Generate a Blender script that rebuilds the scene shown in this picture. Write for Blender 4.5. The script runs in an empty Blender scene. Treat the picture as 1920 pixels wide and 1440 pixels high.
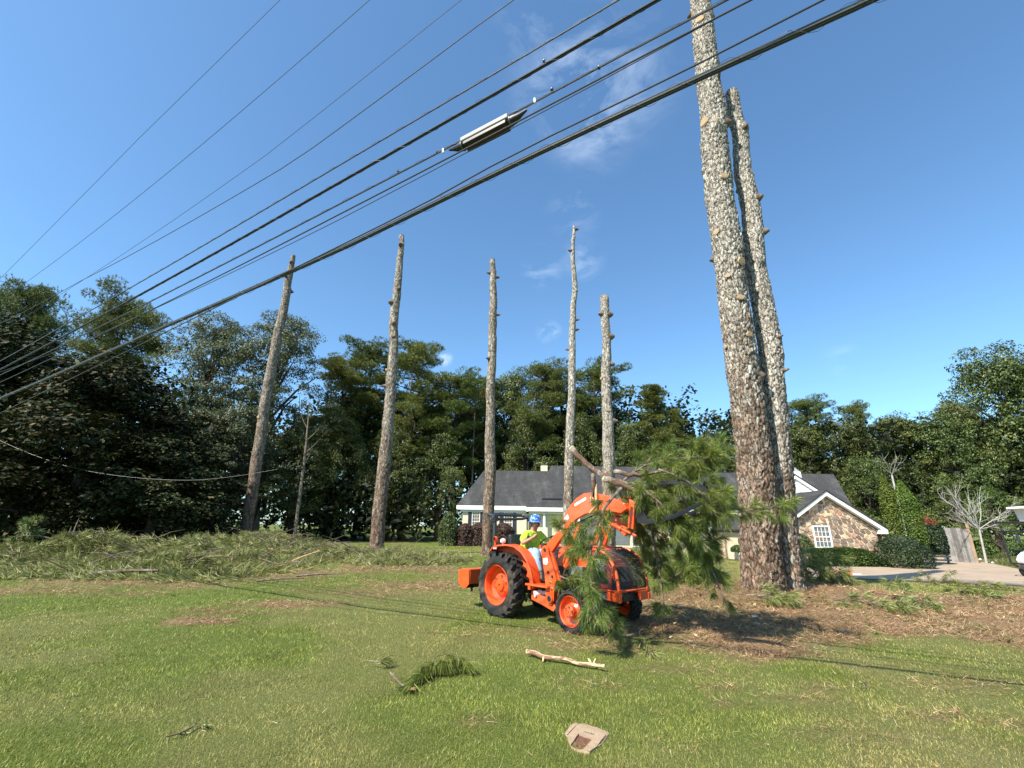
import bpy, bmesh, math, random
import numpy as np
from mathutils import Vector, Matrix
random.seed(7)
PI = math.pi
rad = math.radians
scene = bpy.context.scene
COL = scene.collection

# ------------------------------------------------------------------ camera
CF, CP, CR, CH = 850.0, rad(17.6), rad(0.8), 1.6      # focal length in photo pixels, pitch, roll, eye height
cam_f = np.array([0, math.cos(CP), math.sin(CP)])
_r = np.array([1.0, 0, 0]); _u = np.cross(_r, cam_f)
cam_r = _r*math.cos(CR) + _u*math.sin(CR)
cam_u = -_r*math.sin(CR) + _u*math.cos(CR)
CAM0 = np.array([0, 0, CH])
cd = bpy.data.cameras.new('camera'); cam = bpy.data.objects.new('camera', cd); COL.objects.link(cam)
cam.matrix_world = Matrix(((cam_r[0], cam_u[0], -cam_f[0], 0), (cam_r[1], cam_u[1], -cam_f[1], 0),
                           (cam_r[2], cam_u[2], -cam_f[2], CH), (0, 0, 0, 1)))
cd.sensor_width = 36; cd.lens = 36*CF/1920; cd.clip_end = 5000; cd.clip_start = .05
scene.camera = cam

# ------------------------------------------------------------------ light
SUN_EL = rad(47.5)
TO_SUN = np.array([-.750*math.cos(SUN_EL), -.661*math.cos(SUN_EL), math.sin(SUN_EL)])
TO_SUN /= np.linalg.norm(TO_SUN)
sd = bpy.data.lights.new('sun', 'SUN'); sd.energy = 4.9; sd.angle = rad(0.5); sd.color = (1, .93, .82)
sun = bpy.data.objects.new('sun', sd); COL.objects.link(sun)
sun.rotation_euler = Vector(TO_SUN).to_track_quat('Z', 'Y').to_euler()
scene.view_settings.view_transform = 'Standard'
scene.view_settings.look = 'None'
scene.view_settings.exposure = 1.0
scene.view_settings.gamma = 1.0
scene.view_settings.use_curve_mapping = False

def px_ray(x, y):
    return cam_f + cam_r*(x-960)/CF + cam_u*(720-y)/CF
def at_y(x, y, Y):
    d = px_ray(x, y); return CAM0 + d*(Y/d[1])
def depth_of(p):
    return float((np.array(p)-CAM0) @ cam_f)
def project(P):
    d = np.asarray(P, float) - CAM0
    z = d @ cam_f
    return 960+CF*(d @ cam_r)/z, 720-CF*(d @ cam_u)/z

w = bpy.data.worlds.new('World'); scene.world = w; w.use_nodes = True
nt = w.node_tree; nt.nodes.clear()
def N(tree, typ, **kw):
    n = tree.nodes.new(typ)
    for k, v in kw.items():
        if k.startswith('i_'):
            key = k[2:]
            n.inputs[int(key) if key.isdigit() else key.replace('_', ' ')].default_value = v
        else: setattr(n, k, v)
    return n
out = N(nt, 'ShaderNodeOutputWorld'); bg = N(nt, 'ShaderNodeBackground'); bg.inputs[1].default_value = .106
sky = N(nt, 'ShaderNodeTexSky'); sky.sky_type = 'NISHITA'; sky.sun_disc = False
sky.sun_elevation = SUN_EL; sky.sun_rotation = math.atan2(TO_SUN[0], TO_SUN[1])
sky.air_density = 1.0; sky.dust_density = .8; sky.ozone_density = 1.2; sky.altitude = 200
tc = N(nt, 'ShaderNodeTexCoord')
# thin wispy clouds: noise, present round a few directions of the sky
mp = N(nt, 'ShaderNodeMapping'); mp.inputs['Scale'].default_value = (3.2, 3.2, 7.0); mp.inputs['Rotation'].default_value = (.3, .5, .4)
nz = N(nt, 'ShaderNodeTexNoise'); nz.inputs['Scale'].default_value = 2.6; nz.inputs['Detail'].default_value = 9; nz.inputs['Roughness'].default_value = .62; nz.inputs['Distortion'].default_value = .5
nt.links.new(tc.outputs['Generated'], mp.inputs[0]); nt.links.new(mp.outputs[0], nz.inputs['Vector'])
rp = N(nt, 'ShaderNodeMapRange'); rp.inputs[1].default_value = .47; rp.inputs[2].default_value = .72
nt.links.new(nz.outputs['Fac'], rp.inputs[0])
prev = None
for (cx, cy, ang, amt) in [(1085, 150, .16, .5), (1040, 30, .12, .3), (1110, 215, .13, .5), (1075, 400, .07, .33), (1020, 500, .06, .5), (1090, 490, .06, .4), (1030, 625, .035, .9), (832, 672, .024, 1.3), (1160, 160, .14, .35), (1580, 672, .04, .25), (990, 45, .09, .25)]:
    d = px_ray(cx, cy); d = d/np.linalg.norm(d)
    vd = N(nt, 'ShaderNodeVectorMath', operation='DISTANCE'); vd.inputs[1].default_value = tuple(d)
    nt.links.new(tc.outputs['Generated'], vd.inputs[0])
    mr = N(nt, 'ShaderNodeMapRange', interpolation_type='SMOOTHSTEP'); mr.inputs[1].default_value = 0; mr.inputs[2].default_value = ang
    mr.inputs[3].default_value = amt*.75; mr.inputs[4].default_value = 0
    nt.links.new(vd.outputs['Value'], mr.inputs[0])
    if prev is None: prev = mr.outputs[0]
    else:
        a = N(nt, 'ShaderNodeMath', operation='MAXIMUM'); nt.links.new(prev, a.inputs[0]); nt.links.new(mr.outputs[0], a.inputs[1]); prev = a.outputs[0]
mu = N(nt, 'ShaderNodeMath', operation='MULTIPLY'); nt.links.new(prev, mu.inputs[0]); nt.links.new(rp.outputs[0], mu.inputs[1])
mxc = N(nt, 'ShaderNodeMix', data_type='RGBA'); nt.links.new(mu.outputs[0], mxc.inputs['Factor'])
mxc.inputs['B'].default_value = (6.2, 7.0, 8.0, 1)
nt.links.new(sky.outputs[0], mxc.inputs['A'])
tint = N(nt, 'ShaderNodeMix', data_type='RGBA', blend_type='MULTIPLY'); tint.inputs['Factor'].default_value = 1; tint.inputs['B'].default_value = (.78, 1.07, 1.20, 1)
nt.links.new(sky.outputs[0], tint.inputs['A']); nt.links.new(tint.outputs['Result'], mxc.inputs['A']); nt.links.new(mxc.outputs['Result'], bg.inputs[0]); nt.links.new(bg.outputs[0], out.inputs[0])

# ------------------------------------------------------------------ numeric helpers
def _h(ix, iy, iz, s):
    v = np.sin(ix*127.1 + iy*311.7 + iz*74.7 + s*53.3)*43758.5453
    return v - np.floor(v)
def vnoise(x, y, z=0.0, s=0):
    x, y, z = np.broadcast_arrays(np.asarray(x, float), np.asarray(y, float), np.asarray(z, float))
    ix, iy, iz = np.floor(x), np.floor(y), np.floor(z)
    fx, fy, fz = x-ix, y-iy, z-iz
    fx, fy, fz = fx*fx*(3-2*fx), fy*fy*(3-2*fy), fz*fz*(3-2*fz)
    r = 0
    for a in (0, 1):
        for b in (0, 1):
            for c in (0, 1):
                wgt = (fx if a else 1-fx)*(fy if b else 1-fy)*(fz if c else 1-fz)
                r = r + wgt*_h(ix+a, iy+b, iz+c, s)
    return r
def fbm(x, y, z=0.0, s=0, oct=4):
    r = 0; a = .5; t = 0
    for i in range(oct):
        r = r + a*vnoise(np.asarray(x)*2**i, np.asarray(y)*2**i, np.asarray(z)*2**i, s+i*7); t += a; a *= .5
    return r/t
def worley(x, y, s=0, wrap=0):
    ix, iy = np.floor(x), np.floor(y)
    f1 = np.full(x.shape, 9.0); f2 = np.full(x.shape, 9.0); idc = np.zeros(x.shape)
    for a in (-1, 0, 1):
        for b in (-1, 0, 1):
            cx = ix+a; cy = iy+b
            wx = np.mod(cx, wrap) if wrap else cx
            jx = _h(wx, cy, 1, s); jy = _h(wx, cy, 2, s)
            d = np.hypot(cx+jx-x, cy+jy-y)
            new = d < f1
            f2 = np.where(new, f1, np.minimum(f2, d)); idc = np.where(new, _h(wx, cy, 3, s), idc); f1 = np.where(new, d, f1)
    return f1, f2, idc
def sstep(a, b, x):
    t = np.clip((np.asarray(x, float)-a)/(b-a), 0, 1); return t*t*(3-2*t)
def norm(v):
    v = np.asarray(v, float); return v/np.maximum(np.linalg.norm(v, axis=-1, keepdims=True), 1e-9)

# terrain height, metres
def gh(x, y):
    x = np.asarray(x, float); y = np.asarray(y, float)
    h = .32*sstep(9.5, 16, y)*(1-sstep(8, 15, x))
    h = h + .30*np.exp(-(((x-5.9)/3.2)**2+((y-11.6)/2.4)**2))
    h = h - .28*sstep(17, 26, y)*sstep(9, 16, x)
    h = h + .9*sstep(40, 110, y)
    h = h + .035*(fbm(x*.35, y*.35, s=3)-.5)*sstep(2, 6, y)
    return h
def hit(x, y):
    """where the view ray of a photo pixel meets the terrain"""
    d = px_ray(x, y); t = 2.0; st = .05
    while t < 400:
        p = CAM0 + d*t
        if p[2] <= float(gh(p[0], p[1])): break
        t += st; st *= 1.01
    return np.array([p[0], p[1], float(gh(p[0], p[1]))])

# ------------------------------------------------------------------ object helpers
def tag(o, label=None, cat=None, group=None, kind=None):
    if label: o['label'] = label
    if cat: o['category'] = cat
    if group: o['group'] = group
    if kind: o['kind'] = kind
    return o
def empty(name, loc=(0, 0, 0), rz=0, parent=None):
    o = bpy.data.objects.new(name, None); COL.objects.link(o); o.location = tuple(float(v) for v in loc); o.rotation_euler = (0, 0, rz)
    o.empty_display_size = .2
    if parent: o.parent = parent
    return o
def copy_tree(o, parent=None):
    c = o.copy(); COL.objects.link(c)
    if parent is not None: c.parent = parent
    for ch in list(o.children): copy_tree(ch, c)
    return c
def mesh_np(name, V, Fs, mat=None, parent=None, smooth=False, cols=None, loc=None, attr='Col', matidx=None):
    """V (n,3); Fs: array (m,k) or a list of such arrays"""
    V = np.asarray(V, np.float32)
    if not isinstance(Fs, (list, tuple)): Fs = [Fs]
    Fs = [np.asarray(f, np.int32) for f in Fs if len(f)]
    me = bpy.data.meshes.new(name)
    me.vertices.add(len(V)); me.vertices.foreach_set('co', V.ravel())
    nl = sum(f.size for f in Fs); nf = sum(len(f) for f in Fs)
    me.loops.add(nl); me.loops.foreach_set('vertex_index', np.concatenate([f.ravel() for f in Fs]))
    me.polygons.add(nf)
    tot = np.concatenate([np.full(len(f), f.shape[1], np.int32) for f in Fs])
    st = np.concatenate([[0], np.cumsum(tot)[:-1]]).astype(np.int32)
    me.polygons.foreach_set('loop_start', st); me.polygons.foreach_set('loop_total', tot)
    if smooth: me.polygons.foreach_set('use_smooth', np.ones(nf, bool))
    if matidx is not None: me.polygons.foreach_set('material_index', np.asarray(matidx, np.int32))
    me.update(calc_edges=True)
    if cols is not None:
        ca = me.color_attributes.new(attr, 'FLOAT_COLOR', 'POINT')
        c4 = np.ones((len(V), 4), np.float32); c4[:, :cols.shape[1]] = cols
        ca.data.foreach_set('color', c4.ravel())
    for m in (mat if isinstance(mat, (list, tuple)) else [mat]):
        if m: me.materials.append(m)
    o = bpy.data.objects.new(name, me); COL.objects.link(o)
    if parent is not None: o.parent = parent
    if loc is not None: o.location = tuple(float(v) for v in loc)
    return o
def frame_of(d):
    d = norm(d); up = np.array([0, 0, 1.0]) if abs(d[2]) < .95 else np.array([1.0, 0, 0])
    a = norm(np.cross(d, up)); b = np.cross(a, d); return a, b
class MB:
    """collects shapes that together make ONE part"""
    def __init__(s): s.v = []; s.f = []; s.m = []; s.cur = 0
    def add(s, vs, fs):
        o = len(s.v); s.v += [tuple(map(float, v)) for v in vs]; s.f += [tuple(i+o for i in f) for f in fs]; s.m += [s.cur]*len(fs); return s
    def box(s, c, size, rz=0, ry=0, rx=0):
        sx, sy, sz = [k/2 for k in size]
        R = Matrix.Rotation(rz, 3, 'Z') @ Matrix.Rotation(ry, 3, 'Y') @ Matrix.Rotation(rx, 3, 'X')
        vs = [R @ Vector((a*sx, b*sy, k*sz)) + Vector(c) for a in (-1, 1) for b in (-1, 1) for k in (-1, 1)]
        return s.add(vs, [(0, 1, 3, 2), (4, 6, 7, 5), (0, 4, 5, 1), (2, 3, 7, 6), (0, 2, 6, 4), (1, 5, 7, 3)])
    def tube(s, path, r, n=8, cap=True, jit=0):
        path = [np.array(p, float) for p in path]
        rr = r if hasattr(r, '__len__') else [r]*len(path)
        base = len(s.v); a = None
        for i, p in enumerate(path):
            d = path[min(i+1, len(path)-1)]-path[max(i-1, 0)]
            d = norm(d)
            if a is None: a, b = frame_of(d)
            else:
                a = norm(a-d*(a @ d)); b = np.cross(a, d)
            for k in range(n):
                t = 2*PI*k/n; q = rr[i]*(1+jit*(random.random()-.5))
                s.v.append(tuple(p+q*(math.cos(t)*a+math.sin(t)*b)))
        for i in range(len(path)-1):
            for k in range(n):
                k2 = (k+1) % n
                s.f.append((base+i*n+k, base+i*n+k2, base+(i+1)*n+k2, base+(i+1)*n+k)); s.m.append(s.cur)
        if cap:
            s.f.append(tuple(base+k for k in range(n))[::-1]); s.m.append(s.cur)
            s.f.append(tuple(base+(len(path)-1)*n+k for k in range(n))); s.m.append(s.cur)
        return s
    def cyl(s, p0, p1, r0, r1=None, n=16): return s.tube([p0, p1], [r0, r0 if r1 is None else r1], n)
    def prism(s, pts, y0, y1):
        """outline in x,z extruded along y"""
        n = len(pts); vs = [(x, y0, z) for x, z in pts]+[(x, y1, z) for x, z in pts]
        return s.add(vs, [tuple(range(n)), tuple(range(2*n-1, n-1, -1))]+[(i, (i+1) % n + 0, (i+1) % n+n, i+n)[::-1] for i in range(n)])
    def lathe(s, prof, c, axis='y', n=32, a0=0, a1=2*PI):
        """profile (r, along) spun about an axis through c"""
        full = abs(a1-a0-2*PI) < 1e-6; m = n if full else n+1; base = len(s.v)
        for i in range(m):
            t = a0+(a1-a0)*i/n
            for (r_, h_) in prof:
                if axis == 'y': s.v.append((c[0]+r_*math.cos(t), c[1]+h_, c[2]+r_*math.sin(t)))
                else: s.v.append((c[0]+r_*math.cos(t), c[1]+r_*math.sin(t), c[2]+h_))
        k = len(prof)
        for i in range(n if full else n):
            j = (i+1) % m
            for q in range(k-1):
                s.f.append((base+i*k+q, base+i*k+q+1, base+j*k+q+1, base+j*k+q)); s.m.append(s.cur)
        return s
    def build(s, name, mat, parent=None, smooth=False, bevel=0, loc=None, shift=None):
        me = bpy.data.meshes.new(name)
        V = s.v
        if shift is not None: V = [(a-shift[0], b-shift[1], c-shift[2]) for a, b, c in V]
        me.from_pydata(V, [], s.f)
        for m in (mat if isinstance(mat, (list, tuple)) else [mat]): me.materials.append(m)
        me.polygons.foreach_set('material_index', np.array(s.m, np.int32))
        bm = bmesh.new(); bm.from_mesh(me); bmesh.ops.recalc_face_normals(bm, faces=bm.faces); bm.to_mesh(me); bm.free()
        if smooth:
            me.polygons.foreach_set('use_smooth', np.ones(len(s.f), bool))
            try: me.set_sharp_from_angle(angle=rad(40))
            except Exception: pass
        o = bpy.data.objects.new(name, me); COL.objects.link(o)
        if parent is not None: o.parent = parent
        if loc is not None: o.location = tuple(float(v) for v in loc)
        elif shift is not None: o.location = tuple(float(v) for v in shift)
        if bevel:
            b = o.modifiers.new('bevel', 'BEVEL'); b.width = bevel; b.segments = 2; b.limit_method = 'ANGLE'; b.angle_limit = rad(35)
        return o

# ------------------------------------------------------------------ materials
def newmat(name):
    m = bpy.data.materials.new(name); m.use_nodes = True
    t = m.node_tree; t.nodes.clear()
    o = N(t, 'ShaderNodeOutputMaterial'); b = N(t, 'ShaderNodeBsdfPrincipled'); t.links.new(b.outputs[0], o.inputs[0])
    return m, t, b, o
def ramp(t, fac, stops):
    r = N(t, 'ShaderNodeValToRGB'); cr = r.color_ramp
    while len(cr.elements) < len(stops): cr.elements.new(.5)
    for e, (p, c) in zip(cr.elements, stops): e.position = p; e.color = (*c, 1)
    t.links.new(fac, r.inputs[0]); return r.outputs[0]
def mix(t, fac, a, b, typ='MIX'):
    n = N(t, 'ShaderNodeMix', data_type='RGBA', blend_type=typ)
    for s_, v in (('Factor', fac), ('A', a), ('B', b)):
        if isinstance(v, (int, float)): n.inputs[s_].default_value = v
        elif isinstance(v, tuple): n.inputs[s_].default_value = (*v, 1)
        else: t.links.new(v, n.inputs[s_])
    return n.outputs['Result']
def noise(t, scale, detail=4, rough=.55, coord='Object', vec=None, mapscale=None):
    n = N(t, 'ShaderNodeTexNoise'); n.inputs['Scale'].default_value = scale; n.inputs['Detail'].default_value = detail; n.inputs['Roughness'].default_value = rough
    if vec is None:
        c = N(t, 'ShaderNodeTexCoord'); vec = c.outputs[coord]
    if mapscale:
        m = N(t, 'ShaderNodeMapping'); m.inputs['Scale'].default_value = mapscale; t.links.new(vec, m.inputs[0]); vec = m.outputs[0]
    t.links.new(vec, n.inputs['Vector']); return n.outputs['Fac']
def bump(t, b, h, strength=.4, dist=.01):
    n = N(t, 'ShaderNodeBump'); n.inputs['Strength'].default_value = strength; n.inputs['Distance'].default_value = dist
    t.links.new(h, n.inputs['Height']); t.links.new(n.outputs[0], b.inputs['Normal'])
def plain(name, col, rough=.6, metal=0, var=.25, scale=6, bmp=0, bscale=40, spec=.5, dirt=None, dirt_amt=.4, coat=0):
    m, t, b, o = newmat(name)
    f = noise(t, scale, 5)
    c = ramp(t, f, [(.3, tuple(v*(1-var) for v in col)), (.7, tuple(min(1, v*(1+var*.6)) for v in col))])
    if dirt:
        f2 = noise(t, scale*.45, 8, .7)
        g = N(t, 'ShaderNodeMapRange'); g.inputs[1].default_value = .5; g.inputs[2].default_value = .68; g.inputs[4].default_value = dirt_amt
        t.links.new(f2, g.inputs[0]); c = mix(t, g.outputs[0], c, dirt)
    t.links.new(c, b.inputs['Base Color'])
    b.inputs['Roughness'].default_value = rough; b.inputs['Metallic'].default_value = metal; b.inputs['Specular IOR Level'].default_value = spec
    if coat: b.inputs['Coat Weight'].default_value = coat; b.inputs['Coat Roughness'].default_value = .12
    if bmp: bump(t, b, noise(t, bscale, 4), bmp, .01)
    return m
def leafmat(name, stops, trans=.3, rough=.5, tcol=(.16, .22, .03), spec=.35, big=.25, bigscale=.35):
    """leaves / needles: colour varies leaf by leaf and in large soft patches"""
    m, t, b, o = newmat(name)
    g = N(t, 'ShaderNodeNewGeometry')
    c = ramp(t, g.outputs['Random Per Island'], stops)
    f = noise(t, bigscale, 3, .6)
    k = N(t, 'ShaderNodeMapRange'); k.inputs[1].default_value = .3; k.inputs[2].default_value = .7; k.inputs[3].default_value = 1-big; k.inputs[4].default_value = 1+big
    t.links.new(f, k.inputs[0])
    hs = N(t, 'ShaderNodeHueSaturation'); t.links.new(c, hs.inputs['Color']); t.links.new(k.outputs[0], hs.inputs['Value'])
    oi = N(t, 'ShaderNodeObjectInfo'); k2 = N(t, 'ShaderNodeMapRange'); k2.inputs[3].default_value = .475; k2.inputs[4].default_value = .515
    t.links.new(oi.outputs['Random'], k2.inputs[0]); t.links.new(k2.outputs[0], hs.inputs['Hue'])
    t.links.new(hs.outputs[0], b.inputs['Base Color']); b.inputs['Roughness'].default_value = rough; b.inputs['Specular IOR Level'].default_value = spec
    tr = N(t, 'ShaderNodeBsdfTranslucent'); mm = mix(t, .5, hs.outputs[0], tcol); t.links.new(mm, tr.inputs[0])
    ms = N(t, 'ShaderNodeMixShader'); ms.inputs[0].default_value = trans
    t.links.new(b.outputs[0], ms.inputs[1]); t.links.new(tr.outputs[0], ms.inputs[2]); t.links.new(ms.outputs[0], o.inputs[0])
    return m
def vcolmat(name, rough=.85, bmp=.5, bscale=60, spec=.2, gain=None):
    m, t, b, o = newmat(name)
    a = N(t, 'ShaderNodeVertexColor'); a.layer_name = 'Col'
    f = noise(t, 30, 5, .65)
    c = mix(t, 1.0, a.outputs[0], ramp(t, f, [(.3, (.72, .72, .72)), (.7, (1.2, 1.2, 1.2))]), 'MULTIPLY')
    t.links.new(c, b.inputs['Base Color']); b.inputs['Roughness'].default_value = rough; b.inputs['Specular IOR Level'].default_value = spec
    if bmp: bump(t, b, noise(t, bscale, 5, .7), bmp, .01)
    return m

M = {}
ORANGE = (.80, .085, .012)
M['orange'] = plain('orange_paint', ORANGE, .36, 0, .18, 4, .05, 60, .5, dirt=(.33, .16, .08), dirt_amt=.6, coat=.25)
M['orange_dull'] = plain('orange_paint_dusty', (.66, .10, .025), .5, 0, .18, 5, .05, 60, .4, dirt=(.30, .15, .08), dirt_amt=.6)
M['black'] = plain('black_metal', (.022, .022, .024), .45, .2, .3, 8, .05, 50)
M['dark'] = plain('dark_engine', (.03, .03, .032), .6, .3, .5, 14, .3, 40, dirt=(.09, .07, .05), dirt_amt=.5)
M['gunmetal'] = plain('gunmetal_tube', (.05, .058, .062), .45, .4, .2, 6, .05, 40)
M['grey'] = plain('grey_plastic', (.16, .17, .17), .55, 0, .2, 6)
M['chrome'] = plain('polished_rod', (.6, .6, .6), .18, 1, .05, 6)
M['white'] = plain('white_paint', (.72, .72, .70), .4, 0, .08, 4)
M['decal'] = plain('white_decal', (.78, .77, .73), .5, 0, .12, 9)
M['amber'] = plain('amber_lens', (.55, .07, .02), .2, 0, .2, 20, .3, 60)
M['lamp'] = plain('lamp_glass', (.75, .78, .80), .12, .1, .05, 6)
M['rubber'] = plain('rubber', (.030, .028, .027), .8, 0, .35, 6, .3, 45, .25, dirt=(.19, .135, .08), dirt_amt=.75)
# ------------------------------------------------------------------ ground
def px_poly(pts): return [hit(*p)[:2] for p in pts]
STRAW_POLY = px_poly([(1185, 1128), (1300, 1092), (1400, 1090), (1560, 1098), (1700, 1112), (1920, 1118), (2050, 1125), (2050, 1235), (1920, 1222), (1780, 1200), (1640, 1196), (1520, 1212), (1470, 1232), (1300, 1222), (1180, 1200), (1120, 1180)])
def in_poly_dist(x, y, poly):
    """signed distance, positive inside"""
    x = np.asarray(x, float); y = np.asarray(y, float)
    dmin = np.full(x.shape, 1e9); ins = np.zeros(x.shape, bool)
    n = len(poly)
    for i in range(n):
        ax, ay = poly[i]; bx, by = poly[(i+1) % n]
        ex, ey = bx-ax, by-ay
        t = np.clip(((x-ax)*ex+(y-ay)*ey)/(ex*ex+ey*ey), 0, 1)
        dmin = np.minimum(dmin, np.hypot(x-ax-t*ex, y-ay-t*ey))
        c = ((ay > y) != (by > y)) & (x < (bx-ax)*(y-ay)/(by-ay+1e-12)+ax)
        ins ^= c
    return np.where(ins, dmin, -dmin)
PATCH = [(385, 1168, .75, .3, .9), (455, 1150, .9, .3, .75), (525, 1137, .9, .32, .95), (600, 1135, .7, .3, .5), (700, 1110, 2.0, .8, .35), (800, 1098, 1.6, .8, .6), (180, 1205, .5, .2, .2),
         (720, 1070, 3.0, 1.5, .5), (560, 1072, 2.4, 1.4, .45), (880, 1195, .9, .4, .3), (1010, 1190, 1.2, .5, .5), (1110, 1215, 1.0, .4, .6), (1365, 1292, .28, .14, .8), (1375, 1326, .25, .1, .65), (1490, 1318, .5, .15, .45),
         (1745, 1345, .35, .16, .95), (1560, 1295, .45, .2, .6), (1300, 1262, 1.0, .3, .45), (1800, 1290, 1.1, .4, .35), (1120, 1290, .6, .3, .3), (900, 1362, .25, .12, .55), (800, 1190, .35, .12, .6), (1590, 1385, .5, .2, .3), (1890, 1365, .4, .2, .5), (200, 1095, 3, .5, .5), (60, 1110, 3, .5, .4), (1310, 1398, .5, .2, .2)]
PATCHW = [(*hit(px, py)[:2], rx, ry, a) for px, py, rx, ry, a in [(q[0], q[1], q[2], q[3], q[4]*(.55 if q[1] > 1180 and not (300 < q[0] < 700) else 1)) for q in PATCH]]
def straw_mask(x, y):
    nse = fbm(x*1.3, y*1.3, s=11, oct=5)-.5; n2 = fbm(x*6, y*6, s=12, oct=3)-.5
    m = sstep(-.35, .45, in_poly_dist(x, y, STRAW_POLY)+1.3*nse+.5*n2)
    # thinner where grass comes through
    m = m*(.62+.38*sstep(-.12, .1, fbm(x*.9, y*.9, s=14)-.5+.25*n2))
    for (cx, cy, rx, ry, a) in PATCHW:
        d = np.hypot((x-cx)/rx, (y-cy)/ry)
        m = np.maximum(m, a*sstep(1.35, .2, d+1.8*nse+.9*n2))
    return np.clip(m, 0, 1)
GREEN_POLY = px_poly([(1180, 1245), (1420, 1300), (1560, 1385), (1500, 1440), (700, 1440), (900, 1330)])
def dry_mask(x, y):
    a = fbm(x*.55, y*.55, s=21, oct=4)
    d = sstep(.42, .62, a)*.6
    d = d + .62*sstep(-1, 4, x-.3*y+1.2)*sstep(.28, .55, fbm(x*.8+9, y*.8, s=23))
    d = d*(1-.75*sstep(-.3, .5, in_poly_dist(x, y, GREEN_POLY)))
    return np.clip(d, 0, 1)
def lawn_cols(x, y):
    """R: pine straw, G: dryness, B: fine tone"""
    return np.stack([straw_mask(x, y), dry_mask(x, y), fbm(x*3, y*3, s=31, oct=4)], -1)

# asphalt/concrete driveway outline (far edge, near edge), from the pixels of the photo
DR_FAR = [hit(*p) for p in [(1480, 1066), (1560, 1064), (1655, 1062), (1700, 1058), (1722, 1050), (1738, 1042), (1790, 1044), (1850, 1056), (1920, 1071), (2050, 1092)]]
DR_NEAR = [hit(*p) for p in [(1480, 1084), (1560, 1086), (1650, 1089), (1700, 1091), (1760, 1094), (1800, 1096), (1850, 1098), (1890, 1100), (1940, 1103), (2050, 1112)]]
DR_POLY = [p[:2] for p in DR_NEAR]+[p[:2] for p in DR_FAR[::-1]]

def axis(pts):
    o = []
    for (a, b, s_) in pts: o += list(np.arange(a, b, s_))
    return np.array(o+[pts[-1][1]])
ax = axis([(-900, -300, 100), (-300, -80, 20), (-80, -34, 3), (-34, -14, .5), (-14, 14, .14), (14, 34, .35), (34, 80, 3), (80, 300, 20), (300, 900, 100)])
ay = axis([(-60, 0, 10), (0, 3, 1), (3, 14, .12), (14, 30, .3), (30, 60, 1), (60, 120, 5), (120, 300, 20), (300, 1500, 150)])
X, Y = np.meshgrid(ax, ay)
Z = gh(X, Y); c = lawn_cols(X.ravel(), Y.ravel())
Z = Z + .02*(fbm(X*2.5, Y*2.5, s=5)-.5)*(Y < 40) + .07*c[:, 0].reshape(X.shape)*(Y < 40)*sstep(.35, .75, fbm(X*2.2, Y*2.2, s=6))
nx, ny = len(ax), len(ay)
idx = np.arange(nx*ny).reshape(ny, nx)
Q = np.stack([idx[:-1, :-1].ravel(), idx[:-1, 1:].ravel(), idx[1:, 1:].ravel(), idx[1:, :-1].ravel()], -1)

def lawn_nodes(t, for_blade):
    """colour of the lawn from the baked patch map"""
    a = N(t, 'ShaderNodeVertexColor'); a.layer_name = 'Col'
    sp = N(t, 'ShaderNodeSeparateColor'); t.links.new(a.outputs[0], sp.inputs[0])
    return sp.outputs[0], sp.outputs[1], sp.outputs[2]
m, t, b, o = newmat('lawn_soil')
s1, s2, s3 = lawn_nodes(t, False)
f = noise(t, 14, 6, .7); f2 = noise(t, 70, 5, .7); f3 = noise(t, .6, 4)
g1 = ramp(t, f2, [(.3, (.035, .05, .010)), (.5, (.09, .12, .026)), (.72, (.20, .235, .055))])
g2 = ramp(t, f2, [(.3, (.07, .065, .022)), (.5, (.15, .145, .055)), (.72, (.30, .27, .12))])
st = ramp(t, f2, [(.28, (.05, .03, .018)), (.48, (.19, .12, .065)), (.7, (.38, .265, .155))])
cc = mix(t, s2, g1, g2)
cc = mix(t, ramp(t, f3, [(.3, (0, 0, 0)), (.7, (.25, .25, .25))]), cc, (.10, .14, .03))
cc = mix(t, s1, cc, st)
t.links.new(cc, b.inputs['Base Color']); b.inputs['Roughness'].default_value = .95; b.inputs['Specular IOR Level'].default_value = .1
bump(t, b, f2, .8, .03)
M['lawn'] = m
ground = mesh_np('ground', np.stack([X.ravel(), Y.ravel(), Z.ravel()], -1), Q, M['lawn'], smooth=True, cols=c)
tag(ground, kind='structure')

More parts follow.
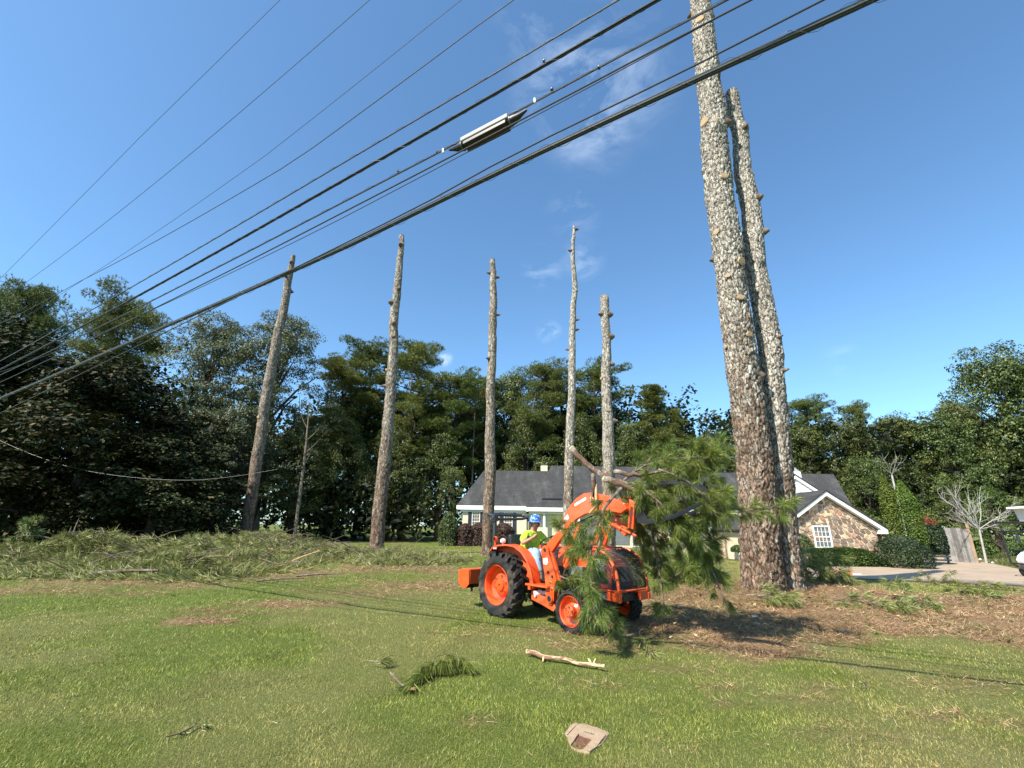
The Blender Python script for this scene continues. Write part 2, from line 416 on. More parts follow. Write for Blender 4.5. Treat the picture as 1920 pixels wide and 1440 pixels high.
m, t, b, o = newmat('concrete_drive')
f = noise(t, 1.1, 8, .65); f2 = noise(t, 60, 5)
cc = ramp(t, f, [(.3, (.22, .16, .105)), (.55, (.38, .285, .19)), (.75, (.46, .35, .24))])
cc = mix(t, .35, cc, ramp(t, f2, [(.35, (.16, .12, .09)), (.65, (.42, .35, .28))]))
t.links.new(cc, b.inputs['Base Color']); b.inputs['Roughness'].default_value = .9; bump(t, b, f2, .3, .01)
M['drive'] = m
def loft_sheet(name, A, B, nu, nv, mat, lift, thick=.12):
    A = np.array(A); B = np.array(B)
    def res(P, n):
        s_ = np.concatenate([[0], np.cumsum(np.linalg.norm(np.diff(P[:, :2], axis=0), axis=1))]); s_ /= s_[-1]
        q = np.linspace(0, 1, n); return np.stack([np.interp(q, np.linspace(0, 1, len(P)), P[:, k]) for k in (0, 1)], -1)
    a = res(A, nu); b_ = res(B, nu)
    V = []
    for j in range(nv):
        p = a+(b_-a)*j/(nv-1); V.append(np.column_stack([p, gh(p[:, 0], p[:, 1])+lift]))
    V = np.concatenate(V)
    id_ = np.arange(nu*nv).reshape(nv, nu)
    q = np.stack([id_[:-1, :-1].ravel(), id_[:-1, 1:].ravel(), id_[1:, 1:].ravel(), id_[1:, :-1].ravel()], -1)
    rim = list(id_[0, :])+list(id_[1:, -1])+list(id_[-1, ::-1][1:])+list(id_[::-1, 0][1:-1])
    n0 = len(V); low = V[rim].copy(); low[:, 2] -= thick
    V = np.concatenate([V, low]); k = len(rim)
    q2 = np.array([[rim[i], rim[(i+1) % k], n0+(i+1) % k, n0+i] for i in range(k)])
    return mesh_np(name, V, [q, q2], mat)
tag(loft_sheet('driveway', DR_FAR, DR_NEAR, 80, 16, M['drive'], .045), kind='structure')

# ------------------------------------------------------------------ grass and straw
rng = np.random.default_rng(3)
def tri_blades(P, D, Wd, side=None):
    """one tapering triangle per blade: base P, tip P+D, width Wd"""
    n = len(P)
    if side is None:
        side = norm(np.cross(D, rng.normal(size=(n, 3))))
    V = np.empty((n, 3, 3)); V[:, 0] = P-side*Wd[:, None]/2; V[:, 1] = P+side*Wd[:, None]/2; V[:, 2] = P+D
    return V.reshape(-1, 3), np.arange(n*3).reshape(n, 3)
KEEP_OUT = []     # (x, y, r) filled with trunk bases and the valve cover before the grass is sown
# ------------------------------------------------------------------ bare pine trunks
def trunk_path(base_px, pts, dY):
    """photo pixels of the stem's centre line -> world points at the distance of its foot, leaning dY metres back per 10 m"""
    b0 = hit(*base_px); P = [b0-np.array([0, 0, .25])]; P.append(b0)
    for (x, y) in pts:
        p = at_y(x, y, b0[1]); p = at_y(x, y, b0[1]+dY*(p[2]-b0[2])/10); P.append(p)
    return np.array(P)
def px_r(p, wpx): return wpx/2*depth_of(p)/CF
TR = {}
def catmull(P, n):
    P = np.asarray(P, float); s_ = np.concatenate([[0], np.cumsum(np.linalg.norm(np.diff(P[:, :3], axis=0), axis=1))])
    q = np.linspace(0, s_[-1], n); o = np.empty((n, P.shape[1]))
    T = np.gradient(P, s_, axis=0)
    i = np.clip(np.searchsorted(s_, q, side='right')-1, 0, len(P)-2)
    h_ = (s_[i+1]-s_[i]); t = (q-s_[i])/h_; t = t[:, None]; h_ = h_[:, None]
    o = (2*t**3-3*t**2+1)*P[i]+(t**3-2*t**2+t)*h_*T[i]+(-2*t**3+3*t**2)*P[i+1]+(t**3-t**2)*h_*T[i+1]
    return o
def make_trunk(name, label, P, wpx, nth, nzv, seed, plate=(.085, .17), relief=.03, grey=(.3, 1.0), knots=(), cat='tree', flare=1.0, group='limbed pines left standing on the lawn'):
    """P path, wpx photo widths at each path point"""
    R = np.array([px_r(p, w_) for p, w_ in zip(P, wpx)])
    A = catmull(np.column_stack([P, R]), nzv)
    C_, Rr = A[:, :3], A[:, 3]
    hh_ = np.linspace(0, 1, nzv); C_[:, 0] += .10*(fbm(hh_*9, hh_*0, s=seed+40, oct=3)-.5)*sstep(.1, .5, hh_)*2; C_[:, 1] += .10*(fbm(hh_*9, hh_*0, s=seed+41, oct=3)-.5)*sstep(.1, .5, hh_)*2
    base = P[1].copy(); H = C_[-1, 2]-base[2]
    th = np.linspace(0, 2*PI, nth, endpoint=False)
    TH, J = np.meshgrid(th, np.arange(nzv))
    hz = C_[J, 2]-base[2]
    r0 = R.mean()
    ncell = max(6, int(round(2*PI*r0/plate[0])))
    u_ = TH/(2*PI)*ncell + .9*(fbm(np.cos(TH)*6, np.sin(TH)*6, hz*5, s=seed+21, oct=3)-.5) + .35*(fbm(np.cos(TH)*2, np.sin(TH)*2, hz*1.2, s=seed)-.5)*2
    v_ = hz/plate[1] + .5*(fbm(np.cos(TH)*3, np.sin(TH)*3, hz*2.5, s=seed+1)-.5)*2
    f1, f2, idc = worley(u_, v_, s=seed, wrap=ncell)
    edge = sstep(.0, .22, f2-f1)
    wj = (fbm(np.cos(TH)*9, np.sin(TH)*9, hz*9, s=seed+31, oct=3)-.5)
    # vertical fissures on the lower trunk
    hf = hz/max(H, 1)
    u2 = u_*.8; f1b, f2b, idb = worley(u2, v_*.35, s=seed+5, wrap=0)
    low = 1-sstep(.0, .22, hf)
    edge = edge*(1-low*.6*(1-sstep(.03, .3, f2b-f1b)))
    hgt = edge*(.75+.5*idc)
    lump = (fbm(np.cos(TH)*1.2, np.sin(TH)*1.2, hz*1.1, s=seed+2)-.5)*2
    rr = Rr[J]*(1+.10*lump) + relief*(hgt-.6+1.3*wj)*np.minimum(1, Rr[J]/.35)
    # root flare
    rr = rr*(1+.22*flare*np.exp(-np.maximum(hz, 0)/(.55))*(1+.5*np.cos(TH*5+seed)))
    T = norm(np.gradient(C_, axis=0)); Ax = norm(np.cross(T, np.array([0, 1.0, 0]))); Bx = np.cross(T, Ax)
    # knots: swellings where a limb was sawn off
    for (zk, tk, sz) in knots:
        ang = np.angle(np.exp(1j*(TH-tk)))
        k = np.exp(-(((hz-zk)/(sz*1.1))**2+((ang*Rr[J])/(sz*1.0))**2)); rr = rr+sz*.55*k
    V = C_[J]+Ax[J]*(rr*np.cos(TH))[..., None]+Bx[J]*(rr*np.sin(TH))[..., None]
    V = V.reshape(-1, 3)-base
    id_ = np.arange(nth*nzv).reshape(nzv, nth)
    q = np.stack([id_[:-1].ravel(), np.roll(id_, -1, 1)[:-1].ravel(), np.roll(id_, -1, 1)[1:].ravel(), id_[1:].ravel()], -1)
    # baked per vertex: how grey and lichen-covered this height is, plate tint
    g = grey[0]+(grey[1]-grey[0])*sstep(0, .5, hf)
    colr = np.stack([g, sstep(.03, .45, hf), .6*idc+.4*edge], -1)
    root = empty(name, base); tag(root, label, cat, group)
    o = mesh_np('stem', V, q, M['bark_big' if nth > 60 else 'bark'], root, smooth=True, cols=colr.reshape(-1, 3))
    # sawn top
    topc = C_[-1]-base; n = nth
    ring = V[-nth:]
    cols = np.tile(np.array([[.42, .34, .24]]), (nth+1, 1))
    V2 = np.vstack([ring, topc+T[-1]*.01]); tri = np.array([[i, (i+1) % nth, nth] for i in range(nth)])
    mesh_np('sawn_top', V2, tri, M['cutwood'], root)
    KEEP_OUT.append((base[0], base[1], Rr[3]*1.25))
    TR[name+str(seed)] = (root, C_-base, Rr, Ax, Bx)
    return root, C_-base, Rr, Ax, Bx, T
def barkmat(name, S):
    m, t, b, o = newmat(name)
    a = N(t, 'ShaderNodeVertexColor'); a.layer_name = 'Col'; sp = N(t, 'ShaderNodeSeparateColor'); t.links.new(a.outputs[0], sp.inputs[0])
    tc = N(t, 'ShaderNodeTexCoord'); nd = N(t, 'ShaderNodeTexNoise'); nd.inputs['Scale'].default_value = 7; nd.inputs['Detail'].default_value = 5; nd.inputs['Roughness'].default_value = .7; t.links.new(tc.outputs['Object'], nd.inputs['Vector'])
    vm = N(t, 'ShaderNodeVectorMath', operation='MULTIPLY_ADD'); vm.inputs[1].default_value = (.20, .20, .20); t.links.new(nd.outputs['Color'], vm.inputs[0]); t.links.new(tc.outputs['Object'], vm.inputs[2])
    mp = N(t, 'ShaderNodeMapping'); mp.inputs['Scale'].default_value = (1, 1, .26); t.links.new(vm.outputs[0], mp.inputs[0])
    v = N(t, 'ShaderNodeTexVoronoi', feature='DISTANCE_TO_EDGE'); v.inputs['Scale'].default_value = S; t.links.new(mp.outputs[0], v.inputs['Vector'])
    vc = N(t, 'ShaderNodeTexVoronoi', feature='F1'); vc.inputs['Scale'].default_value = S; t.links.new(mp.outputs[0], vc.inputs['Vector'])
    v2 = N(t, 'ShaderNodeTexVoronoi', feature='DISTANCE_TO_EDGE'); v2.inputs['Scale'].default_value = S*2.1; t.links.new(mp.outputs[0], v2.inputs['Vector'])
    scl = N(t, 'ShaderNodeSeparateColor'); t.links.new(vc.outputs['Color'], scl.inputs[0])
    brown = ramp(t, scl.outputs[0], [(0, (.13, .085, .058)), (.5, (.20, .135, .092)), (1, (.29, .205, .145))])
    grey = ramp(t, scl.outputs[0], [(0, (.17, .135, .10)), (.5, (.26, .215, .165)), (1, (.35, .30, .235))])
    base = mix(t, sp.outputs[1], brown, grey)
    ln = noise(t, 10, 9, .75, vec=mp.outputs[0])
    ad = N(t, 'ShaderNodeMath', operation='MULTIPLY_ADD'); ad.inputs[1].default_value = .30; t.links.new(sp.outputs[0], ad.inputs[0]); t.links.new(ln, ad.inputs[2])
    ad2 = N(t, 'ShaderNodeMath', operation='MULTIPLY_ADD'); ad2.inputs[1].default_value = .16; t.links.new(scl.outputs[1], ad2.inputs[0]); t.links.new(ad.outputs[0], ad2.inputs[2])
    lm = N(t, 'ShaderNodeMapRange'); lm.inputs[1].default_value = .69; lm.inputs[2].default_value = .82; t.links.new(ad2.outputs[0], lm.inputs[0])
    c = mix(t, lm.outputs[0], base, ramp(t, scl.outputs[2], [(0, (.31, .28, .235)), (1, (.48, .45, .385))]))
    mn = N(t, 'ShaderNodeMath', operation='MULTIPLY_ADD'); mn.inputs[1].default_value = .45; t.links.new(v2.outputs['Distance'], mn.inputs[0]); t.links.new(v.outputs['Distance'], mn.inputs[2])
    e = N(t, 'ShaderNodeMapRange'); e.inputs[1].default_value = .03; e.inputs[2].default_value = .17; t.links.new(mn.outputs[0], e.inputs[0])
    c = mix(t, e.outputs[0], (.07, .05, .036), c)
    # plates catch a finer grain
    fg = noise(t, 60, 5, .7); c = mix(t, 1.0, c, ramp(t, fg, [(.3, (.75, .75, .75)), (.7, (1.2, 1.2, 1.2))]), 'MULTIPLY')
    t.links.new(c, b.inputs['Base Color']); b.inputs['Roughness'].default_value = .92; b.inputs['Specular IOR Level'].default_value = .12
    hh = N(t, 'ShaderNodeMath', operation='MULTIPLY_ADD'); hh.inputs[1].default_value = .35; t.links.new(fg, hh.inputs[0]); t.links.new(e.outputs[0], hh.inputs[2])
    bump(t, b, hh.outputs[0], .9, .025)
    return m
M['bark'] = barkmat('pine_bark', 11.0); M['bark_big'] = barkmat('pine_bark_big', 12.0)
M['cutwood'] = plain('fresh_cut_wood', (.64, .44, .25), .75, 0, .22, 25, .2, 90, .2)
M['barkplain'] = plain('twig_bark', (.15, .105, .075), .9, 0, .45, 14, .8, 60, .15, dirt=(.33, .31, .28), dirt_amt=.7)
M['barkdark'] = plain('tree_bark', (.065, .05, .04), .95, 0, .35, 5, .5, 20, .1)

def stub(tr, px, py, rad_px, L=.06, face=True, down=.25, dead=False):
    """sawn limb stub where the photo shows a cut on this trunk"""
    root, C_, Rr, Ax, Bx, T = tr
    base = np.array(root.location)
    best = None
    for i in range(2, len(C_)-1):
        x, y = project(C_[i]+base)
        if best is None or abs(y-py) < best[0]: best = (abs(y-py), i, x)
    i = best[1]; p = C_[i]; r_ = Rr[i]; dpt = depth_of(p+base)
    off = np.clip((px-best[2])*dpt/CF/r_, -1.0, 1.0)
    view = -norm((p+base-CAM0)*np.array([1, 1, 0])); side = np.array([-view[1], view[0], 0])   # right as seen by the camera
    side = side if side @ cam_r > 0 else -side
    cz = math.sqrt(max(0, 1-off*off))
    d = norm(side*off+view*cz)
    rs = rad_px*dpt/CF
    d2 = norm(d+np.array([0, 0, -.1 if not dead else .5]))
    mb = MB(); s0 = p+d*r_*.7; s1 = p+d*(r_+L)+np.array([0, 0, .0])
    mb.tube([s0, (s0+s1)/2, s1], [rs*1.35, rs*1.15, rs*(1.0 if face else .35)], 12, jit=.15)
    o = mb.build('branch_stub', M['barkplain'], root, smooth=True)
    if face:
        # oblique cut that looks outwards and down
        dn = norm(d2*1.0+np.array([0, 0, -down])); a, b_ = frame_of(dn); n = 14
        c0 = s1+dn*.012
        vs = [c0+rs*1.02*(math.cos(2*PI*k/n)*a+math.sin(2*PI*k/n)*b_)*(1+.12*(random.random()-.5)) for k in range(n)]
        vs2 = [v-dn*.03 for v in vs]
        f = MB(); f.add(vs+vs2, [tuple(range(n)), tuple(range(2*n-1, n-1, -1))]+[(k, (k+1) % n, (k+1) % n+n, k+n) for k in range(n)])
        f.build('cut_face', M['cutwood'], o)
    return o

def knots_auto(n, H, seed, z0=.45, sz=.08):
    r_ = random.Random(seed); return [(H*(z0+(1-z0)*r_.random()), r_.random()*2*PI, sz*(.6+.8*r_.random())) for _ in range(n)]

PF = trunk_path((1433, 1106), [(1418, 900), (1407, 800), (1393, 700), (1367, 500), (1353, 370), (1339, 250), (1322, 110), (1311, 0), (1304, -80)], .2)
tF = make_trunk('limbed_pine_tree', 'thickest bare pine beside the drive, running out of the top of the picture', PF, [72, 70, 63, 58, 55, 50, 48, 44, 38, 33, 28], 140, 820, 5, (.10, .20), .045, (.15, 1.0),
                knots=[(PF[7][2]-PF[1][2]-.1, 1.4, .22), (PF[7][2]-PF[1][2]+.6, 3.0, .2)]+knots_auto(14, 21, 3, .45, .10), flare=.5)
for (x, y, r_) in [(1316, 53, 7), (1326, 239, 9), (1344, 246, 7), (1358, 350, 6.5), (1348, 443, 6), (1387, 505, 8.5), (1368, 528, 4), (1387, 571, 6), (1402, 639, 6), (1366, 652, 3.5)]: stub(tF, x, y, r_*.9, .045)
stub(tF, 1433, 708, 8, .12, False); stub(tF, 1335, 480, 6, .12, False); stub(tF, 1325, 8, 6, .2, False, dead=True); stub(tF, 1290, 20, 6, .15, False); stub(tF, 1345, 155, 7, .1, False); stub(tF, 1362, 240, 8, .14, False)
PG = trunk_path((1477, 1102), [(1462, 900), (1449, 750), (1440, 640), (1430, 560), (1413, 450), (1397, 340), (1382, 240), (1372, 176)], .25)
tG = make_trunk('limbed_pine_tree', 'second thick bare pine close behind the right side of the thickest one', PG, [52, 52, 46, 42, 39, 36, 33, 30, 25, 20], 110, 640, 15, (.09, .19), .04, (.45, 1.0),
                knots=knots_auto(14, 17, 8, .45, .10), flare=.8)
for (x, y, r_) in [(1396, 250, 5), (1420, 380, 6), (1432, 440, 6), (1457, 640, 3.5), (1465, 700, 4)]: stub(tG, x, y, r_, .16, False, dead=True)

def lean_trunk(label, base_px, pts, wpx, seed, cuts, dead, nth=44, nz=420, **k):
    P = trunk_path(base_px, pts, k.pop('dY', .2))
    H = P[-1][2]-P[1][2]
    t_ = make_trunk('limbed_pine_tree', label, P, [v*.93 for v in [wpx[0]*1.06]+wpx], nth, nz, seed, (.13, .30), .022, k.pop('grey', (.2, .8)), knots=knots_auto(16, H, seed, .42, .065), flare=.5, **k)
    for (x, y, r_) in cuts: stub(t_, x, y, r_*.9, .05)
    for (x, y, r_) in dead: stub(t_, x, y, r_, .22, False, dead=True)
    return t_
tA = lean_trunk('slim bare pine leaning right in front of the feathery trees, leftmost of the row', (456, 1020), [(472, 930), (491, 800), (513, 670), (532, 575), (543, 520), (550, 480)], [24, 22, 20, 18, 15, 13, 8], 21,
                [(486, 785, 3.5), (516, 648, 3), (528, 625, 3)], [(546, 495, 3), (553, 505, 3), (537, 522, 2.5), (549, 545, 3)], grey=(.0, .3))
tB = lean_trunk('knotty bare pine by the debris row, between the leaning one and the tractor', (705, 1043), [(712, 950), (722, 860), (732, 740), (739, 640), (743, 560), (748, 500), (754, 442)], [29, 27, 24, 21, 18, 16, 13, 9], 31,
                [(741, 587, 4), (737, 632, 4), (724, 696, 4), (731, 761, 3)], [(735, 570, 4), (747, 545, 3.5), (738, 610, 4), (722, 725, 3), (751, 462, 3)], grey=(.0, .5))
tC = lean_trunk('straight bare pine directly behind the tractor rear wheel', (913, 1043), [(916, 960), (919, 880), (920, 760), (922, 680), (925, 560), (923, 487)], [23, 22, 21, 18, 17, 14, 10], 41,
                [(915, 755, 2.5)], [(916, 512, 3), (931, 520, 2.5), (932, 590, 2.5), (917, 675, 2.5)], grey=(.0, .42))
tD = lean_trunk('thinnest tallest bare pine rising behind the loader arm', (1062, 1043), [(1065, 960), (1068, 860), (1072, 740), (1074, 640), (1076, 560), (1075, 480), (1077, 424)], [20, 19, 18, 15, 13, 11, 8, 5], 51,
                [], [(1080, 430, 2.5), (1071, 470, 2.5), (1083, 600, 2), (1086, 618, 2.5), (1066, 655, 2)], grey=(.45, .95))
tE = lean_trunk('short lumpy bare pine sawn off square behind the loader', (1142, 1043), [(1143, 960), (1140, 860), (1138, 760), (1137, 680), (1136, 620), (1133, 556)], [27, 26, 24, 20, 18, 17, 17], 61,
                [(1129, 711, 3.5), (1140, 771, 3.5), (1131, 742, 2.5)], [(1145, 590, 5), (1146, 632, 5), (1148, 683, 4), (1150, 790, 4), (1128, 590, 4)], grey=(.2, .75))
KEEP = list(KEEP_OUT)

# ------------------------------------------------------------------ valve box in the foreground lawn
VC = hit(1100, 1384)[:2]; KEEP_OUT.append((VC[0], VC[1], .185))
def sow_grass(n):
    lo, hi = math.log(3.0), math.log(34)
    d = np.exp(rng.uniform(lo, hi, n)); a = rng.uniform(rad(-58), rad(60), n)
    x = d*np.sin(a); y = d*np.cos(a)
    keep = (y > 2.6)
    for (kx, ky, kr) in KEEP_OUT: keep &= np.hypot(x-kx, y-ky) > kr
    keep &= in_poly_dist(x, y, DR_POLY) < -.02
    st = straw_mask(x, y)
    keep &= rng.random(n) > st*.93
    x, y, d = x[keep], y[keep], d[keep]; n = len(x)
    c = lawn_cols(x, y)
    z = gh(x, y)-.005
    L = rng.uniform(.020, .040, n)*(d/4)**.28*(1-.25*c[:, 1])*(.75+.5*fbm(x*1.1, y*1.1, s=77))
    W = .0042*(d/4)**.78*rng.uniform(.7, 1.35, n)
    # mown stripes: blades lean with the mower
    lean = (fbm(x*.5+3, y*.5, s=9)-.5)
    D = np.stack([rng.normal(0, .42, n)+lean*1.1, rng.normal(0, .42, n)+.25, np.full(n, .85)], -1); D = norm(D)*L[:, None]
    P = np.stack([x, y, z], -1)
    V, F_ = tri_blades(P, D, W)
    return V, F_, np.repeat(c, 3, 0)
m, t, b, o = newmat('grass_blades')
s1, s2, s3 = lawn_nodes(t, True); g = N(t, 'ShaderNodeNewGeometry')
ra = ramp(t, g.outputs['Random Per Island'], [(0, (.085, .108, .014)), (.35, (.19, .22, .030)), (.7, (.29, .315, .055)), (.93, (.39, .39, .11)), (1, (.48, .42, .19))])
rb = ramp(t, g.outputs['Random Per Island'], [(0, (.15, .135, .03)), (.3, (.28, .245, .065)), (.6, (.41, .345, .12)), (1, (.52, .43, .21))])
cc = mix(t, s2, ra, rb); k = N(t, 'ShaderNodeMapRange'); k.inputs[1].default_value = .25; k.inputs[2].default_value = .75; k.inputs[3].default_value = .72; k.inputs[4].default_value = 1.2
t.links.new(s3, k.inputs[0]); hs = N(t, 'ShaderNodeHueSaturation'); t.links.new(cc, hs.inputs['Color']); t.links.new(k.outputs[0], hs.inputs['Value'])
t.links.new(hs.outputs[0], b.inputs['Base Color']); b.inputs['Roughness'].default_value = .5; b.inputs['Specular IOR Level'].default_value = .3
tr = N(t, 'ShaderNodeBsdfTranslucent'); t.links.new(hs.outputs[0], tr.inputs[0]); ms = N(t, 'ShaderNodeMixShader'); ms.inputs[0].default_value = .3
t.links.new(b.outputs[0], ms.inputs[1]); t.links.new(tr.outputs[0], ms.inputs[2]); t.links.new(ms.outputs[0], o.inputs[0])
M['grass'] = m
V, F_, c = sow_grass(540000)
tag(mesh_np('lawn_grass', V, F_, M['grass'], cols=c), 'short mown lawn grass around the tractor', 'grass', kind='stuff')

M['straw'] = leafmat('pine_straw', [(0, (.11, .055, .028)), (.35, (.27, .155, .08)), (.7, (.42, .27, .15)), (.92, (.58, .44, .28)), (1, (.15, .20, .07))], .15, .7, (.3, .15, .06), .15, .3, .8)
def sow_straw(n):
    P = np.empty((0, 2))
    d = np.exp(rng.uniform(math.log(3.5), math.log(30), n)); a = rng.uniform(rad(-55), rad(60), n)
    x = d*np.sin(a); y = d*np.cos(a); m_ = straw_mask(x, y)
    keep = rng.random(n) < m_**1.1*(.35+.65*sstep(5, 9, d))+.001
    keep &= in_poly_dist(x, y, DR_POLY) < 0
    for (kx, ky, kr) in KEEP_OUT: keep &= np.hypot(x-kx, y-ky) > kr*.9
    x, y, d = x[keep], y[keep], d[keep]; n = len(x)
    a = rng.uniform(0, 2*PI, n); L = rng.uniform(.05, .13, n)*(.7+.5*np.minimum(1, d/12))
    D = np.stack([np.cos(a)*L, np.sin(a)*L, rng.normal(.012, .03, n)], -1)
    P = np.stack([x, y, gh(x, y)+.012+rng.random(n)*.05], -1)
    side = norm(np.cross(D, np.array([0, 0, 1.0])+rng.normal(0, .5, (n, 3))))
    return tri_blades(P, D, (.0016+.0028*(d/8)**1.1)*rng.uniform(.7, 1.6, n), side)
V, F_ = sow_straw(1000000)
tag(mesh_np('pine_straw', V, F_, M['straw']), 'reddish brown pine straw and raked needles around the big trunks', 'pine straw', kind='stuff')

# ------------------------------------------------------------------ leaves, needles, trees
def tufts(P, D, k, L, W, spread=.6, droop=.25, seg2=False, flat=1.0):
    """k needles fanning from every point P along D"""
    n = len(P); P = np.repeat(P, k, 0); D = np.repeat(D, k, 0)
    d = D+spread*rng.normal(size=(n*k, 3))*np.array([1, 1, flat]); d = norm(d); d[:, 2] -= droop*rng.random(n*k); d = norm(d)
    Ls = L*rng.uniform(.65, 1.15, n*k); Ws = np.full(n*k, W)*rng.uniform(.8, 1.3, n*k)
    P = P+d*Ls[:, None]*rng.uniform(-.02, .12, (n*k, 1))
    side = norm(np.cross(d, rng.normal(size=(n*k, 3))))
    if not seg2:
        return tri_blades(P, d*Ls[:, None], Ws, side)
    m_ = n*k; V = np.empty((m_, 5, 3)); mid = P+d*Ls[:, None]*.55
    d2 = norm(d+np.array([0, 0, -1])*rng.uniform(.1, .75, (m_, 1))); tip = mid+d2*Ls[:, None]*.5
    V[:, 0] = P-side*Ws[:, None]*.4; V[:, 1] = P+side*Ws[:, None]*.4; V[:, 2] = mid+side*Ws[:, None]*.5; V[:, 3] = mid-side*Ws[:, None]*.5; V[:, 4] = tip
    i = np.arange(m_)[:, None]*5
    return V.reshape(-1, 3), [i+np.array([[0, 1, 2, 3]]), i+np.array([[3, 2, 4]])]
def leaves(P, S, up=.4, aspect=.55, out_dir=None):
    """rhombus leaves of size S at P"""
    n = len(P); nrm = rng.normal(size=(n, 3)); nrm[:, 2] = np.abs(nrm[:, 2])+up
    if out_dir is not None: nrm = nrm+out_dir*.8
    nrm = norm(nrm); a = norm(np.cross(nrm, rng.normal(size=(n, 3)))); b_ = np.cross(nrm, a)
    S = (S*rng.uniform(.6, 1.3, n))[:, None]
    V = np.empty((n, 4, 3)); V[:, 0] = P-a*S*.5; V[:, 1] = P+b_*S*.5*aspect; V[:, 2] = P+a*S*.5; V[:, 3] = P-b_*S*.5*aspect
    return V.reshape(-1, 3), np.arange(n*4).reshape(n, 4)
def ball(c, r, n, flat=1.0, shell=.35):
    d = norm(rng.normal(size=(n, 3))); q = (shell+(1-shell)*rng.random(n))**(1/2.0)
    return np.asarray(c)+d*(r*q)[:, None]*np.array([1, 1, flat]), d

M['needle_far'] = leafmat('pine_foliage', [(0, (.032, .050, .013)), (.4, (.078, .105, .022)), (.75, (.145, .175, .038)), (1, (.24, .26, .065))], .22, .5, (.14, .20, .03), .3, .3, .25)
M['broad_dark'] = leafmat('broad_foliage', [(0, (.028, .044, .011)), (.45, (.066, .092, .021)), (.8, (.115, .145, .034)), (1, (.19, .21, .06))], .2, .45, (.12, .19, .03), .35, .3, .25)
M['magnolia'] = leafmat('magnolia_leaves', [(0, (.010, .018, .007)), (.6, (.020, .032, .010)), (.85, (.042, .052, .016)), (1, (.14, .10, .045))], .05, .6, (.08, .08, .02), .12, .3, .3)
M['feather'] = leafmat('feathery_foliage', [(0, (.05, .06, .032)), (.5, (.105, .12, .058)), (1, (.18, .19, .10))], .2, .55, (.14, .18, .06), .25, .25, .3)
M['light_leaf'] = leafmat('light_foliage', [(0, (.05, .075, .018)), (.5, (.095, .14, .03)), (1, (.17, .22, .06))], .3, .5, (.18, .25, .04), .3, .25, .4)

def pine_proto(seed, H=20.0, crown0=.45, spread=3.6, nl=44, top=.5, clump=.72, rounded=True, per=66):
    g_ = np.random.default_rng(seed); global rng; old = rng; rng = g_
    P = []; D = []; tb = MB()
    sway = [(0, 0, 0), (.15*g_.normal(), .15*g_.normal(), H*.35), (.3*g_.normal(), .3*g_.normal(), H*.7), (.3*g_.normal(), .3*g_.normal(), H*.97)]
    tb.tube([np.array(s_) for s_ in sway], [.26, .2, .13, .04], 7)
    sw = np.array(sway)
    cen = []
    for i in range(nl):
        t_ = crown0+(1-crown0)*(i+.5*g_.random())/nl
        z = H*t_; q = (t_-crown0)/(1-crown0)
        if rounded: prof = math.sin(PI*min(1, .18+.70*q))**.6
        else: prof = (1-q)**.75*.95+.08
        l = spread*prof*g_.uniform(.55, 1.15); a = i*2.4+g_.normal()*.4
        cx = np.interp(z, sw[:, 2], sw[:, 0]); cy = np.interp(z, sw[:, 2], sw[:, 1])
        rise = g_.uniform(.0, .45) if rounded else g_.uniform(-.15, .18)
        d = np.array([math.cos(a), math.sin(a), rise]); o_ = np.array([cx, cy, z-.25*l*.5])
        e = o_+d*l; mid = o_+d*l*.5-np.array([0, 0, .08*l])
        tb.tube([o_, mid, e], [.055+.012*l, .04, .018], 4, cap=False)
        for k in range(max(3, int(l*2.4))):
            u = g_.uniform(.38, 1.03); c0 = o_+(e-o_)*u+np.array([g_.normal(), g_.normal(), .35*abs(g_.normal())])*.30*l*.45
            cen.append((c0, clump*g_.uniform(.6, 1.25)))
    for k in range(8): cen.append((np.array([sw[-1, 0]+g_.normal()*.35, sw[-1, 1]+g_.normal()*.35, H*g_.uniform(.9, 1.0)]), clump*.75))
    for c0, r_ in cen:
        p, d = ball(c0, r_, per, .55); P.append(p); D.append(d+np.array([0, 0, .5]))
    P = np.concatenate(P); D = norm(np.concatenate(D))
    V, F_ = tufts(P, D, 6, .27, .038, .55, .1)
    rng = old
    return tb, V, F_
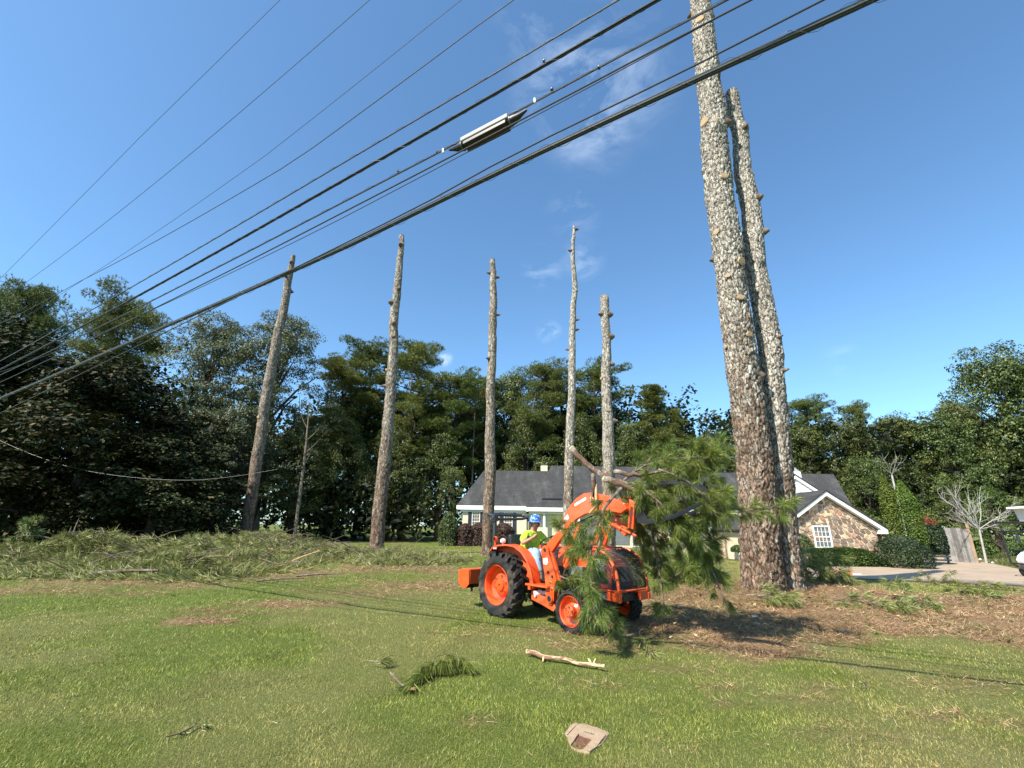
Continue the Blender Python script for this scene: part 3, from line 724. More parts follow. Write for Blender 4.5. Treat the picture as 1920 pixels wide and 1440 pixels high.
def broad_proto(seed, H=14.0, lobes=15, spread=5.0, low=.12, leaf=.19, ncl=480, per=76, flat=.8, weep=False):
    g_ = np.random.default_rng(seed); global rng; old = rng; rng = g_
    tb = MB(); tb.tube([(0, 0, 0), (.1, .1, H*.3), (.2, 0, H*.6)], [.35, .28, .14], 8)
    L = []
    for i in range(lobes):
        q = i/(lobes-1); z = H*(low+.12+(.86-low-.12)*q); a = i*2.4+g_.normal()*.5
        rr = spread*math.sin(PI*min(1, .30+.62*q))*g_.uniform(.35, .72)
        c0 = np.array([math.cos(a)*rr, math.sin(a)*rr, z]); R_ = spread*g_.uniform(.30, .46)*(1-.25*q)
        L.append((c0, R_)); tb.tube([(0.1, 0, H*max(.15, min(.6, q*.7))), c0*np.array([.5, .5, .9]), c0], [.12, .08, .03], 5, cap=False)
    L.append((np.array([0, 0, H*.86]), spread*.3))
    P = []; O = []
    for i in range(ncl):
        c0, R_ = L[g_.integers(len(L))]; d = norm(g_.normal(size=3)); d[2] = d[2]*.9+.1
        cc = c0+d*R_*g_.uniform(.7, 1.08)*np.array([1, 1, flat])
        if cc[2] < H*low*.4: cc[2] = H*low*.4+abs(g_.normal())*.3
        if weep: p, dd = ball(cc, g_.uniform(.35, .8), per, .45); p[:, 2] -= .35*np.hypot(p[:, 0]-cc[0], p[:, 1]-cc[1])
        else: p, dd = ball(cc, g_.uniform(.45, .95), per, .6)
        P.append(p); O.append(dd*.5+d)
    V, F_ = leaves(np.concatenate(P), leaf, .3, .38 if weep else .5, np.concatenate(O))
    rng = old
    return tb, V, F_
PROTO = {}
def proto(key, mk, leafm, barkm='barkdark'):
    tb, V, F_ = mk
    V = np.asarray(V)
    r_ = empty(key); tr_ = tb.build('trunk', M[barkm], r_, smooth=True)
    cr_ = mesh_np('crown', V, F_, M[leafm], r_)
    PROTO[key] = [r_, tr_, cr_, V[:, 2].max(), np.percentile(np.abs(V[:, 0]), 99), False]
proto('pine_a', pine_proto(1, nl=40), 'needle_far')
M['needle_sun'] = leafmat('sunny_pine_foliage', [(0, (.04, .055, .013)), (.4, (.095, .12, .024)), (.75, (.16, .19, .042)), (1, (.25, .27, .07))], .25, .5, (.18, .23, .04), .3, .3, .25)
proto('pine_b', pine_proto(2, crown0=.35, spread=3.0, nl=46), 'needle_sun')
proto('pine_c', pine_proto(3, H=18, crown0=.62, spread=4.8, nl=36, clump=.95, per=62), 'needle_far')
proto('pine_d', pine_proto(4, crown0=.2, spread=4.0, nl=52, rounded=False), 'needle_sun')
proto('oak_a', broad_proto(5), 'broad_dark')
proto('oak_b', broad_proto(6, H=13, spread=5.6, lobes=17, ncl=480), 'broad_dark')
proto('feather', broad_proto(7, H=16, lobes=22, spread=6.2, leaf=.19, ncl=540, per=72, weep=True, flat=.6, low=.1), 'feather')
proto('magnolia', broad_proto(8, H=12, lobes=18, spread=5.2, leaf=.25, ncl=560, per=76, low=.02, flat=1.0), 'magnolia')
proto('young', broad_proto(9, H=6, lobes=10, spread=2.6, leaf=.16, ncl=110, per=50, low=.06, weep=True), 'light_leaf')
def tree(key, label, px, ptop, wpx, Yd, group, rz=None, name=None, gz=None, cat='tree'):
    """a tree whose top stands at pixel (px, ptop) at distance Yd with a crown wpx pixels wide"""
    pr = PROTO[key]; top = at_y(px, ptop, Yd); g0 = float(gh(top[0], Yd)) if gz is None else gz
    if pr[5]: r_ = copy_tree(pr[0])
    else: r_ = pr[0]; pr[5] = True
    r_.name = name or ('pine_tree' if key.startswith('pine') else {'oak': 'broadleaf_tree', 'fea': 'cedar_tree', 'mag': 'magnolia_tree', 'you': 'young_tree'}[key[:3]])
    r_.location = (top[0], Yd, g0-.1)
    sz = (top[2]-g0)/pr[3]; sx = (wpx*depth_of(top)/CF/2)/pr[4]
    r_.scale = (sx, sx, sz); r_.rotation_euler = (0, 0, random.random()*6.28 if rz is None else rz)
    tag(r_, label, cat, group); return r_
GW = 'pines of the wood behind the lawn'; GB = 'broadleaf trees behind the lawn and house'
for a in [
    ('pine_c', 'tall pine with a flat spreading crown at the upper left corner of the wood', 72, 514, 172, 44, GW),
    ('pine_c', 'tall pine with rounded crown crossed by the power lines, second from the left', 252, 538, 180, 40, GW),
    ('magnolia', 'dark magnolia with brownish leaves under the leftmost tall pine', 40, 600, 330, 27, GB),
    ('magnolia', 'dark broad magnolia below the power lines left of the leaning trunk', 225, 665, 300, 26, GB),
    ('magnolia', 'low dark magnolia reaching to the debris row, right of the broad one', 330, 800, 230, 27, GB),
    ('feather', 'feathery grey-green tree with gaps of sky, left of the leaning trunk', 420, 585, 250, 37, GB),
    ('feather', 'feathery grey-green tree behind the top half of the leaning trunk', 545, 583, 250, 39, GB),
    ('feather', 'drooping feathery tree low behind the foot of the leaning trunk', 440, 760, 240, 35, GB),
    ('pine_b', 'pine just left of the second bare trunk, lower of two', 655, 668, 140, 44, GW),
    ('pine_a', 'pine with its top right beside the second bare trunk on the left', 705, 640, 150, 47, GW),
    ('pine_b', 'tall sunlit pine right of the second bare trunk', 783, 628, 145, 46, GW),
    ('pine_a', 'rounded pine between the second and third bare trunks', 860, 692, 140, 46, GW),
    ('pine_b', 'pine right behind the third bare trunk', 905, 712, 120, 50, GW),
    ('oak_a', 'leafy oak top between the third and fourth bare trunks, left one', 960, 684, 120, 50, GB),
    ('pine_a', 'tallest pine between the third and fourth bare trunks', 1018, 672, 130, 48, GW),
    ('pine_b', 'pine close to the left of the fourth bare trunk', 1052, 700, 110, 52, GW),
    ('pine_a', 'pine with open crown behind the fourth and fifth bare trunks', 1112, 678, 150, 50, GW),
    ('pine_d', 'pine with layered pointing branches right of the fifth bare trunk', 1222, 720, 150, 46, GW),
    ('pine_d', 'smaller layered pine in front of the layered pine right of the fifth trunk', 1262, 760, 90, 50, GW),
    ('oak_b', 'low leafy tree behind the branch load, left of the thickest trunk', 1325, 806, 130, 44, GB),
    ('pine_a', 'rounded pine crown right of the second thick trunk', 1502, 740, 110, 58, GW),
    ('pine_a', 'small pine crown standing above the tree mass, right of the rounded one', 1594, 750, 62, 64, GW),
    ('oak_a', 'leafy tree mass behind the right end of the house roof', 1500, 790, 150, 50, GB),
    ('oak_b', 'leafy tree mass above the stone gable', 1585, 778, 150, 50, GB),
    ('oak_a', 'leafy tree mass above the twin evergreens', 1665, 768, 160, 48, GB),
    ('oak_b', 'leafy tree mass above the grey board fence', 1745, 770, 170, 46, GB),
    ('oak_b', 'big dark oak climbing to the right edge of the picture', 1850, 642, 230, 47, GB),
    ('oak_a', 'big dark oak cut by the right edge, behind the cart', 1935, 660, 230, 46, GB),
    ('oak_a', 'dark lower oak left in front of the big dark oak', 1775, 740, 140, 47, GB),
    ('oak_b', 'lower dark tree behind the twin evergreens', 1610, 850, 140, 45, GB),
    ('young', 'pale green spreading tree right of the twin evergreens', 1768, 880, 90, 40, GB),
    ('young', 'pale green tree behind the bare grey tree', 1840, 905, 90, 39, GB),
    ('oak_b', 'leafy tree in the dark wood left behind the second bare trunk', 640, 770, 130, 42, GB),
    ('oak_a', 'leafy tree in the dark wood between second and third bare trunks', 830, 800, 120, 44, GB),
    ('oak_b', 'leafy tree hidden in the wood left of the house', 745, 790, 120, 43, GB),
    ('oak_a', 'leafy tree in the dark wood behind the left house chimney', 985, 770, 120, 47, GB),
    ('oak_b', 'leafy tree in the dark wood behind the main roof', 1085, 770, 120, 47, GB),
    ('oak_a', 'leafy tree in the wood above the branch load', 1180, 780, 110, 46, GB),
    ('oak_a', 'leafy tree in the wood behind the thickest trunk', 1400, 800, 120, 47, GB),
    ('oak_b', 'leafy dark tree at the foot of the wood right of the leaning trunk', 575, 800, 150, 40, GB),
]: tree(*a)
# slim pale stems that show against the dark wood
def far_stem(label, pts, wpx, Yd):
    P = [at_y(x, y, Yd) for x, y in pts]; g0 = float(gh(P[0][0], Yd)); P[0][2] = g0-.1
    P = list(catmull(np.array(P), 12)); wq_ = np.interp(np.linspace(0, 1, 12), np.linspace(0, 1, len(wpx)), wpx); mb = MB(); mb.tube(P, [px_r(p, w_) for p, w_ in zip(P, wq_)], 8, jit=.1)
    for k in range(5): i_ = 6+k; q = P[i_]; d = np.array([random.uniform(-1, 1), random.uniform(-.5, .5), .7]); mb.tube([q, q+d*.8, q+d*1.5+np.array([0, 0, .2])], [.035, .025, .008], 4, cap=False)
    tag(mb.build('tree_stem', M['farstem'], smooth=True, shift=P[0]), label, 'tree trunk', 'slim stems in the dark wood')
M['farstem'] = plain('pale_stem', (.20, .165, .125), .9, 0, .35, 3, .4, 14, .1)
for lab, pts, wd, Yd in [
    ('slim pale stem slanting in the dark wood between the leaning and the second trunk', [(553, 1003), (562, 930), (571, 860), (580, 760)], [7, 6, 4, 1], 36),
    ('slim grey stem low in the wood left of the second trunk', [(547, 985), (556, 900), (560, 840), (562, 740)], [5, 4, 3, .8], 40),
    ('pale forked pine stem right of the second bare trunk', [(738, 985), (746, 900), (757, 800), (768, 740), (778, 670), (782, 640)], [6, 5.5, 4.5, 3.5, 2, .8], 45),
    ('straight stem left of the third bare trunk', [(885, 960), (886, 880), (889, 800), (893, 725)], [4, 3.5, 2.5, .8], 46.5),
    ('straight stem behind the fourth and fifth bare trunks', [(1118, 960), (1118, 840), (1114, 760), (1112, 700)], [5, 4.5, 3, .8], 49),
    ('thin stem between the third and fourth trunks', [(990, 930), (994, 800), (1008, 720), (1016, 685)], [4, 3, 2, .8], 47),
    ('dark thick stem close behind the foot of the leaning trunk', [(480, 1000), (484, 900), (492, 800), (510, 680)], [15, 13, 10, 3], 39),
]: far_stem(lab, pts, wd, Yd)
# the closed dark understorey of the wood
P = []
for (x0, x1, y0, y1, Yd, n) in [(-500, 2400, 880, 990, 62, 420), (300, 1500, 800, 900, 62, 220), (1400, 2400, 830, 930, 62, 160)]:
    for i in range(n):
        c0 = at_y(random.uniform(x0, x1), random.uniform(y0, y1), Yd+random.uniform(-2, 5)); c0[2] = max(c0[2], float(gh(c0[0], c0[1]))+.8); p, d = ball(c0, random.uniform(2, 3.2), 46, .8, .1); P.append(p)
V, F_ = leaves(np.concatenate(P), 1.0, .3)
M['under'] = leafmat('understorey_shade_leaves', [(0, (.008, .014, .006)), (.6, (.016, .026, .010)), (.9, (.03, .045, .014)), (1, (.07, .09, .02))], .12, .6, (.08, .12, .02), .2, .3, .25)  # leaf colours darkened to carry the shade deep under the crowns
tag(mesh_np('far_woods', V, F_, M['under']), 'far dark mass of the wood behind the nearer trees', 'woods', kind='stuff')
P = []
for (x0, x1, y0, y1, Yd, n) in [(-250, 420, 740, 985, 34, 420), (330, 820, 760, 990, 46, 520), (600, 800, 900, 1000, 41, 110), (840, 1440, 770, 960, 50, 420), (-100, 520, 640, 900, 46, 250), (1440, 2050, 790, 985, 49, 420), (1700, 2100, 900, 1000, 46, 160), (1640, 2100, 780, 950, 46, 150), (600, 1300, 730, 860, 54, 420)]:
    for i in range(n):
        c0 = at_y(random.uniform(x0, x1), random.uniform(y0, y1), Yd+random.uniform(-2, 4)); g0 = float(gh(c0[0], c0[1]))
        c0[2] = max(c0[2], g0+.4); p, d = ball(c0, random.uniform(.9, 1.9), 24, .8, .1); P.append(p)
P = np.concatenate(P); V, F_ = leaves(P, .58, .3)
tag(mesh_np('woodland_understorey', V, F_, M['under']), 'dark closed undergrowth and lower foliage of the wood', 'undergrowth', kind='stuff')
# ------------------------------------------------------------------ overhead lines (all hang in vertical planes along the road)
WD = np.array([.871, -.491, 0]); WN = np.array([.491, .871, 0])
M['cable'] = plain('black_cable', (.025, .026, .028), .45, 0, .2, 12, .1, 80, .5)
M['cable_new'] = plain('grey_cable', (.10, .11, .12), .4, .3, .2, 12)
M['wire'] = plain('steel_wire', (.07, .075, .08), .55, .2, .2, 8)
M['case'] = plain('galvanised_case', (.27, .275, .255), .6, .0, .12, 7, .05, 40)
def on_plane(x, y, off):
    d = px_ray(x, y); return CAM0+d*(off/(d @ WN))
def cable_path(pts, off, nseg=60, ext=40):
    Q_ = np.array([on_plane(x, y, off) for x, y in pts]); s_ = Q_ @ WD; o_ = np.argsort(s_); s_, z_ = s_[o_], Q_[o_, 2]
    k = np.polyfit(s_, z_, 2 if len(s_) > 2 else 1)
    if len(k) == 3 and (k[0] < 0 or k[0] > .004): k = np.array([max(0.0006, min(.004, k[0])), *np.polyfit(s_, z_-max(0.0006, min(.004, k[0]))*s_**2, 1)])
    ss = np.linspace(s_[0]-ext, s_[-1]+ext*.5, nseg); zz = np.polyval(k, ss)
    # keep the measured heights inside the frame, the fit beyond it
    zi = np.interp(ss, s_, z_-np.polyval(k, s_)); zz = zz+zi*np.exp(-(np.maximum(0, s_[0]-ss)+np.maximum(0, ss-s_[-1]))/4)
    return WN*off+WD*ss[:, None]+np.array([0, 0, 1])*zz[:, None], ss
def cable(label, pts, off, r_, strands=None, lash=False, mat='cable', cat='cable', name='overhead_cable'):
    P_, ss = cable_path(pts, off, 90)
    root = None
    mb = MB()
    if not strands:
        mb.tube(P_, r_, 8); o = mb.build(name, M[mat], smooth=True, shift=P_[45])
        return tag(o, label, cat), P_, ss
    root = empty(name, P_[45]); tag(root, label, cat)
    for (dx, dz, rs, mt) in strands:
        m_ = MB(); m_.tube(P_+WN*dx*.85+np.array([0, 0, dz*.85]), rs*.85, 8); q = m_.build('cable_strand', M[mt], root, smooth=True); q.location = -Vector(P_[45])
    if lash:
        Pf, sf = cable_path(pts, off, 90*14); ph = sf*2*PI/.42
        hel = Pf+WN*(np.cos(ph)*r_)[:, None]+np.array([0, 0, 1])*(np.sin(ph)*r_)[:, None]
        m_ = MB(); m_.tube(hel, .0018, 4); q = m_.build('lashing_wire', M['wire'], root, smooth=True); q.location = -Vector(P_[45])
    return root, P_, ss
cable('thin wire at far upper left, highest of the nine overhead lines', [(525, 0), (262, 258), (8, 515)], 4.2, .006, mat='wire', cat='power line', name='power_wire')
cable('thin wire, second from the upper left corner', [(693, 0), (380, 270), (62, 520)], 4.0, .006, mat='wire', cat='power line', name='power_wire')
cable('very thin wire, third from the upper left corner', [(864, 0), (500, 290), (140, 535)], 3.9, .0045, mat='wire', cat='power line', name='power_wire')
cable('thin wire running just below the very thin third wire', [(960, 0), (555, 300), (145, 530)], 3.6, .007, mat='wire', cat='power line', name='power_wire')
cable('single black cable with lashing just above the double one', [(1158, 0), (640, 307), (347, 480), (0, 677)], 3.3, .014, [(0, 0, .0075, 'cable_new'), (0, -.013, .0085, 'cable')], True)
cable('lashed double black cable, second from the top of the thick group', [(1232, 0), (640, 340), (393, 480), (0, 693)], 3.3, .026, [(0, .018, .008, 'cable_new'), (-.008, -.002, .012, 'cable'), (.010, -.014, .010, 'cable')], True)
_, PS, sS = cable('black cable that carries the silver splice case', [(1361, 0), (1280, 41), (960, 213), (640, 380), (448, 480), (0, 703)], 3.3, .016, [(0, 0, .0065, 'cable'), (0, -.016, .009, 'cable')], True)
cable('black cable passing just below the silver splice case', [(1409, 0), (1280, 66), (640, 400), (485, 480), (0, 717)], 3.15, .012, [(0, 0, .010, 'cable')], False)
cable('thin wire hanging just below the splice case cable', [(1130, 150), (965, 238), (720, 368), (640, 410), (320, 565)], 3.3, .005, mat='cable', name='overhead_cable')
cable('thin cable merging into the thick bundle from above', [(1544, 0), (1280, 135), (960, 290), (790, 385)], 3.2, .008, mat='cable', name='overhead_cable')
cable('thickest bundle of lashed black cables, lowest of all lines', [(1634, 0), (1280, 160), (960, 310), (640, 467), (310, 612), (0, 747)], 3.3, .046,
      [(0, .030, .014, 'cable_new'), (-.018, .006, .017, 'cable'), (.020, .002, .018, 'cable'), (0, -.024, .017, 'cable'), (.004, .012, .012, 'cable_new'), (-.024, -.016, .010, 'cable_new')], True)
# service wire hanging low across the dark trees at the left
Pw = [at_y(x, y, 22) for x, y in [(-60, 795), (0, 826), (60, 852), (150, 880), (230, 893), (300, 899), (370, 900), (440, 893), (520, 880)]]
mb = MB(); mb.tube(catmull(np.array(Pw), 40), .0065, 6)
tag(mb.build('service_wire', M['cable'], smooth=True, shift=Pw[4]), 'thin service wire sagging across the dark magnolias at the left', 'cable')
# splice case
def pt_on(P_, px): 
    xs = np.array([project(p)[0] if depth_of(p) > .3 else -1e9 for p in P_]); i = int(np.argmin(np.abs(xs-px))); return P_[i]
off = 3.3
c0 = on_plane(869, 264, off); c1 = on_plane(957, 218, off); dv = norm(c1-c0); c1 = c1+dv*.0
root = empty('splice_case', (c0+c1)/2); tag(root, 'silver box shaped splice case, black boots and painted underside shade, hanging on a cable', 'splice case')
inv = -Vector((c0+c1)/2); upv = np.array([0, 0, 1.0]); sv = norm(np.cross(dv, upv)); uv = np.cross(sv, dv)
def obox(mb, a, b_, w_, h_, o1=0, o2=0):
    vs = []
    for p in (a, b_):
        for (i, j) in ((-1, -1), (1, -1), (1, 1), (-1, 1)): vs.append(p+sv*(i*w_/2+o1)+uv*(j*h_/2+o2))
    mb.add(vs, [(0, 1, 2, 3), (4, 7, 6, 5), (0, 4, 5, 1), (1, 5, 6, 2), (2, 6, 7, 3), (3, 7, 4, 0)])
mb = MB(); obox(mb, c0, c1, .15, .062, 0, -.05); q = mb.build('case_body', M['case'], root, bevel=.012); q.location = inv
mb = MB(); obox(mb, c0+dv*.03, c1-dv*.03, .13, .05, 0, -.107); q = mb.build('case_lower_half_shade', M['black'], root, bevel=.008); q.location = inv  # shade of the unlit underside, put in as a black lower half
for (a, sgn, pxx) in ((c0, -1, 855), (c1, 1, 984)):
    mb = MB(); mb.tube([a-uv*.075, a+dv*sgn*.05-uv*.072, a+dv*sgn*.13-uv*.05, a+dv*sgn*.20-uv*.028], [.052, .05, .025, .012], 12); q = mb.build('cable_boot', M['black'], root, smooth=True); q.location = inv
    mb = MB(); mb.cyl(a-uv*.075-dv*sgn*.004, a-uv*.075+dv*sgn*.012, .058, n=14); q = mb.build('collar', M['cable_new'], root, smooth=True); q.location = inv
for k in (.2, .8):
    a = c0+(c1-c0)*k; mb = MB(); mb.box(a+uv*.0, (.03, .03, .03)); mb.cyl(a-uv*.01, a+uv*.02, .012, n=8); q = mb.build('hanger_clamp', M['cable_new'], root); q.location = inv
for lab, px_, w_ in [('small white spacer left of the splice case', 831, 0), ('small white spacer right of the splice case', 1003, 0)]:
    p = on_plane(px_, 283 if px_ < 900 else 189, off); mb = MB(); mb.tube([p-uv*.035, p-uv*.03, p+uv*.03, p+uv*.035], [.006, .014, .014, .006], 10)
    tag(mb.build('cable_spacer', M['decal'], smooth=True, shift=p), lab, 'spacer')
for lab, (x, y) in [('dark clamp on the double cable above the splice case', (1020, 115)), ('dark clamp on the splice cable at its upper right', (1123, 127)), ('dark clamp near the right white spacer', (1035, 168)), ('dark clamp near the left white spacer', (820, 285)), ('dark clamp far down left on the splice cable', (747, 321))]:
    p = on_plane(x, y, off); mb = MB(); mb.box(p, (.03, .02, .025)); mb.cyl(p, p+uv*.03, .006, n=6); mb.cyl(p+sv*.02, p-sv*.02, .005, n=6)
    tag(mb.build('cable_clamp', M['black'], shift=p), lab, 'clamp')

# ------------------------------------------------------------------ the house
m, t, b, o = newmat('roof_shingles')
tc_ = N(t, 'ShaderNodeTexCoord'); mp_ = N(t, 'ShaderNodeMapping'); mp_.inputs['Scale'].default_value = (1, 1.4, 1.4)
br = N(t, 'ShaderNodeTexBrick'); br.inputs['Scale'].default_value = 2.2; br.inputs['Color1'].default_value = (.050, .050, .050, 1); br.inputs['Color2'].default_value = (.068, .067, .066, 1); br.inputs['Mortar'].default_value = (.03, .03, .03, 1); br.inputs['Mortar Size'].default_value = .03
sepx = N(t, 'ShaderNodeSeparateXYZ'); cmb = N(t, 'ShaderNodeCombineXYZ'); t.links.new(tc_.outputs['Object'], sepx.inputs[0]); t.links.new(sepx.outputs[0], cmb.inputs[0]); t.links.new(sepx.outputs[2], cmb.inputs[1]); t.links.new(cmb.outputs[0], br.inputs['Vector'])
ns = noise(t, .9, 7, .7, mapscale=(1.5, .5, .35))
c_ = mix(t, 1.0, br.outputs[0], ramp(t, ns, [(.3, (.65, .65, .65)), (.55, (1.0, 1.0, 1.0)), (.75, (1.75, 1.75, 1.7))]), 'MULTIPLY')
t.links.new(c_, b.inputs['Base Color']); b.inputs['Roughness'].default_value = .9; b.inputs['Specular IOR Level'].default_value = .2; bump(t, b, noise(t, 25, 4), .5, .02); M['shingle'] = m
m, t, b, o = newmat('cream_brick')
tc_ = N(t, 'ShaderNodeTexCoord'); sepx = N(t, 'ShaderNodeSeparateXYZ'); cmb = N(t, 'ShaderNodeCombineXYZ'); t.links.new(tc_.outputs['Object'], sepx.inputs[0]); ad = N(t, 'ShaderNodeMath', operation='ADD')
t.links.new(sepx.outputs[0], ad.inputs[0]); t.links.new(sepx.outputs[1], ad.inputs[1]); t.links.new(ad.outputs[0], cmb.inputs[0]); t.links.new(sepx.outputs[2], cmb.inputs[1])
br = N(t, 'ShaderNodeTexBrick'); br.inputs['Scale'].default_value = 4.4; t.links.new(cmb.outputs[0], br.inputs['Vector'])
br.inputs['Color1'].default_value = (.74, .66, .44, 1); br.inputs['Color2'].default_value = (.68, .60, .40, 1); br.inputs['Mortar'].default_value = (.56, .49, .34, 1); br.inputs['Mortar Size'].default_value = .02
t.links.new(br.outputs[0], b.inputs['Base Color']); b.inputs['Roughness'].default_value = .8; bump(t, b, br.outputs['Fac'], -.4, .01); M['brick'] = m
M['trim'] = plain('white_trim', (.80, .80, .74), .5, 0, .06, 3)
M['siding'] = plain('white_siding', (.80, .79, .73), .55, 0, .06, 2)
M['shutter'] = plain('slate_shutter', (.045, .055, .070), .6, 0, .15, 4)
M['mortar'] = plain('stone_mortar', (.66, .54, .39), .95, 0, .25, 6, .6, 30, .15)
M['tanbrick'] = plain('tan_brick', (.48, .33, .20), .9, 0, .3, 9, .5, 30)
M['blind'] = plain('window_blind', (.74, .52, .26), .7, 0, .15, 3)
M['curtain'] = plain('grey_curtain', (.26, .29, .30), .8, 0, .2, 3)
m, t, b, o = newmat('window_glass'); b.inputs['Base Color'].default_value = (.10, .12, .13, 1); b.inputs['Roughness'].default_value = .06; b.inputs['Alpha'].default_value = .10; M['glass'] = m
SC = []
for i, c_ in enumerate([(.22, .155, .11), (.30, .21, .145), (.42, .22, .13), (.56, .43, .28), (.27, .20, .155), (.19, .14, .105), (.50, .31, .19), (.40, .31, .22)]):
    SC.append(plain('field_stone_%s' % 'abcdefgh'[i], c_, .9, 0, .35, 4, .6, 18, .2, dirt=(.5, .40, .28), dirt_amt=.35))

YM = 36.0; YG = 28.0
hb = empty('brick_house', (at_y(1240, 1000, YM)[0], YM, float(gh(8, YM)))); HO = Vector(hb.location)
tag(hb, 'long cream brick house with dark shingle roof and a fieldstone gable wing', 'house')
def hp(mb, name, mat, parent=hb, **k):
    o_ = mb.build(name, mat, parent, **k); o_.location = -HO if parent is hb else (0, 0, 0); return o_
def P3(x, y, Y): return at_y(x, y, Y)
# main body, two roof sections facing the lawn
xl = P3(866, 1000, YM)[0]; xs = P3(987, 1000, YM)[0]; xr = P3(1480, 1000, YM)[0]
ez1 = P3(900, 952, YM)[2]; ez2 = P3(1050, 964, YM)[2]
rz1 = P3(960, 883, YM+5)[2]; rz2 = P3(1060, 873, YM+5)[2]; rz3 = P3(1500, 890, YM+5)[2]
gz = float(gh(5, YM))-.4
mb = MB(); mb.box(((xl+xs)/2, YM+5, (gz+ez1)/2), (xs-xl, 10, ez1-gz)); hp(mb, 'wall', M['brick'])
mb = MB(); mb.box(((xs+xr)/2+.02, YM+5.15, (gz+ez2)/2), (xr-xs, 10, ez2-gz)); hp(mb, 'wall', M['brick'])
def roof_slab(name, pts_front, pts_back, thick=.16, mat='shingle'):
    f = [np.array(p) for p in pts_front]; k = [np.array(p) for p in pts_back]
    q = f+k[::-1]; n = len(q); vs = q+[p-np.array([0, 0, thick]) for p in q]
    mb = MB(); mb.add(vs, [tuple(range(n)), tuple(range(2*n-1, n-1, -1))]+[(i, i+n, (i+1) % n+n, (i+1) % n) for i in range(n)])
    return hp(mb, name, M[mat])
ov = .18
e1l = P3(857, 944, YM-ov); e1r = P3(990, 951, YM-ov); r1l = P3(908, 883, YM+5); r1r = P3(1035, 882, YM+5)
e1r[2] = e1l[2] = (e1l[2]+e1r[2])/2; r1r[2] = r1l[2] = (r1l[2]+r1r[2])/2
rf = roof_slab('roof', [e1l, e1r], [r1l, r1r])
slp = (r1l[2]-e1l[2])/(r1l[1]-e1l[1]); ye2 = YM-ov-.3; e2l = P3(986, 956, ye2); e2l[2] = e1l[2]-slp*.3+.10; e2r = P3(1500, 974, ye2); e2r[2] = e2l[2]
r2z = P3(1034, 873, YM+6)[2]; yr2 = ye2+(r2z-e2l[2])/slp; r2l = P3(1034, 873, yr2); r2r = P3(1300, 876, yr2); r2r[2] = r2l[2]; m2 = P3(1300, 968, ye2); m2[2] = e2l[2]
roof_slab('roof', [e2l, m2], [r2l, r2r])
r3l = P3(1300, 889, YM+4.6); r3r = P3(1563, 889, YM+4.6); r3l[2] = r3r[2]; r3l[0] = r2r[0]-.2
e3l = m2+np.array([.02, 0, -.02]); e3r = P3(1606, 968, ye2); e3r[2] = e3l[2]
roof_slab('roof', [e3l, e3r], [r3l, r3r])
for a, b_, c_, d_ in ((e1l, e1r, r1l, r1r), (e2l, m2, r2l, r2r), (e3l, e3r, r3l, r3r)):   # back slopes and gable ends
    ba, bb = a+np.array([0, 10.6, 0]), b_+np.array([0, 10.6, 0])
    roof_slab('roof', [c_+np.array([0, .02, 0]), d_+np.array([0, .02, 0])], [ba, bb])
    for u_, v_, w_ in ((a, c_, ba), (b_, d_, bb)) if a is e1l else ((b_, d_, bb),):
        mb = MB(); inn = np.array([.05 if u_ is a else -.05, 0, -.18])
        mb.add([u_+inn+np.array([0, .4, 0]), v_+inn, w_+inn-np.array([0, .4, 0])], [(0, 1, 2)]); hp(mb, 'gable', M['siding'])
def strip(a, b_, h_, t_, name='fascia', mat='trim', dz=0):
    a = np.array(a); b_ = np.array(b_); mb = MB(); y0, y1 = a[1]-t_, a[1]
    mb.add([(a[0], y0, a[2]+dz-h_), (b_[0], b_[1]-t_, b_[2]+dz-h_), (b_[0], b_[1]-t_, b_[2]+dz), (a[0], y0, a[2]+dz), (a[0], y1, a[2]+dz-h_), (b_[0], b_[1], b_[2]+dz-h_), (b_[0], b_[1], b_[2]+dz), (a[0], y1, a[2]+dz)],
           [(0, 1, 2, 3), (7, 6, 5, 4), (0, 4, 5, 1), (3, 2, 6, 7), (0, 3, 7, 4), (1, 5, 6, 2)]); return hp(mb, name, M[mat])
strip(e1l-np.array([.03, 0, 0]), e1r+np.array([.02, 0, 0]), .26, .07, dz=-.03); strip(e2l-np.array([.02, 0, 0]), e3r, .28, .07, dz=-.03)
for a, b_, z in ((e1l, e1r, ez1), (e2l, e3r, ez2)):
    mb = MB(); mb.box(((a[0]+b_[0])/2, YM-.10, a[2]-.31), (b_[0]-a[0]-.1, .3, .05)); hp(mb, 'soffit', M['trim'])
    mb = MB(); mb.box(((a[0]+b_[0])/2, YM-.03, a[2]-.42), (b_[0]-a[0]-.5, .06, .18)); hp(mb, 'frieze_board', M['trim'])
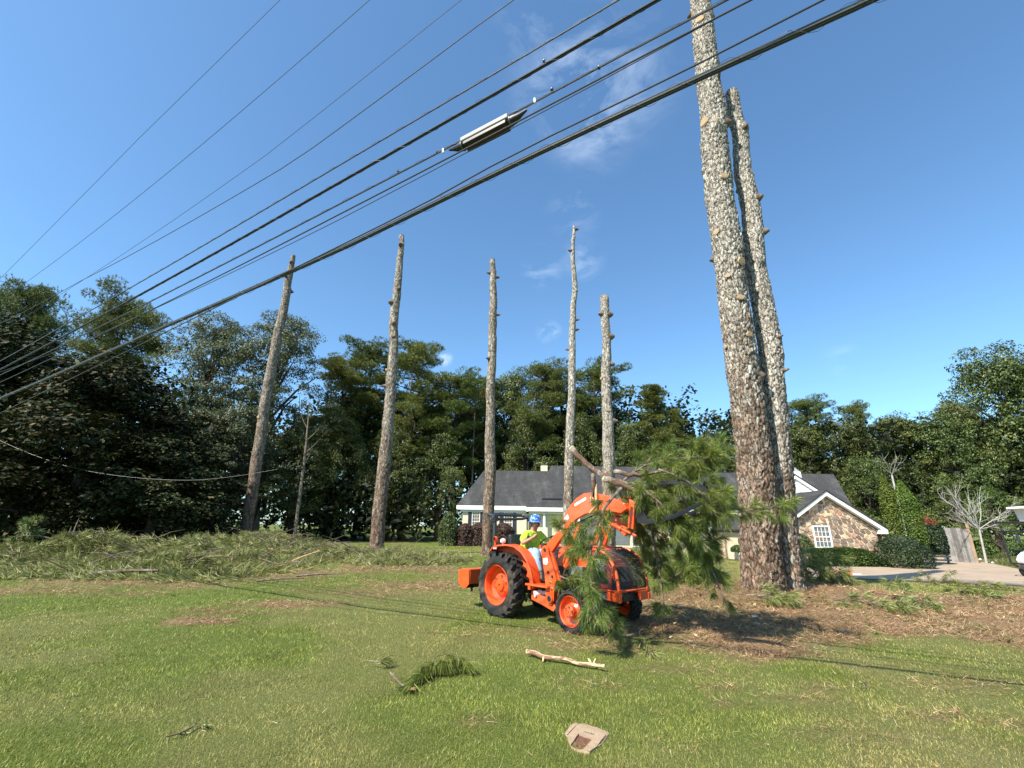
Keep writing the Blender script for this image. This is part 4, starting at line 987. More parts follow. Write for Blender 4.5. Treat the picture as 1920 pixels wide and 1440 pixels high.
# dark vent strip on the second roof slope
a = P3(1016, 950, YM+.6); b2 = P3(1053, 952, YM+.6)
sl = (r2l[2]-e2l[2])/(r2l[1]-e2l[1])
zz = e2l[2]+sl*(.9)
mb = MB(); mb.box(((a[0]+b2[0])/2, ye2+1.0, e2l[2]+slp*1.0+.03), (b2[0]-a[0], .22, .07), 0, 0, math.atan(slp)); hp(mb, 'roof_vent', M['black'])
def window(parent, cx, y, z0, z1, wd, cols_, rows, fill, sash=True, fr=.06, mat='trim', depth=.05, mun=.022):
    """frame stands proud of the wall plane y (facing -y)"""
    r_ = MB(); H = z1-z0
    for (xx, zz_, sx, sz) in ((cx-wd/2+fr/2, (z0+z1)/2, fr, H), (cx+wd/2-fr/2, (z0+z1)/2, fr, H), (cx, z1-fr/2, wd-2*fr, fr), (cx, z0+fr/2, wd-2*fr, fr)): r_.box((xx, y-depth/2, zz_), (sx, depth, sz))
    if sash: r_.box((cx, y-depth*.4, (z0+z1)/2), (wd-2*fr, depth*.7, fr*.8))
    wf = hp(r_, 'window', M[mat])
    g_ = MB(); g_.box((cx, y-.008, (z0+z1)/2), (wd-2*fr, .008, H-2*fr)); o1 = g_.build('pane', M['glass'], wf)
    g_ = MB(); g_.box((cx, y+.0-.002, (z0+z1)/2), (wd-2*fr, .004, H-2*fr)); o1 = g_.build('blind', M[fill], wf)
    for i in range(1, cols_):
        g_ = MB(); g_.box((cx-wd/2+fr+(wd-2*fr)*i/cols_, y-.02, (z0+z1)/2), (mun, .018, H-2*fr)); g_.build('glazing_bar', M[mat], wf)
    for j in range(1, rows):
        g_ = MB(); g_.box((cx, y-.021, z0+fr+(H-2*fr)*j/rows), (wd-2*fr, .018, mun)); g_.build('glazing_bar', M[mat], wf)
    return wf
def shutter(cx, y, z0, z1, wd):
    mb = MB(); mb.box((cx, y-.03, (z0+z1)/2), (wd, .05, z1-z0))
    sh = hp(mb, 'shutter', M['shutter'])
    sl_ = MB(); n = 22
    for i in range(n): sl_.box((cx, y-.062, z0+.06+(z1-z0-.12)*(i+.5)/n), (wd-.08, .02, .035), 0, 0, .5)
    q = sl_.build('louvre_set', M['shutter'], sh); q['kind'] = 'stuff'
for (pl, pr_) in ((893, 907), (953, 968)):
    a = P3(pl-8.0 if pl < 900 else pl-8, 957, YM); 
for (s0, w0, w1, s1) in ((877.5, 885, 900, 908), (936, 945, 961, 968)):
    z1 = P3(w0, 958 if w0 < 900 else 960, YM)[2]; z0 = z1-1.55
    X_ = [P3(q, 970, YM)[0] for q in (s0, w0, w1, s1)]
    window(hb, (X_[1]+X_[2])/2, YM-.01, z0, z1, X_[2]-X_[1], 3, 6, 'blind', True, .05)
    shutter((X_[0]+X_[1])/2, YM, z0, z1, X_[1]-X_[0]-.02); shutter((X_[2]+X_[3])/2, YM, z0, z1, X_[3]-X_[2]-.02)
# entrance side: posts, dark porch glass and the low window right of the branch load
YP = YM-.02
zf = P3(1353, 1028, YP)[2]
for i, (p0, p1, q0, q1, nm) in enumerate([(1342, 1364, 980, 1028, 'blind'), (1300, 1322, 985, 1028, 'curtain'), (1258, 1280, 985, 1028, 'curtain'), (1185, 1222, 978, 1026, 'curtain')]):
    x0 = P3(p0, 1000, YP)[0]; x1 = P3(p1, 1000, YP)[0]; z1 = P3(p0, q0, YP)[2]
    window(hb, (x0+x1)/2, YM+.13, zf, z1, x1-x0, 2 if i else 1, 3 if i else 2, nm, True, .07)
for p0 in (1020, 1085, 1250, 1330, 1372):
    x0 = P3(p0, 1000, YM)[0]; mb = MB(); mb.box((x0, YM-.25, (gz+ez2)/2+.1), (.16, .16, ez2-gz-.25)); hp(mb, 'porch_post', M['trim'])
x0 = P3(1322, 1035, YM)[0]; x1 = P3(1400, 1035, YM)[0]
mb = MB(); mb.box(((x0+x1)/2, YM-.45, P3(1350, 1036, YM)[2]), (x1-x0, .5, .5)); st_ = hp(mb, 'brick_step', M['tanbrick'])
x0 = P3(1050, 1000, YM)[0]; x1 = P3(1180, 1000, YM)[0]
mb = MB(); mb.box(((x0+x1)/2, YM+.14, (zf+ez2)/2-.1), (x1-x0, .06, ez2-zf-.5)); hp(mb, 'porch_recess', M['grey'])
# chimneys
def chimney(px, py0, wpx, Yd, mat, cap, zb):
    p = P3(px, py0, Yd); w_ = wpx*depth_of(p)/CF
    mb = MB(); mb.box((p[0], Yd, (p[2]-.12+zb)/2), (w_, w_, p[2]-.12-zb)); c_ = hp(mb, 'chimney', M[mat])
    return c_, p, w_
c_, p, w_ = chimney(1020, 869, 12, YM+5.6, 'brick', None, rz1-1.5)
mb = MB(); mb.box((p[0], p[1], p[2]-.09), (w_+.14, w_+.14, .05)); [mb.box((p[0]+sx*w_*.38, p[1]+sy*w_*.38, p[2]-.19), (.1, .1, .18)) for sx in (-1, 1) for sy in (-1, 1)]
mb.build('chimney_cap', M['dark'], c_)
c_, p, w_ = chimney(1483, 883, 22, YM+1.0, 'siding', None, e3l[2])
mb = MB(); a_ = w_/2
mb.add([(p[0]-a_, p[1]-a_, p[2]-.12), (p[0]+a_, p[1]-a_, p[2]-.12), (p[0]+a_, p[1]+a_, p[2]-.12), (p[0]-a_, p[1]+a_, p[2]-.12), (p[0]-a_*.35, p[1]-a_*.35, p[2]+.3), (p[0]+a_*.35, p[1]-a_*.35, p[2]+.3), (p[0]+a_*.35, p[1]+a_*.35, p[2]+.3), (p[0]-a_*.35, p[1]+a_*.35, p[2]+.3)],
       [(0, 1, 5, 4), (1, 2, 6, 5), (2, 3, 7, 6), (3, 0, 4, 7), (4, 5, 6, 7)]); mb.cyl((p[0], p[1], p[2]+.3), (p[0], p[1], p[2]+.55), .1, n=10)
mb.build('chimney_cap', M['case'], c_)
# clapboard gable behind the stone wing
YC = 31.0
ap = P3(1489, 894, YC); rr_ = P3(1545, 930, YC); ll = np.array([2*ap[0]-rr_[0]-1.5, YC, ap[2]-(ap[2]-rr_[2])*(rr_[0]+1.5-ap[0])/(rr_[0]-ap[0])]); base_z = .9
sl_r = (ap[2]-rr_[2])/(rr_[0]-ap[0])
zb_, k = base_z, 0; sid = []
bw = .17
while zb_ < ap[2]-.15:
    zt = min(zb_+bw, ap[2]-.05); half = max(.02, (ap[2]-.10-zt)/sl_r); half2 = max(.03, (ap[2]-.10-zb_)/sl_r)
    half = min(half, 4.2); half2 = min(half2, 4.2); hl = min(half, 1.5); hl2 = min(half2, 1.5)
    mb = MB(); mb.add([(ap[0]-hl2, YC-.028, zb_), (ap[0]+half2, YC-.028, zb_), (ap[0]+half, YC-.004, zt), (ap[0]-hl, YC-.004, zt), (ap[0]-hl2, YC+.03, zb_), (ap[0]+half2, YC+.03, zb_), (ap[0]+half, YC+.03, zt), (ap[0]-hl, YC+.03, zt)],
                      [(0, 1, 2, 3), (7, 6, 5, 4), (0, 4, 5, 1), (3, 2, 6, 7), (0, 3, 7, 4), (1, 5, 6, 2)])
    sid.append(hp(mb, 'clapboard', M['siding'])); zb_ += bw
def rake(a, b_, h_, dpt, y, name='rake_board', mat='trim', dz=0):
    mb = MB(); mb.add([(a[0], y-dpt, a[2]+dz), (b_[0], y-dpt, b_[2]+dz), (b_[0], y-dpt, b_[2]+dz-h_), (a[0], y-dpt, a[2]+dz-h_), (a[0], y, a[2]+dz), (b_[0], y, b_[2]+dz), (b_[0], y, b_[2]+dz-h_), (a[0], y, a[2]+dz-h_)],
                      [(0, 1, 2, 3), (7, 6, 5, 4), (0, 4, 5, 1), (3, 2, 6, 7), (0, 3, 7, 4), (1, 5, 6, 2)]); return hp(mb, name, M[mat])
e_r = np.array([ap[0]+4.6, YC, ap[2]-4.6*sl_r]); e_l = np.array([ap[0]-1.6, YC, ap[2]-1.6*sl_r])
rake(ap, e_r, .22, .12, YC, dz=.08); rake(e_l, ap, .22, .12, YC, dz=.08)
for e_ in (e_l, e_r):
    mb = MB(); f_ = np.array([0, -.14, .10]); g_ = np.array([0, 6.5, .10])
    mb.add([ap+f_, e_+f_, e_+g_, ap+g_, ap+f_+np.array([0, 0, .09]), e_+f_+np.array([0, 0, .09]), e_+g_+np.array([0, 0, .09]), ap+g_+np.array([0, 0, .09])], [(0, 1, 2, 3), (7, 6, 5, 4), (0, 4, 5, 1), (1, 5, 6, 2), (2, 6, 7, 3), (3, 7, 4, 0)]); hp(mb, 'roof', M['shingle'])
# stone gable wing
A_ = P3(1542, 922, YG); R_ = P3(1652, 990, YG); gx1 = P3(1652, 1020, YG)[0]
gbz = float(gh(gx1, YG))-.3
sl = (A_[2]-R_[2])/(R_[0]-A_[0]); half = gx1-.12-A_[0]; gx0 = P3(1455, 1000, YG)[0]; ezg = A_[2]-.30-sl*half; ezl = A_[2]-.30-sl*(A_[0]-gx0)
mb = MB(); mb.prism([(gx0, gbz), (gx1-.12, gbz), (gx1-.12, ezg), (A_[0], A_[2]-.30), (gx0, ezl)], YG, YG+9)
gw = hp(mb, 'stone_wall', M['mortar'])
W0 = P3(1522, 986, YG); W1 = P3(1560, 1028, YG); wz1, wz0 = W0[2]+.02, W1[2]; wx0, wx1 = W0[0]-.03, W1[0]+.05
ww = window(hb, (wx0+wx1)/2, YG-.045, wz0, wz1, wx1-wx0, 4, 4, 'curtain', True, .08, mun=.028)
mb = MB(); mb.box(((wx0+wx1)/2, YG-.06, wz0-.05), (wx1-wx0+.14, .14, .07)); mb.build('sill', M['trim'], ww)

# fieldstones: every stone its own rounded slab set proud of the mortar
def clip_poly(poly, a, n):
    out_ = []
    for i in range(len(poly)):
        p, q = poly[i], poly[(i+1) % len(poly)]; dp = (p-a) @ n; dq = (q-a) @ n
        if dp <= 0: out_.append(p)
        if dp*dq < 0: out_.append(p+(q-p)*dp/(dp-dq))
    return out_
rs = np.random.default_rng(12)
bound = [np.array(v) for v in [(gx0+.03, gbz+.1), (gx1-.15, gbz+.1), (gx1-.15, ezg-.02), (A_[0], A_[2]-.36), (gx0+.03, ezl-.02)]]
seeds = []
for _ in range(6000):
    p = np.array([rs.uniform(gx0, gx1-.1), rs.uniform(max(gbz, -.6), A_[2]-.3)])
    if p[1] > A_[2]-.4-sl*abs(p[0]-A_[0]): continue
    if wx0-.02 < p[0] < wx1+.02 and wz0-.1 < p[1] < wz1+.02: continue
    dmin = rs.choice([.34, .26, .17, .10], p=[.3, .3, .25, .15])
    if all(math.hypot((p[0]-q[0])*.85, p[1]-q[1]) > max(dmin, .0)*1.0+.075 for q in seeds): seeds.append(p)
seeds = np.array(seeds)
for i, p in enumerate(seeds):
    poly = bound
    d = np.hypot(*(seeds-p).T)
    for j in np.argsort(d)[1:16]:
        n_ = norm(seeds[j]-p); n_ = norm(n_*np.array([1.0, 1.25])); poly = clip_poly(poly, (p+seeds[j])/2-n_*rs.uniform(.012, .030), n_)
        if len(poly) < 3: break
    if len(poly) < 3: continue
    cxp = sum(poly)/len(poly)
    # keep clear of the window
    if cxp[0] > wx1: poly = clip_poly(poly, np.array([wx1+.02, 0]), np.array([-1.0, 0]))
    elif cxp[0] < wx0: poly = clip_poly(poly, np.array([wx0-.02, 0]), np.array([1.0, 0]))
    elif cxp[1] > wz1: poly = clip_poly(poly, np.array([0, wz1+.02]), np.array([0, -1.0]))
    elif cxp[1] < wz0: poly = clip_poly(poly, np.array([0, wz0-.10]), np.array([0, 1.0]))
    if len(poly) < 3: continue
    # cut corners so that the outline is rounded and a little uneven
    r2 = []
    for k in range(len(poly)):
        a, b_, c_ = poly[k-1], poly[k], poly[(k+1) % len(poly)]; r2 += [b_+(a-b_)*.2, b_+(c_-b_)*.2]
    r2 = [q+rs.normal(0, .006, 2) for q in r2]
    n = len(r2); dp = rs.uniform(.03, .06); cc_ = sum(r2)/n; tl = rs.normal(0, .05, 2)
    vs = [(q[0], YG+.01, q[1]) for q in r2]+[(cc_[0]+(q[0]-cc_[0])*.9, YG-dp-tl @ (q-cc_)*.3, cc_[1]+(q[1]-cc_[1])*.9) for q in r2]
    mb = MB(); mb.add(vs, [tuple(range(n, 2*n))]+[(k, (k+1) % n, (k+1) % n+n, k+n) for k in range(n)])
    mb.build('stone', SC[rs.choice(8, p=[.22, .2, .1, .13, .15, .08, .06, .06])], gw)
rt = np.array([R_[0]+.12, YG, A_[2]-sl*(R_[0]+.12-A_[0])]); lf = np.array([gx0-.3, YG, A_[2]-sl*(A_[0]-gx0+.3)])
rake(A_+np.array([0, 0, .0]), rt, .24, .30, YG-.02); rake(lf, A_, .24, .30, YG-.02)
for e_ in (lf, rt):
    mb = MB(); f_ = np.array([0, -.36, .002]); g_ = np.array([0, 8.5, .002]); up_ = np.array([0, 0, .1])
    mb.add([A_+f_, e_+f_, e_+g_, A_+g_, A_+f_+up_, e_+f_+up_, e_+g_+up_, A_+g_+up_], [(0, 1, 2, 3), (7, 6, 5, 4), (0, 4, 5, 1), (1, 5, 6, 2), (2, 6, 7, 3), (3, 7, 4, 0)]); hp(mb, 'roof', M['shingle'])
    mb = MB(); ii = -.45 if e_ is rt else .45
    mb.box((e_[0]+ii/2-.0, YG-.16, e_[2]-.14), (.45, .30, .22)); hp(mb, 'eave_return', M['trim'])
# ------------------------------------------------------------------ shrubs and yard things
M['box_leaf'] = leafmat('boxwood_leaves', [(0, (.022, .045, .012)), (.5, (.045, .080, .018)), (1, (.09, .13, .03))], .15, .45, (.1, .16, .02), .35, .2, 1.2)
M['arbor'] = leafmat('arborvitae_leaves', [(0, (.05, .085, .014)), (.5, (.09, .135, .02)), (1, (.15, .20, .035))], .2, .55, (.15, .2, .03), .2, .2, 1.5)
M['burg'] = leafmat('burgundy_leaves', [(0, (.030, .018, .013)), (.5, (.070, .042, .030)), (1, (.14, .095, .065))], .15, .55, (.15, .05, .03), .2, .2, 1.5)
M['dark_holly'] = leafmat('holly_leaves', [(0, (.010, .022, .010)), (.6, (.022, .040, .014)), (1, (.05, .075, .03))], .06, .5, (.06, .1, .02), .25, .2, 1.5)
M['ivy'] = leafmat('ivy_leaves', [(0, (.03, .055, .014)), (.5, (.062, .10, .022)), (1, (.12, .17, .045))], .2, .45, (.12, .18, .03), .3, .15, 1.0)
M['photinia'] = leafmat('red_tip_leaves', [(0, (.16, .03, .018)), (.6, (.26, .06, .03)), (1, (.20, .12, .04))], .2, .45, (.3, .08, .03), .3, .2, 1.5)
def shrub(name, label, base_px, px, ptop, wpx, mat, leaf=.07, n=3600, shape='round', group=None, Yd=None, dpt=None, topmat=None, cat='shrub'):
    b0 = hit(*base_px) if Yd is None else np.array([at_y(base_px[0], base_px[1], Yd)[0], Yd, 0]); b0[2] = float(gh(b0[0], b0[1]))
    top = at_y(px, ptop, b0[1]); b0[0] = top[0]; H = top[2]-b0[2]; W = wpx*depth_of(top)/CF/2
    q = rng.random(n); a = rng.uniform(0, 2*PI, n)
    if shape == 'round': z = H*q**.8; prof = np.sin(np.clip(.25+.75*q**.8, 0, 1)*PI)**.5*1.0
    elif shape == 'cone': z = H*q; prof = np.minimum(1, (1-q)*2.8+.10)*(.82+.18*np.sin(np.clip(q*3, 0, 1)*PI/2))
    else: z = H*q; prof = np.minimum(1, (1-q)*4)**.5
    lum = .80+.40*fbm(np.cos(a)*2.3+9, np.sin(a)*2.3, z*2.2/max(.6, W), s=int(px))
    rr = W*prof*lum*(1-.28*rng.random(n)**2)
    Pq = np.stack([rr*np.cos(a), rr*np.sin(a)*(dpt or 1), z], -1); od = np.stack([np.cos(a), np.sin(a), .3*np.ones(n)], -1)
    V, F_ = leaves(Pq, leaf, .1, .6, od)
    r_ = empty(name, b0); tag(r_, label, cat, group)
    if topmat:
        tm = (np.repeat(q, 1) > .72) & (rng.random(n) < .8)
        mesh_np('foliage', V, F_, [M[mat], M[topmat]], r_, matidx=tm.astype(int))
    else: mesh_np('foliage', V, F_, M[mat], r_)
    mb = MB()
    for k in range(5 if shape != 'cone' else 1):
        aa = k*1.26; mb.tube([(0, 0, -.05), (math.cos(aa)*W*.25, math.sin(aa)*W*.25, H*.35), (math.cos(aa)*W*.55, math.sin(aa)*W*.55, H*.72)] if shape != 'cone' else [(0, 0, -.05), (0, 0, H*.85)], [.03, .022, .01] if shape != 'cone' else [.06, .01], 5)
    mb.build('stem', M['barkdark'], r_); return r_
shrub('round_shrub', 'rounded green boxwood at the left corner of the house', (843, 1018), 843, 960, 38, 'box_leaf', .11, 4200, Yd=34.2)
shrub('burgundy_shrub', 'burgundy shrub under the left window, left one', (876, 1020), 873, 982, 38, 'burg', .12, 8000, 'vase', Yd=34.4)
shrub('burgundy_shrub', 'burgundy shrub half hidden by the third bare trunk', (900, 1020), 900, 980, 34, 'burg', .12, 7500, 'vase', Yd=34.4)
shrub('burgundy_shrub', 'burgundy shrub under the right window next to the tractor', (944, 1020), 944, 981, 40, 'burg', .12, 8000, 'vase', Yd=34.4)
EVG = hit(1700, 1064)
shrub('arborvitae', 'left and taller of the twin bright green columnar evergreens', (0, 0), 1654, 890, 28, 'arbor', .10, 6500, 'cone', Yd=29.3, cat='evergreen')
shrub('arborvitae', 'right of the twin bright green columnar evergreens', (0, 0), 1686, 900, 42, 'arbor', .10, 9000, 'cone', Yd=29.0, cat='evergreen')
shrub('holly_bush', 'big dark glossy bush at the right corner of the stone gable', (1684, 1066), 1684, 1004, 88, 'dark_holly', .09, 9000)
shrub('round_shrub', 'small green bush at the right foot of the twin evergreens', (1712, 1066), 1712, 1036, 22, 'arbor', .08, 2200)
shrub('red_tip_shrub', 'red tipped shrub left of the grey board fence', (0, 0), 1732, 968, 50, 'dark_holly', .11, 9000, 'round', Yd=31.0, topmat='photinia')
shrub('round_shrub', 'small clipped green bush by the brick step of the entrance', (0, 0), 1383, 1022, 26, 'box_leaf', .09, 1800, Yd=30.5)
shrub('round_shrub', 'dark bush between the thick trunks and the gable window', (0, 0), 1496, 1000, 44, 'box_leaf', .09, 3000, Yd=26.9)
shrub('wild_shrub', 'wild green bush behind the cart at the right edge', (0, 0), 1890, 1010, 110, 'ivy', .13, 6000, Yd=45)
shrub('wild_shrub', 'low wild green bush right of the board fence', (0, 0), 1850, 1012, 60, 'ivy', .12, 3000, Yd=46)
# sloping ivy bed below the gable
fr = [hit(*p) for p in [(1535, 1064), (1580, 1064), (1620, 1064), (1662, 1064)]]
n = 16000; u_ = rng.random(n); v_ = rng.random(n)
x0, x1 = at_y(1532, 1060, fr[0][1])[0], fr[-1][0]+.1
y0, y1 = fr[0][1]+.12, YG-.15
xx = x0+(x1-x0)*u_; yy = y0+(y1-y0)*v_; hz_ = at_y(1560, 1027, y0+1.0)[2]
top = float(gh(18, y0))+(hz_-float(gh(18, y0)))*np.minimum(1, (1-u_)*3.2)**.7*np.minimum(1, (v_+.05)*4.5)**.5
zz = gh(xx, yy)+(top-gh(xx, yy))*(1-.25*rng.random(n)**2)*(.88+.24*fbm(xx*1.3, yy*1.3, s=88)); k = rng.random(n) < .35; zz[k] = gh(xx[k], yy[k])+(zz[k]-gh(xx[k], yy[k]))*rng.random(k.sum())
V, F_ = leaves(np.stack([xx, yy, zz], -1), .12, .5, .7)
tag(mesh_np('ivy_bed', V, F_, M['ivy']), 'sloping bed of green ivy under the gable window along the drive', 'ground cover', kind='stuff')
# rough grass on the verge behind the drive at the right
n = 9000; xx = rng.uniform(25, 44, n); yy = rng.uniform(24.5, 34, n); k = in_poly_dist(xx, yy, DR_POLY) < -.4; xx, yy = xx[k], yy[k]; n = len(xx)
V, F_ = tufts(np.stack([xx, yy, gh(xx, yy)], -1), np.tile([0, 0, 1.0], (n, 1)), 4, .42, .03, .35, .1)
M['weed'] = leafmat('weed_blades', [(0, (.07, .09, .025)), (.5, (.14, .16, .05)), (1, (.28, .26, .12))], .3, .6, (.2, .22, .06), .2, .2, .6)
tag(mesh_np('rough_weeds', V, F_, M['weed']), 'rough weeds and long grass on the bank behind the drive', 'weeds', kind='stuff')

# board fence
M['oldwood'] = plain('weathered_board', (.235, .22, .205), .9, 0, .35, 3, .5, 40, .15, dirt=(.36, .34, .31), dirt_amt=.6)
M['newwood'] = plain('tan_post', (.40, .27, .17), .85, 0, .25, 4, .3, 30)
fa, fb = at_y(1768, 1040, 34.0), at_y(1828, 1050, 32.6)
fa[2] = float(gh(fa[0], fa[1])); fb[2] = float(gh(fb[0], fb[1]))
ft = at_y(1822, 992, fb[1])[2]; fta = at_y(1762, 990, fa[1])[2]
rf_ = empty('board_fence', fa); tag(rf_, 'grey weathered board fence panel with one tan post at the driveway', 'fence')
nb = 15
M['oldwood2'] = plain('weathered_board_dark', (.15, .14, .13), .9, 0, .35, 3, .5, 40, .15)
for i in range(nb):
    t0 = (i+.5)/nb; p = fa+(fb-fa)*t0; hgt_ = (fta+(ft-fta)*t0)-p[2]+random.uniform(-.02, .02); z0 = float(gh(p[0], p[1]))+.03
    mb = MB(); mb.box((p[0]-fa[0], p[1]-fa[1]+random.uniform(-.008, .008), z0-fa[2]+hgt_/2), (np.hypot(*(fb-fa)[:2])/nb*.94, .025, hgt_), math.atan2(fb[1]-fa[1], fb[0]-fa[0]))
    mb.build('board', M['oldwood' if random.random() < .75 else 'oldwood2'], rf_)
for hh in (.35, 1.3):
    mb = MB(); m_ = (fb-fa)/2; mb.box((m_[0], m_[1]+.05, hh), (np.hypot(*(fb-fa)[:2]), .05, .09), math.atan2(fb[1]-fa[1], fb[0]-fa[0])); mb.build('rail', M['oldwood2'], rf_)
pt_ = at_y(1818, 982, fb[1]); mb = MB(); mb.box((fb[0]-fa[0]+.06, fb[1]-fa[1]-.05, (pt_[2]-fa[2])/2), (.11, .11, pt_[2]-fa[2]+.1)); mb.build('post', M['newwood'], rf_)
rf2 = empty('rail_fence', at_y(1722, 1030, 31.5)); rf2.location.z = float(gh(28, 31.5)); tag(rf2, 'low dark rail fence seen between the evergreens and the board fence', 'fence')
for k in range(3): mb = MB(); mb.box((.9, 0, .25+k*.22), (2.2, .03, .10)); mb.build('rail', M['oldwood'], rf2)
for k in (0, 1.8): mb = MB(); mb.box((k, .04, .4), (.09, .09, .9)); mb.build('post', M['oldwood2'], rf2)

# bare grey tree
M['greybark'] = plain('bare_grey_bark', (.36, .34, .31), .85, 0, .25, 6, .3, 30)
bt = at_y(1857, 1058, 31.8)
bt = np.array([at_y(1848, 1050, bt[1]+.5)[0], bt[1]+.5, 0]); bt[2] = float(gh(bt[0], bt[1]))
rt_ = empty('bare_tree', bt); tag(rt_, 'small bare tree with pale grey fan of branches behind the board fence', 'tree')
topv = at_y(1836, 992, bt[1])-bt
mb = MB(); mb.tube([(0, 0, -.1), topv*.5, topv], [.075, .06, .055], 8); mb.build('trunk', M['greybark'], rt_, smooth=True)
rb_ = random.Random(4)
def limb(mb, p, d, l, r_, lev):
    pts = [np.array(p)]; dd = np.array(d, float)
    for i in range(4):
        dd = norm(dd+np.array([rb_.gauss(0, .14), rb_.gauss(0, .14), rb_.gauss(0.02, .08)])); pts.append(pts[-1]+dd*l/4)
    mb.tube(pts, [r_, r_*.85, r_*.7, r_*.55, r_*.35], 5, cap=False)
    if lev:
        for k in range(5 if lev > 1 else 4):
            i = rb_.randint(1, 4); nd = norm(dd*.9+np.array([rb_.gauss(0, .5), rb_.gauss(0, .4), rb_.gauss(.15, .35)])); limb(mb, pts[i], nd, l*rb_.uniform(.4, .65), r_*.5, lev-1)
for k, (ax_, az_) in enumerate([(-.9, .75), (-.55, 1), (-.2, 1.2), (.15, 1.3), (.5, 1.0), (1.0, .55), (1.2, .15), (-1.1, .35)]):
    mb = MB(); limb(mb, topv, (ax_, rb_.gauss(0, .4), az_), 2.1, .034, 2); mb.build('limb', M['greybark'], rt_, smooth=True)
bt2 = at_y(1672, 890, 40); rt2 = empty('bare_tree', (bt2[0], 40, float(gh(bt2[0], 40)))); tag(rt2, 'dead grey branches showing among the trees above the twin evergreens', 'tree')
mb = MB(); tp = np.array([0, 0, bt2[2]-rt2.location.z]); mb.tube([(0, 0, 0), tp*.6, tp], [.12, .09, .07], 6)
mb.build('trunk', M['greybark'], rt2)
for k in range(5): mb = MB(); limb(mb, tp, (rb_.gauss(0, .7), -.3, rb_.uniform(.4, 1.1)), 1.5, .022, 1); mb.build('limb', M['greybark'], rt2)

# white stones along the bed at the right
for i, (x, y, s_) in enumerate([(1862, 1056, 3.0), (1868, 1053, 3.4), (1874, 1055, 3.2), (1880, 1057, 4.0), (1886, 1056, 3.0), (1891, 1059, 2.6), (1838, 1050, 2.4)]):
    p = hit(x, y); r_ = s_*depth_of(p)/CF; bm = bmesh.new(); bmesh.ops.create_icosphere(bm, subdivisions=2, radius=r_)
    for v in bm.verts: v.co *= 1+.3*(vnoise(v.co.x*9+i, v.co.y*9, v.co.z*9)-.5); v.co.z *= .7
    me = bpy.data.meshes.new('rock'); bm.to_mesh(me); bm.free(); me.materials.append(M['white']); o = bpy.data.objects.new('white_rock', me); COL.objects.link(o); o.location = (p[0], p[1], p[2]+r_*.3)
    tag(o, 'small white rock in the row edging the bed by the cart' if i < 6 else 'small white rock at the foot of the fence post', 'rock', 'white rocks edging the bed' if i < 6 else None)
M['rock'] = plain('field_rock', (.30, .23, .18), .9, 0, .35, 6, .6, 25, .2)
M['rock2'] = plain('pale_rock', (.42, .36, .31), .9, 0, .3, 6, .6, 25, .2)
for i, (x, y, s_, mt, lab) in enumerate([(1416, 1163, 9, 'rock2', 'pale pinkish rock in the straw before the big trunks, larger one'), (1420, 1177, 7, 'rock', 'brown rock in the straw just below the pale one'), (1584, 1186, 5, 'rock', 'small brown stone farther right in the straw'), (1262, 1090, 7, 'rock', 'brown stone in the straw behind the hanging branches')]):
    p = hit(x, y); r_ = s_*depth_of(p)/CF; bm = bmesh.new(); bmesh.ops.create_icosphere(bm, subdivisions=3, radius=r_)
    for v in bm.verts: v.co *= 1+.45*(float(fbm(v.co.x*6+i*3, v.co.y*6, v.co.z*6))-.5); v.co.z *= .62
    me = bpy.data.meshes.new('rock'); bm.to_mesh(me); bm.free(); me.materials.append(M[mt]); o = bpy.data.objects.new('rock', me); COL.objects.link(o); o.location = (p[0], p[1], p[2]+r_*.25); tag(o, lab, 'rock')

# little yard sign on a wire stake
p = hit(1742, 1064); s_ = depth_of(p)/CF
rs_ = empty('yard_sign', p, .25); tag(rs_, 'small dark yard sign on a thin stake at the driveway edge', 'sign')
mb = MB(); mb.box((0, 0, 22*s_), (12*s_, .012, 13*s_), 0, .12, .15); mb.build('sign_panel', M['grey'], rs_)
mb = MB(); mb.box((0, -.012, 22*s_), (10.5*s_, .006, 11*s_), 0, .12, .15); mb.build('sign_face', M['black'], rs_)
mb = MB(); mb.cyl((-.03, 0, -.05), (-.03, .01, 18*s_), .008, n=6); mb.cyl((.08, 0, -.05), (.08, .01, 18*s_), .008, n=6); mb.build('stake', M['case'], rs_)

# two chainsaws by the drive
def chainsaw(px, py, sc, rz, lab, mirror=1):
    p = hit(px, py); r_ = empty('chainsaw', p, rz); tag(r_, lab, 'chainsaw'); r_.scale = (sc, sc, sc)
    mb = MB(); mb.prism([(-.18, .02), (.14, .02), (.17, .12), (.12, .22), (-.02, .27), (-.16, .22), (-.2, .1)], -.09, .09); mb.build('motor_body', M['orange'], r_, bevel=.015)
    mb = MB(); mb.box((-.02, 0, .04), (.40, .15, .08)); mb.build('crankcase', M['white'], r_, bevel=.01)
    mb = MB(); mb.tube([(-.16, 0, .2), (-.30, 0, .22), (-.36, 0, .14), (-.32, 0, .05), (-.16, 0, .03)], .022, 8); mb.build('rear_handle', M['grey'], r_, smooth=True)
    mb = MB(); mb.tube([(.0, .12, .05), (.0, .13, .25), (.0, .05, .36), (.0, -.06, .36), (.0, -.12, .24), (.0, -.11, .05)], .014, 8); mb.build('front_handle', M['black'], r_, smooth=True)
    mb = MB(); mb.prism([(.12, .06), (.62, .08), (.66, .105), (.62, .13), (.12, .16)], .05, .062); mb.build('guide_bar', M['decal'], r_)
    mb = MB(); mb.box((.12, 0, .29), (.02, .16, .12), 0, -.3); mb.build('hand_guard', M['orange'], r_)
chainsaw(1593, 1080, .62, -.4, 'orange and white chainsaw standing on the drive edge, right one')
chainsaw(1571, 1078, .45, 2.2, 'smaller orange chainsaw standing on the drive edge, left one')

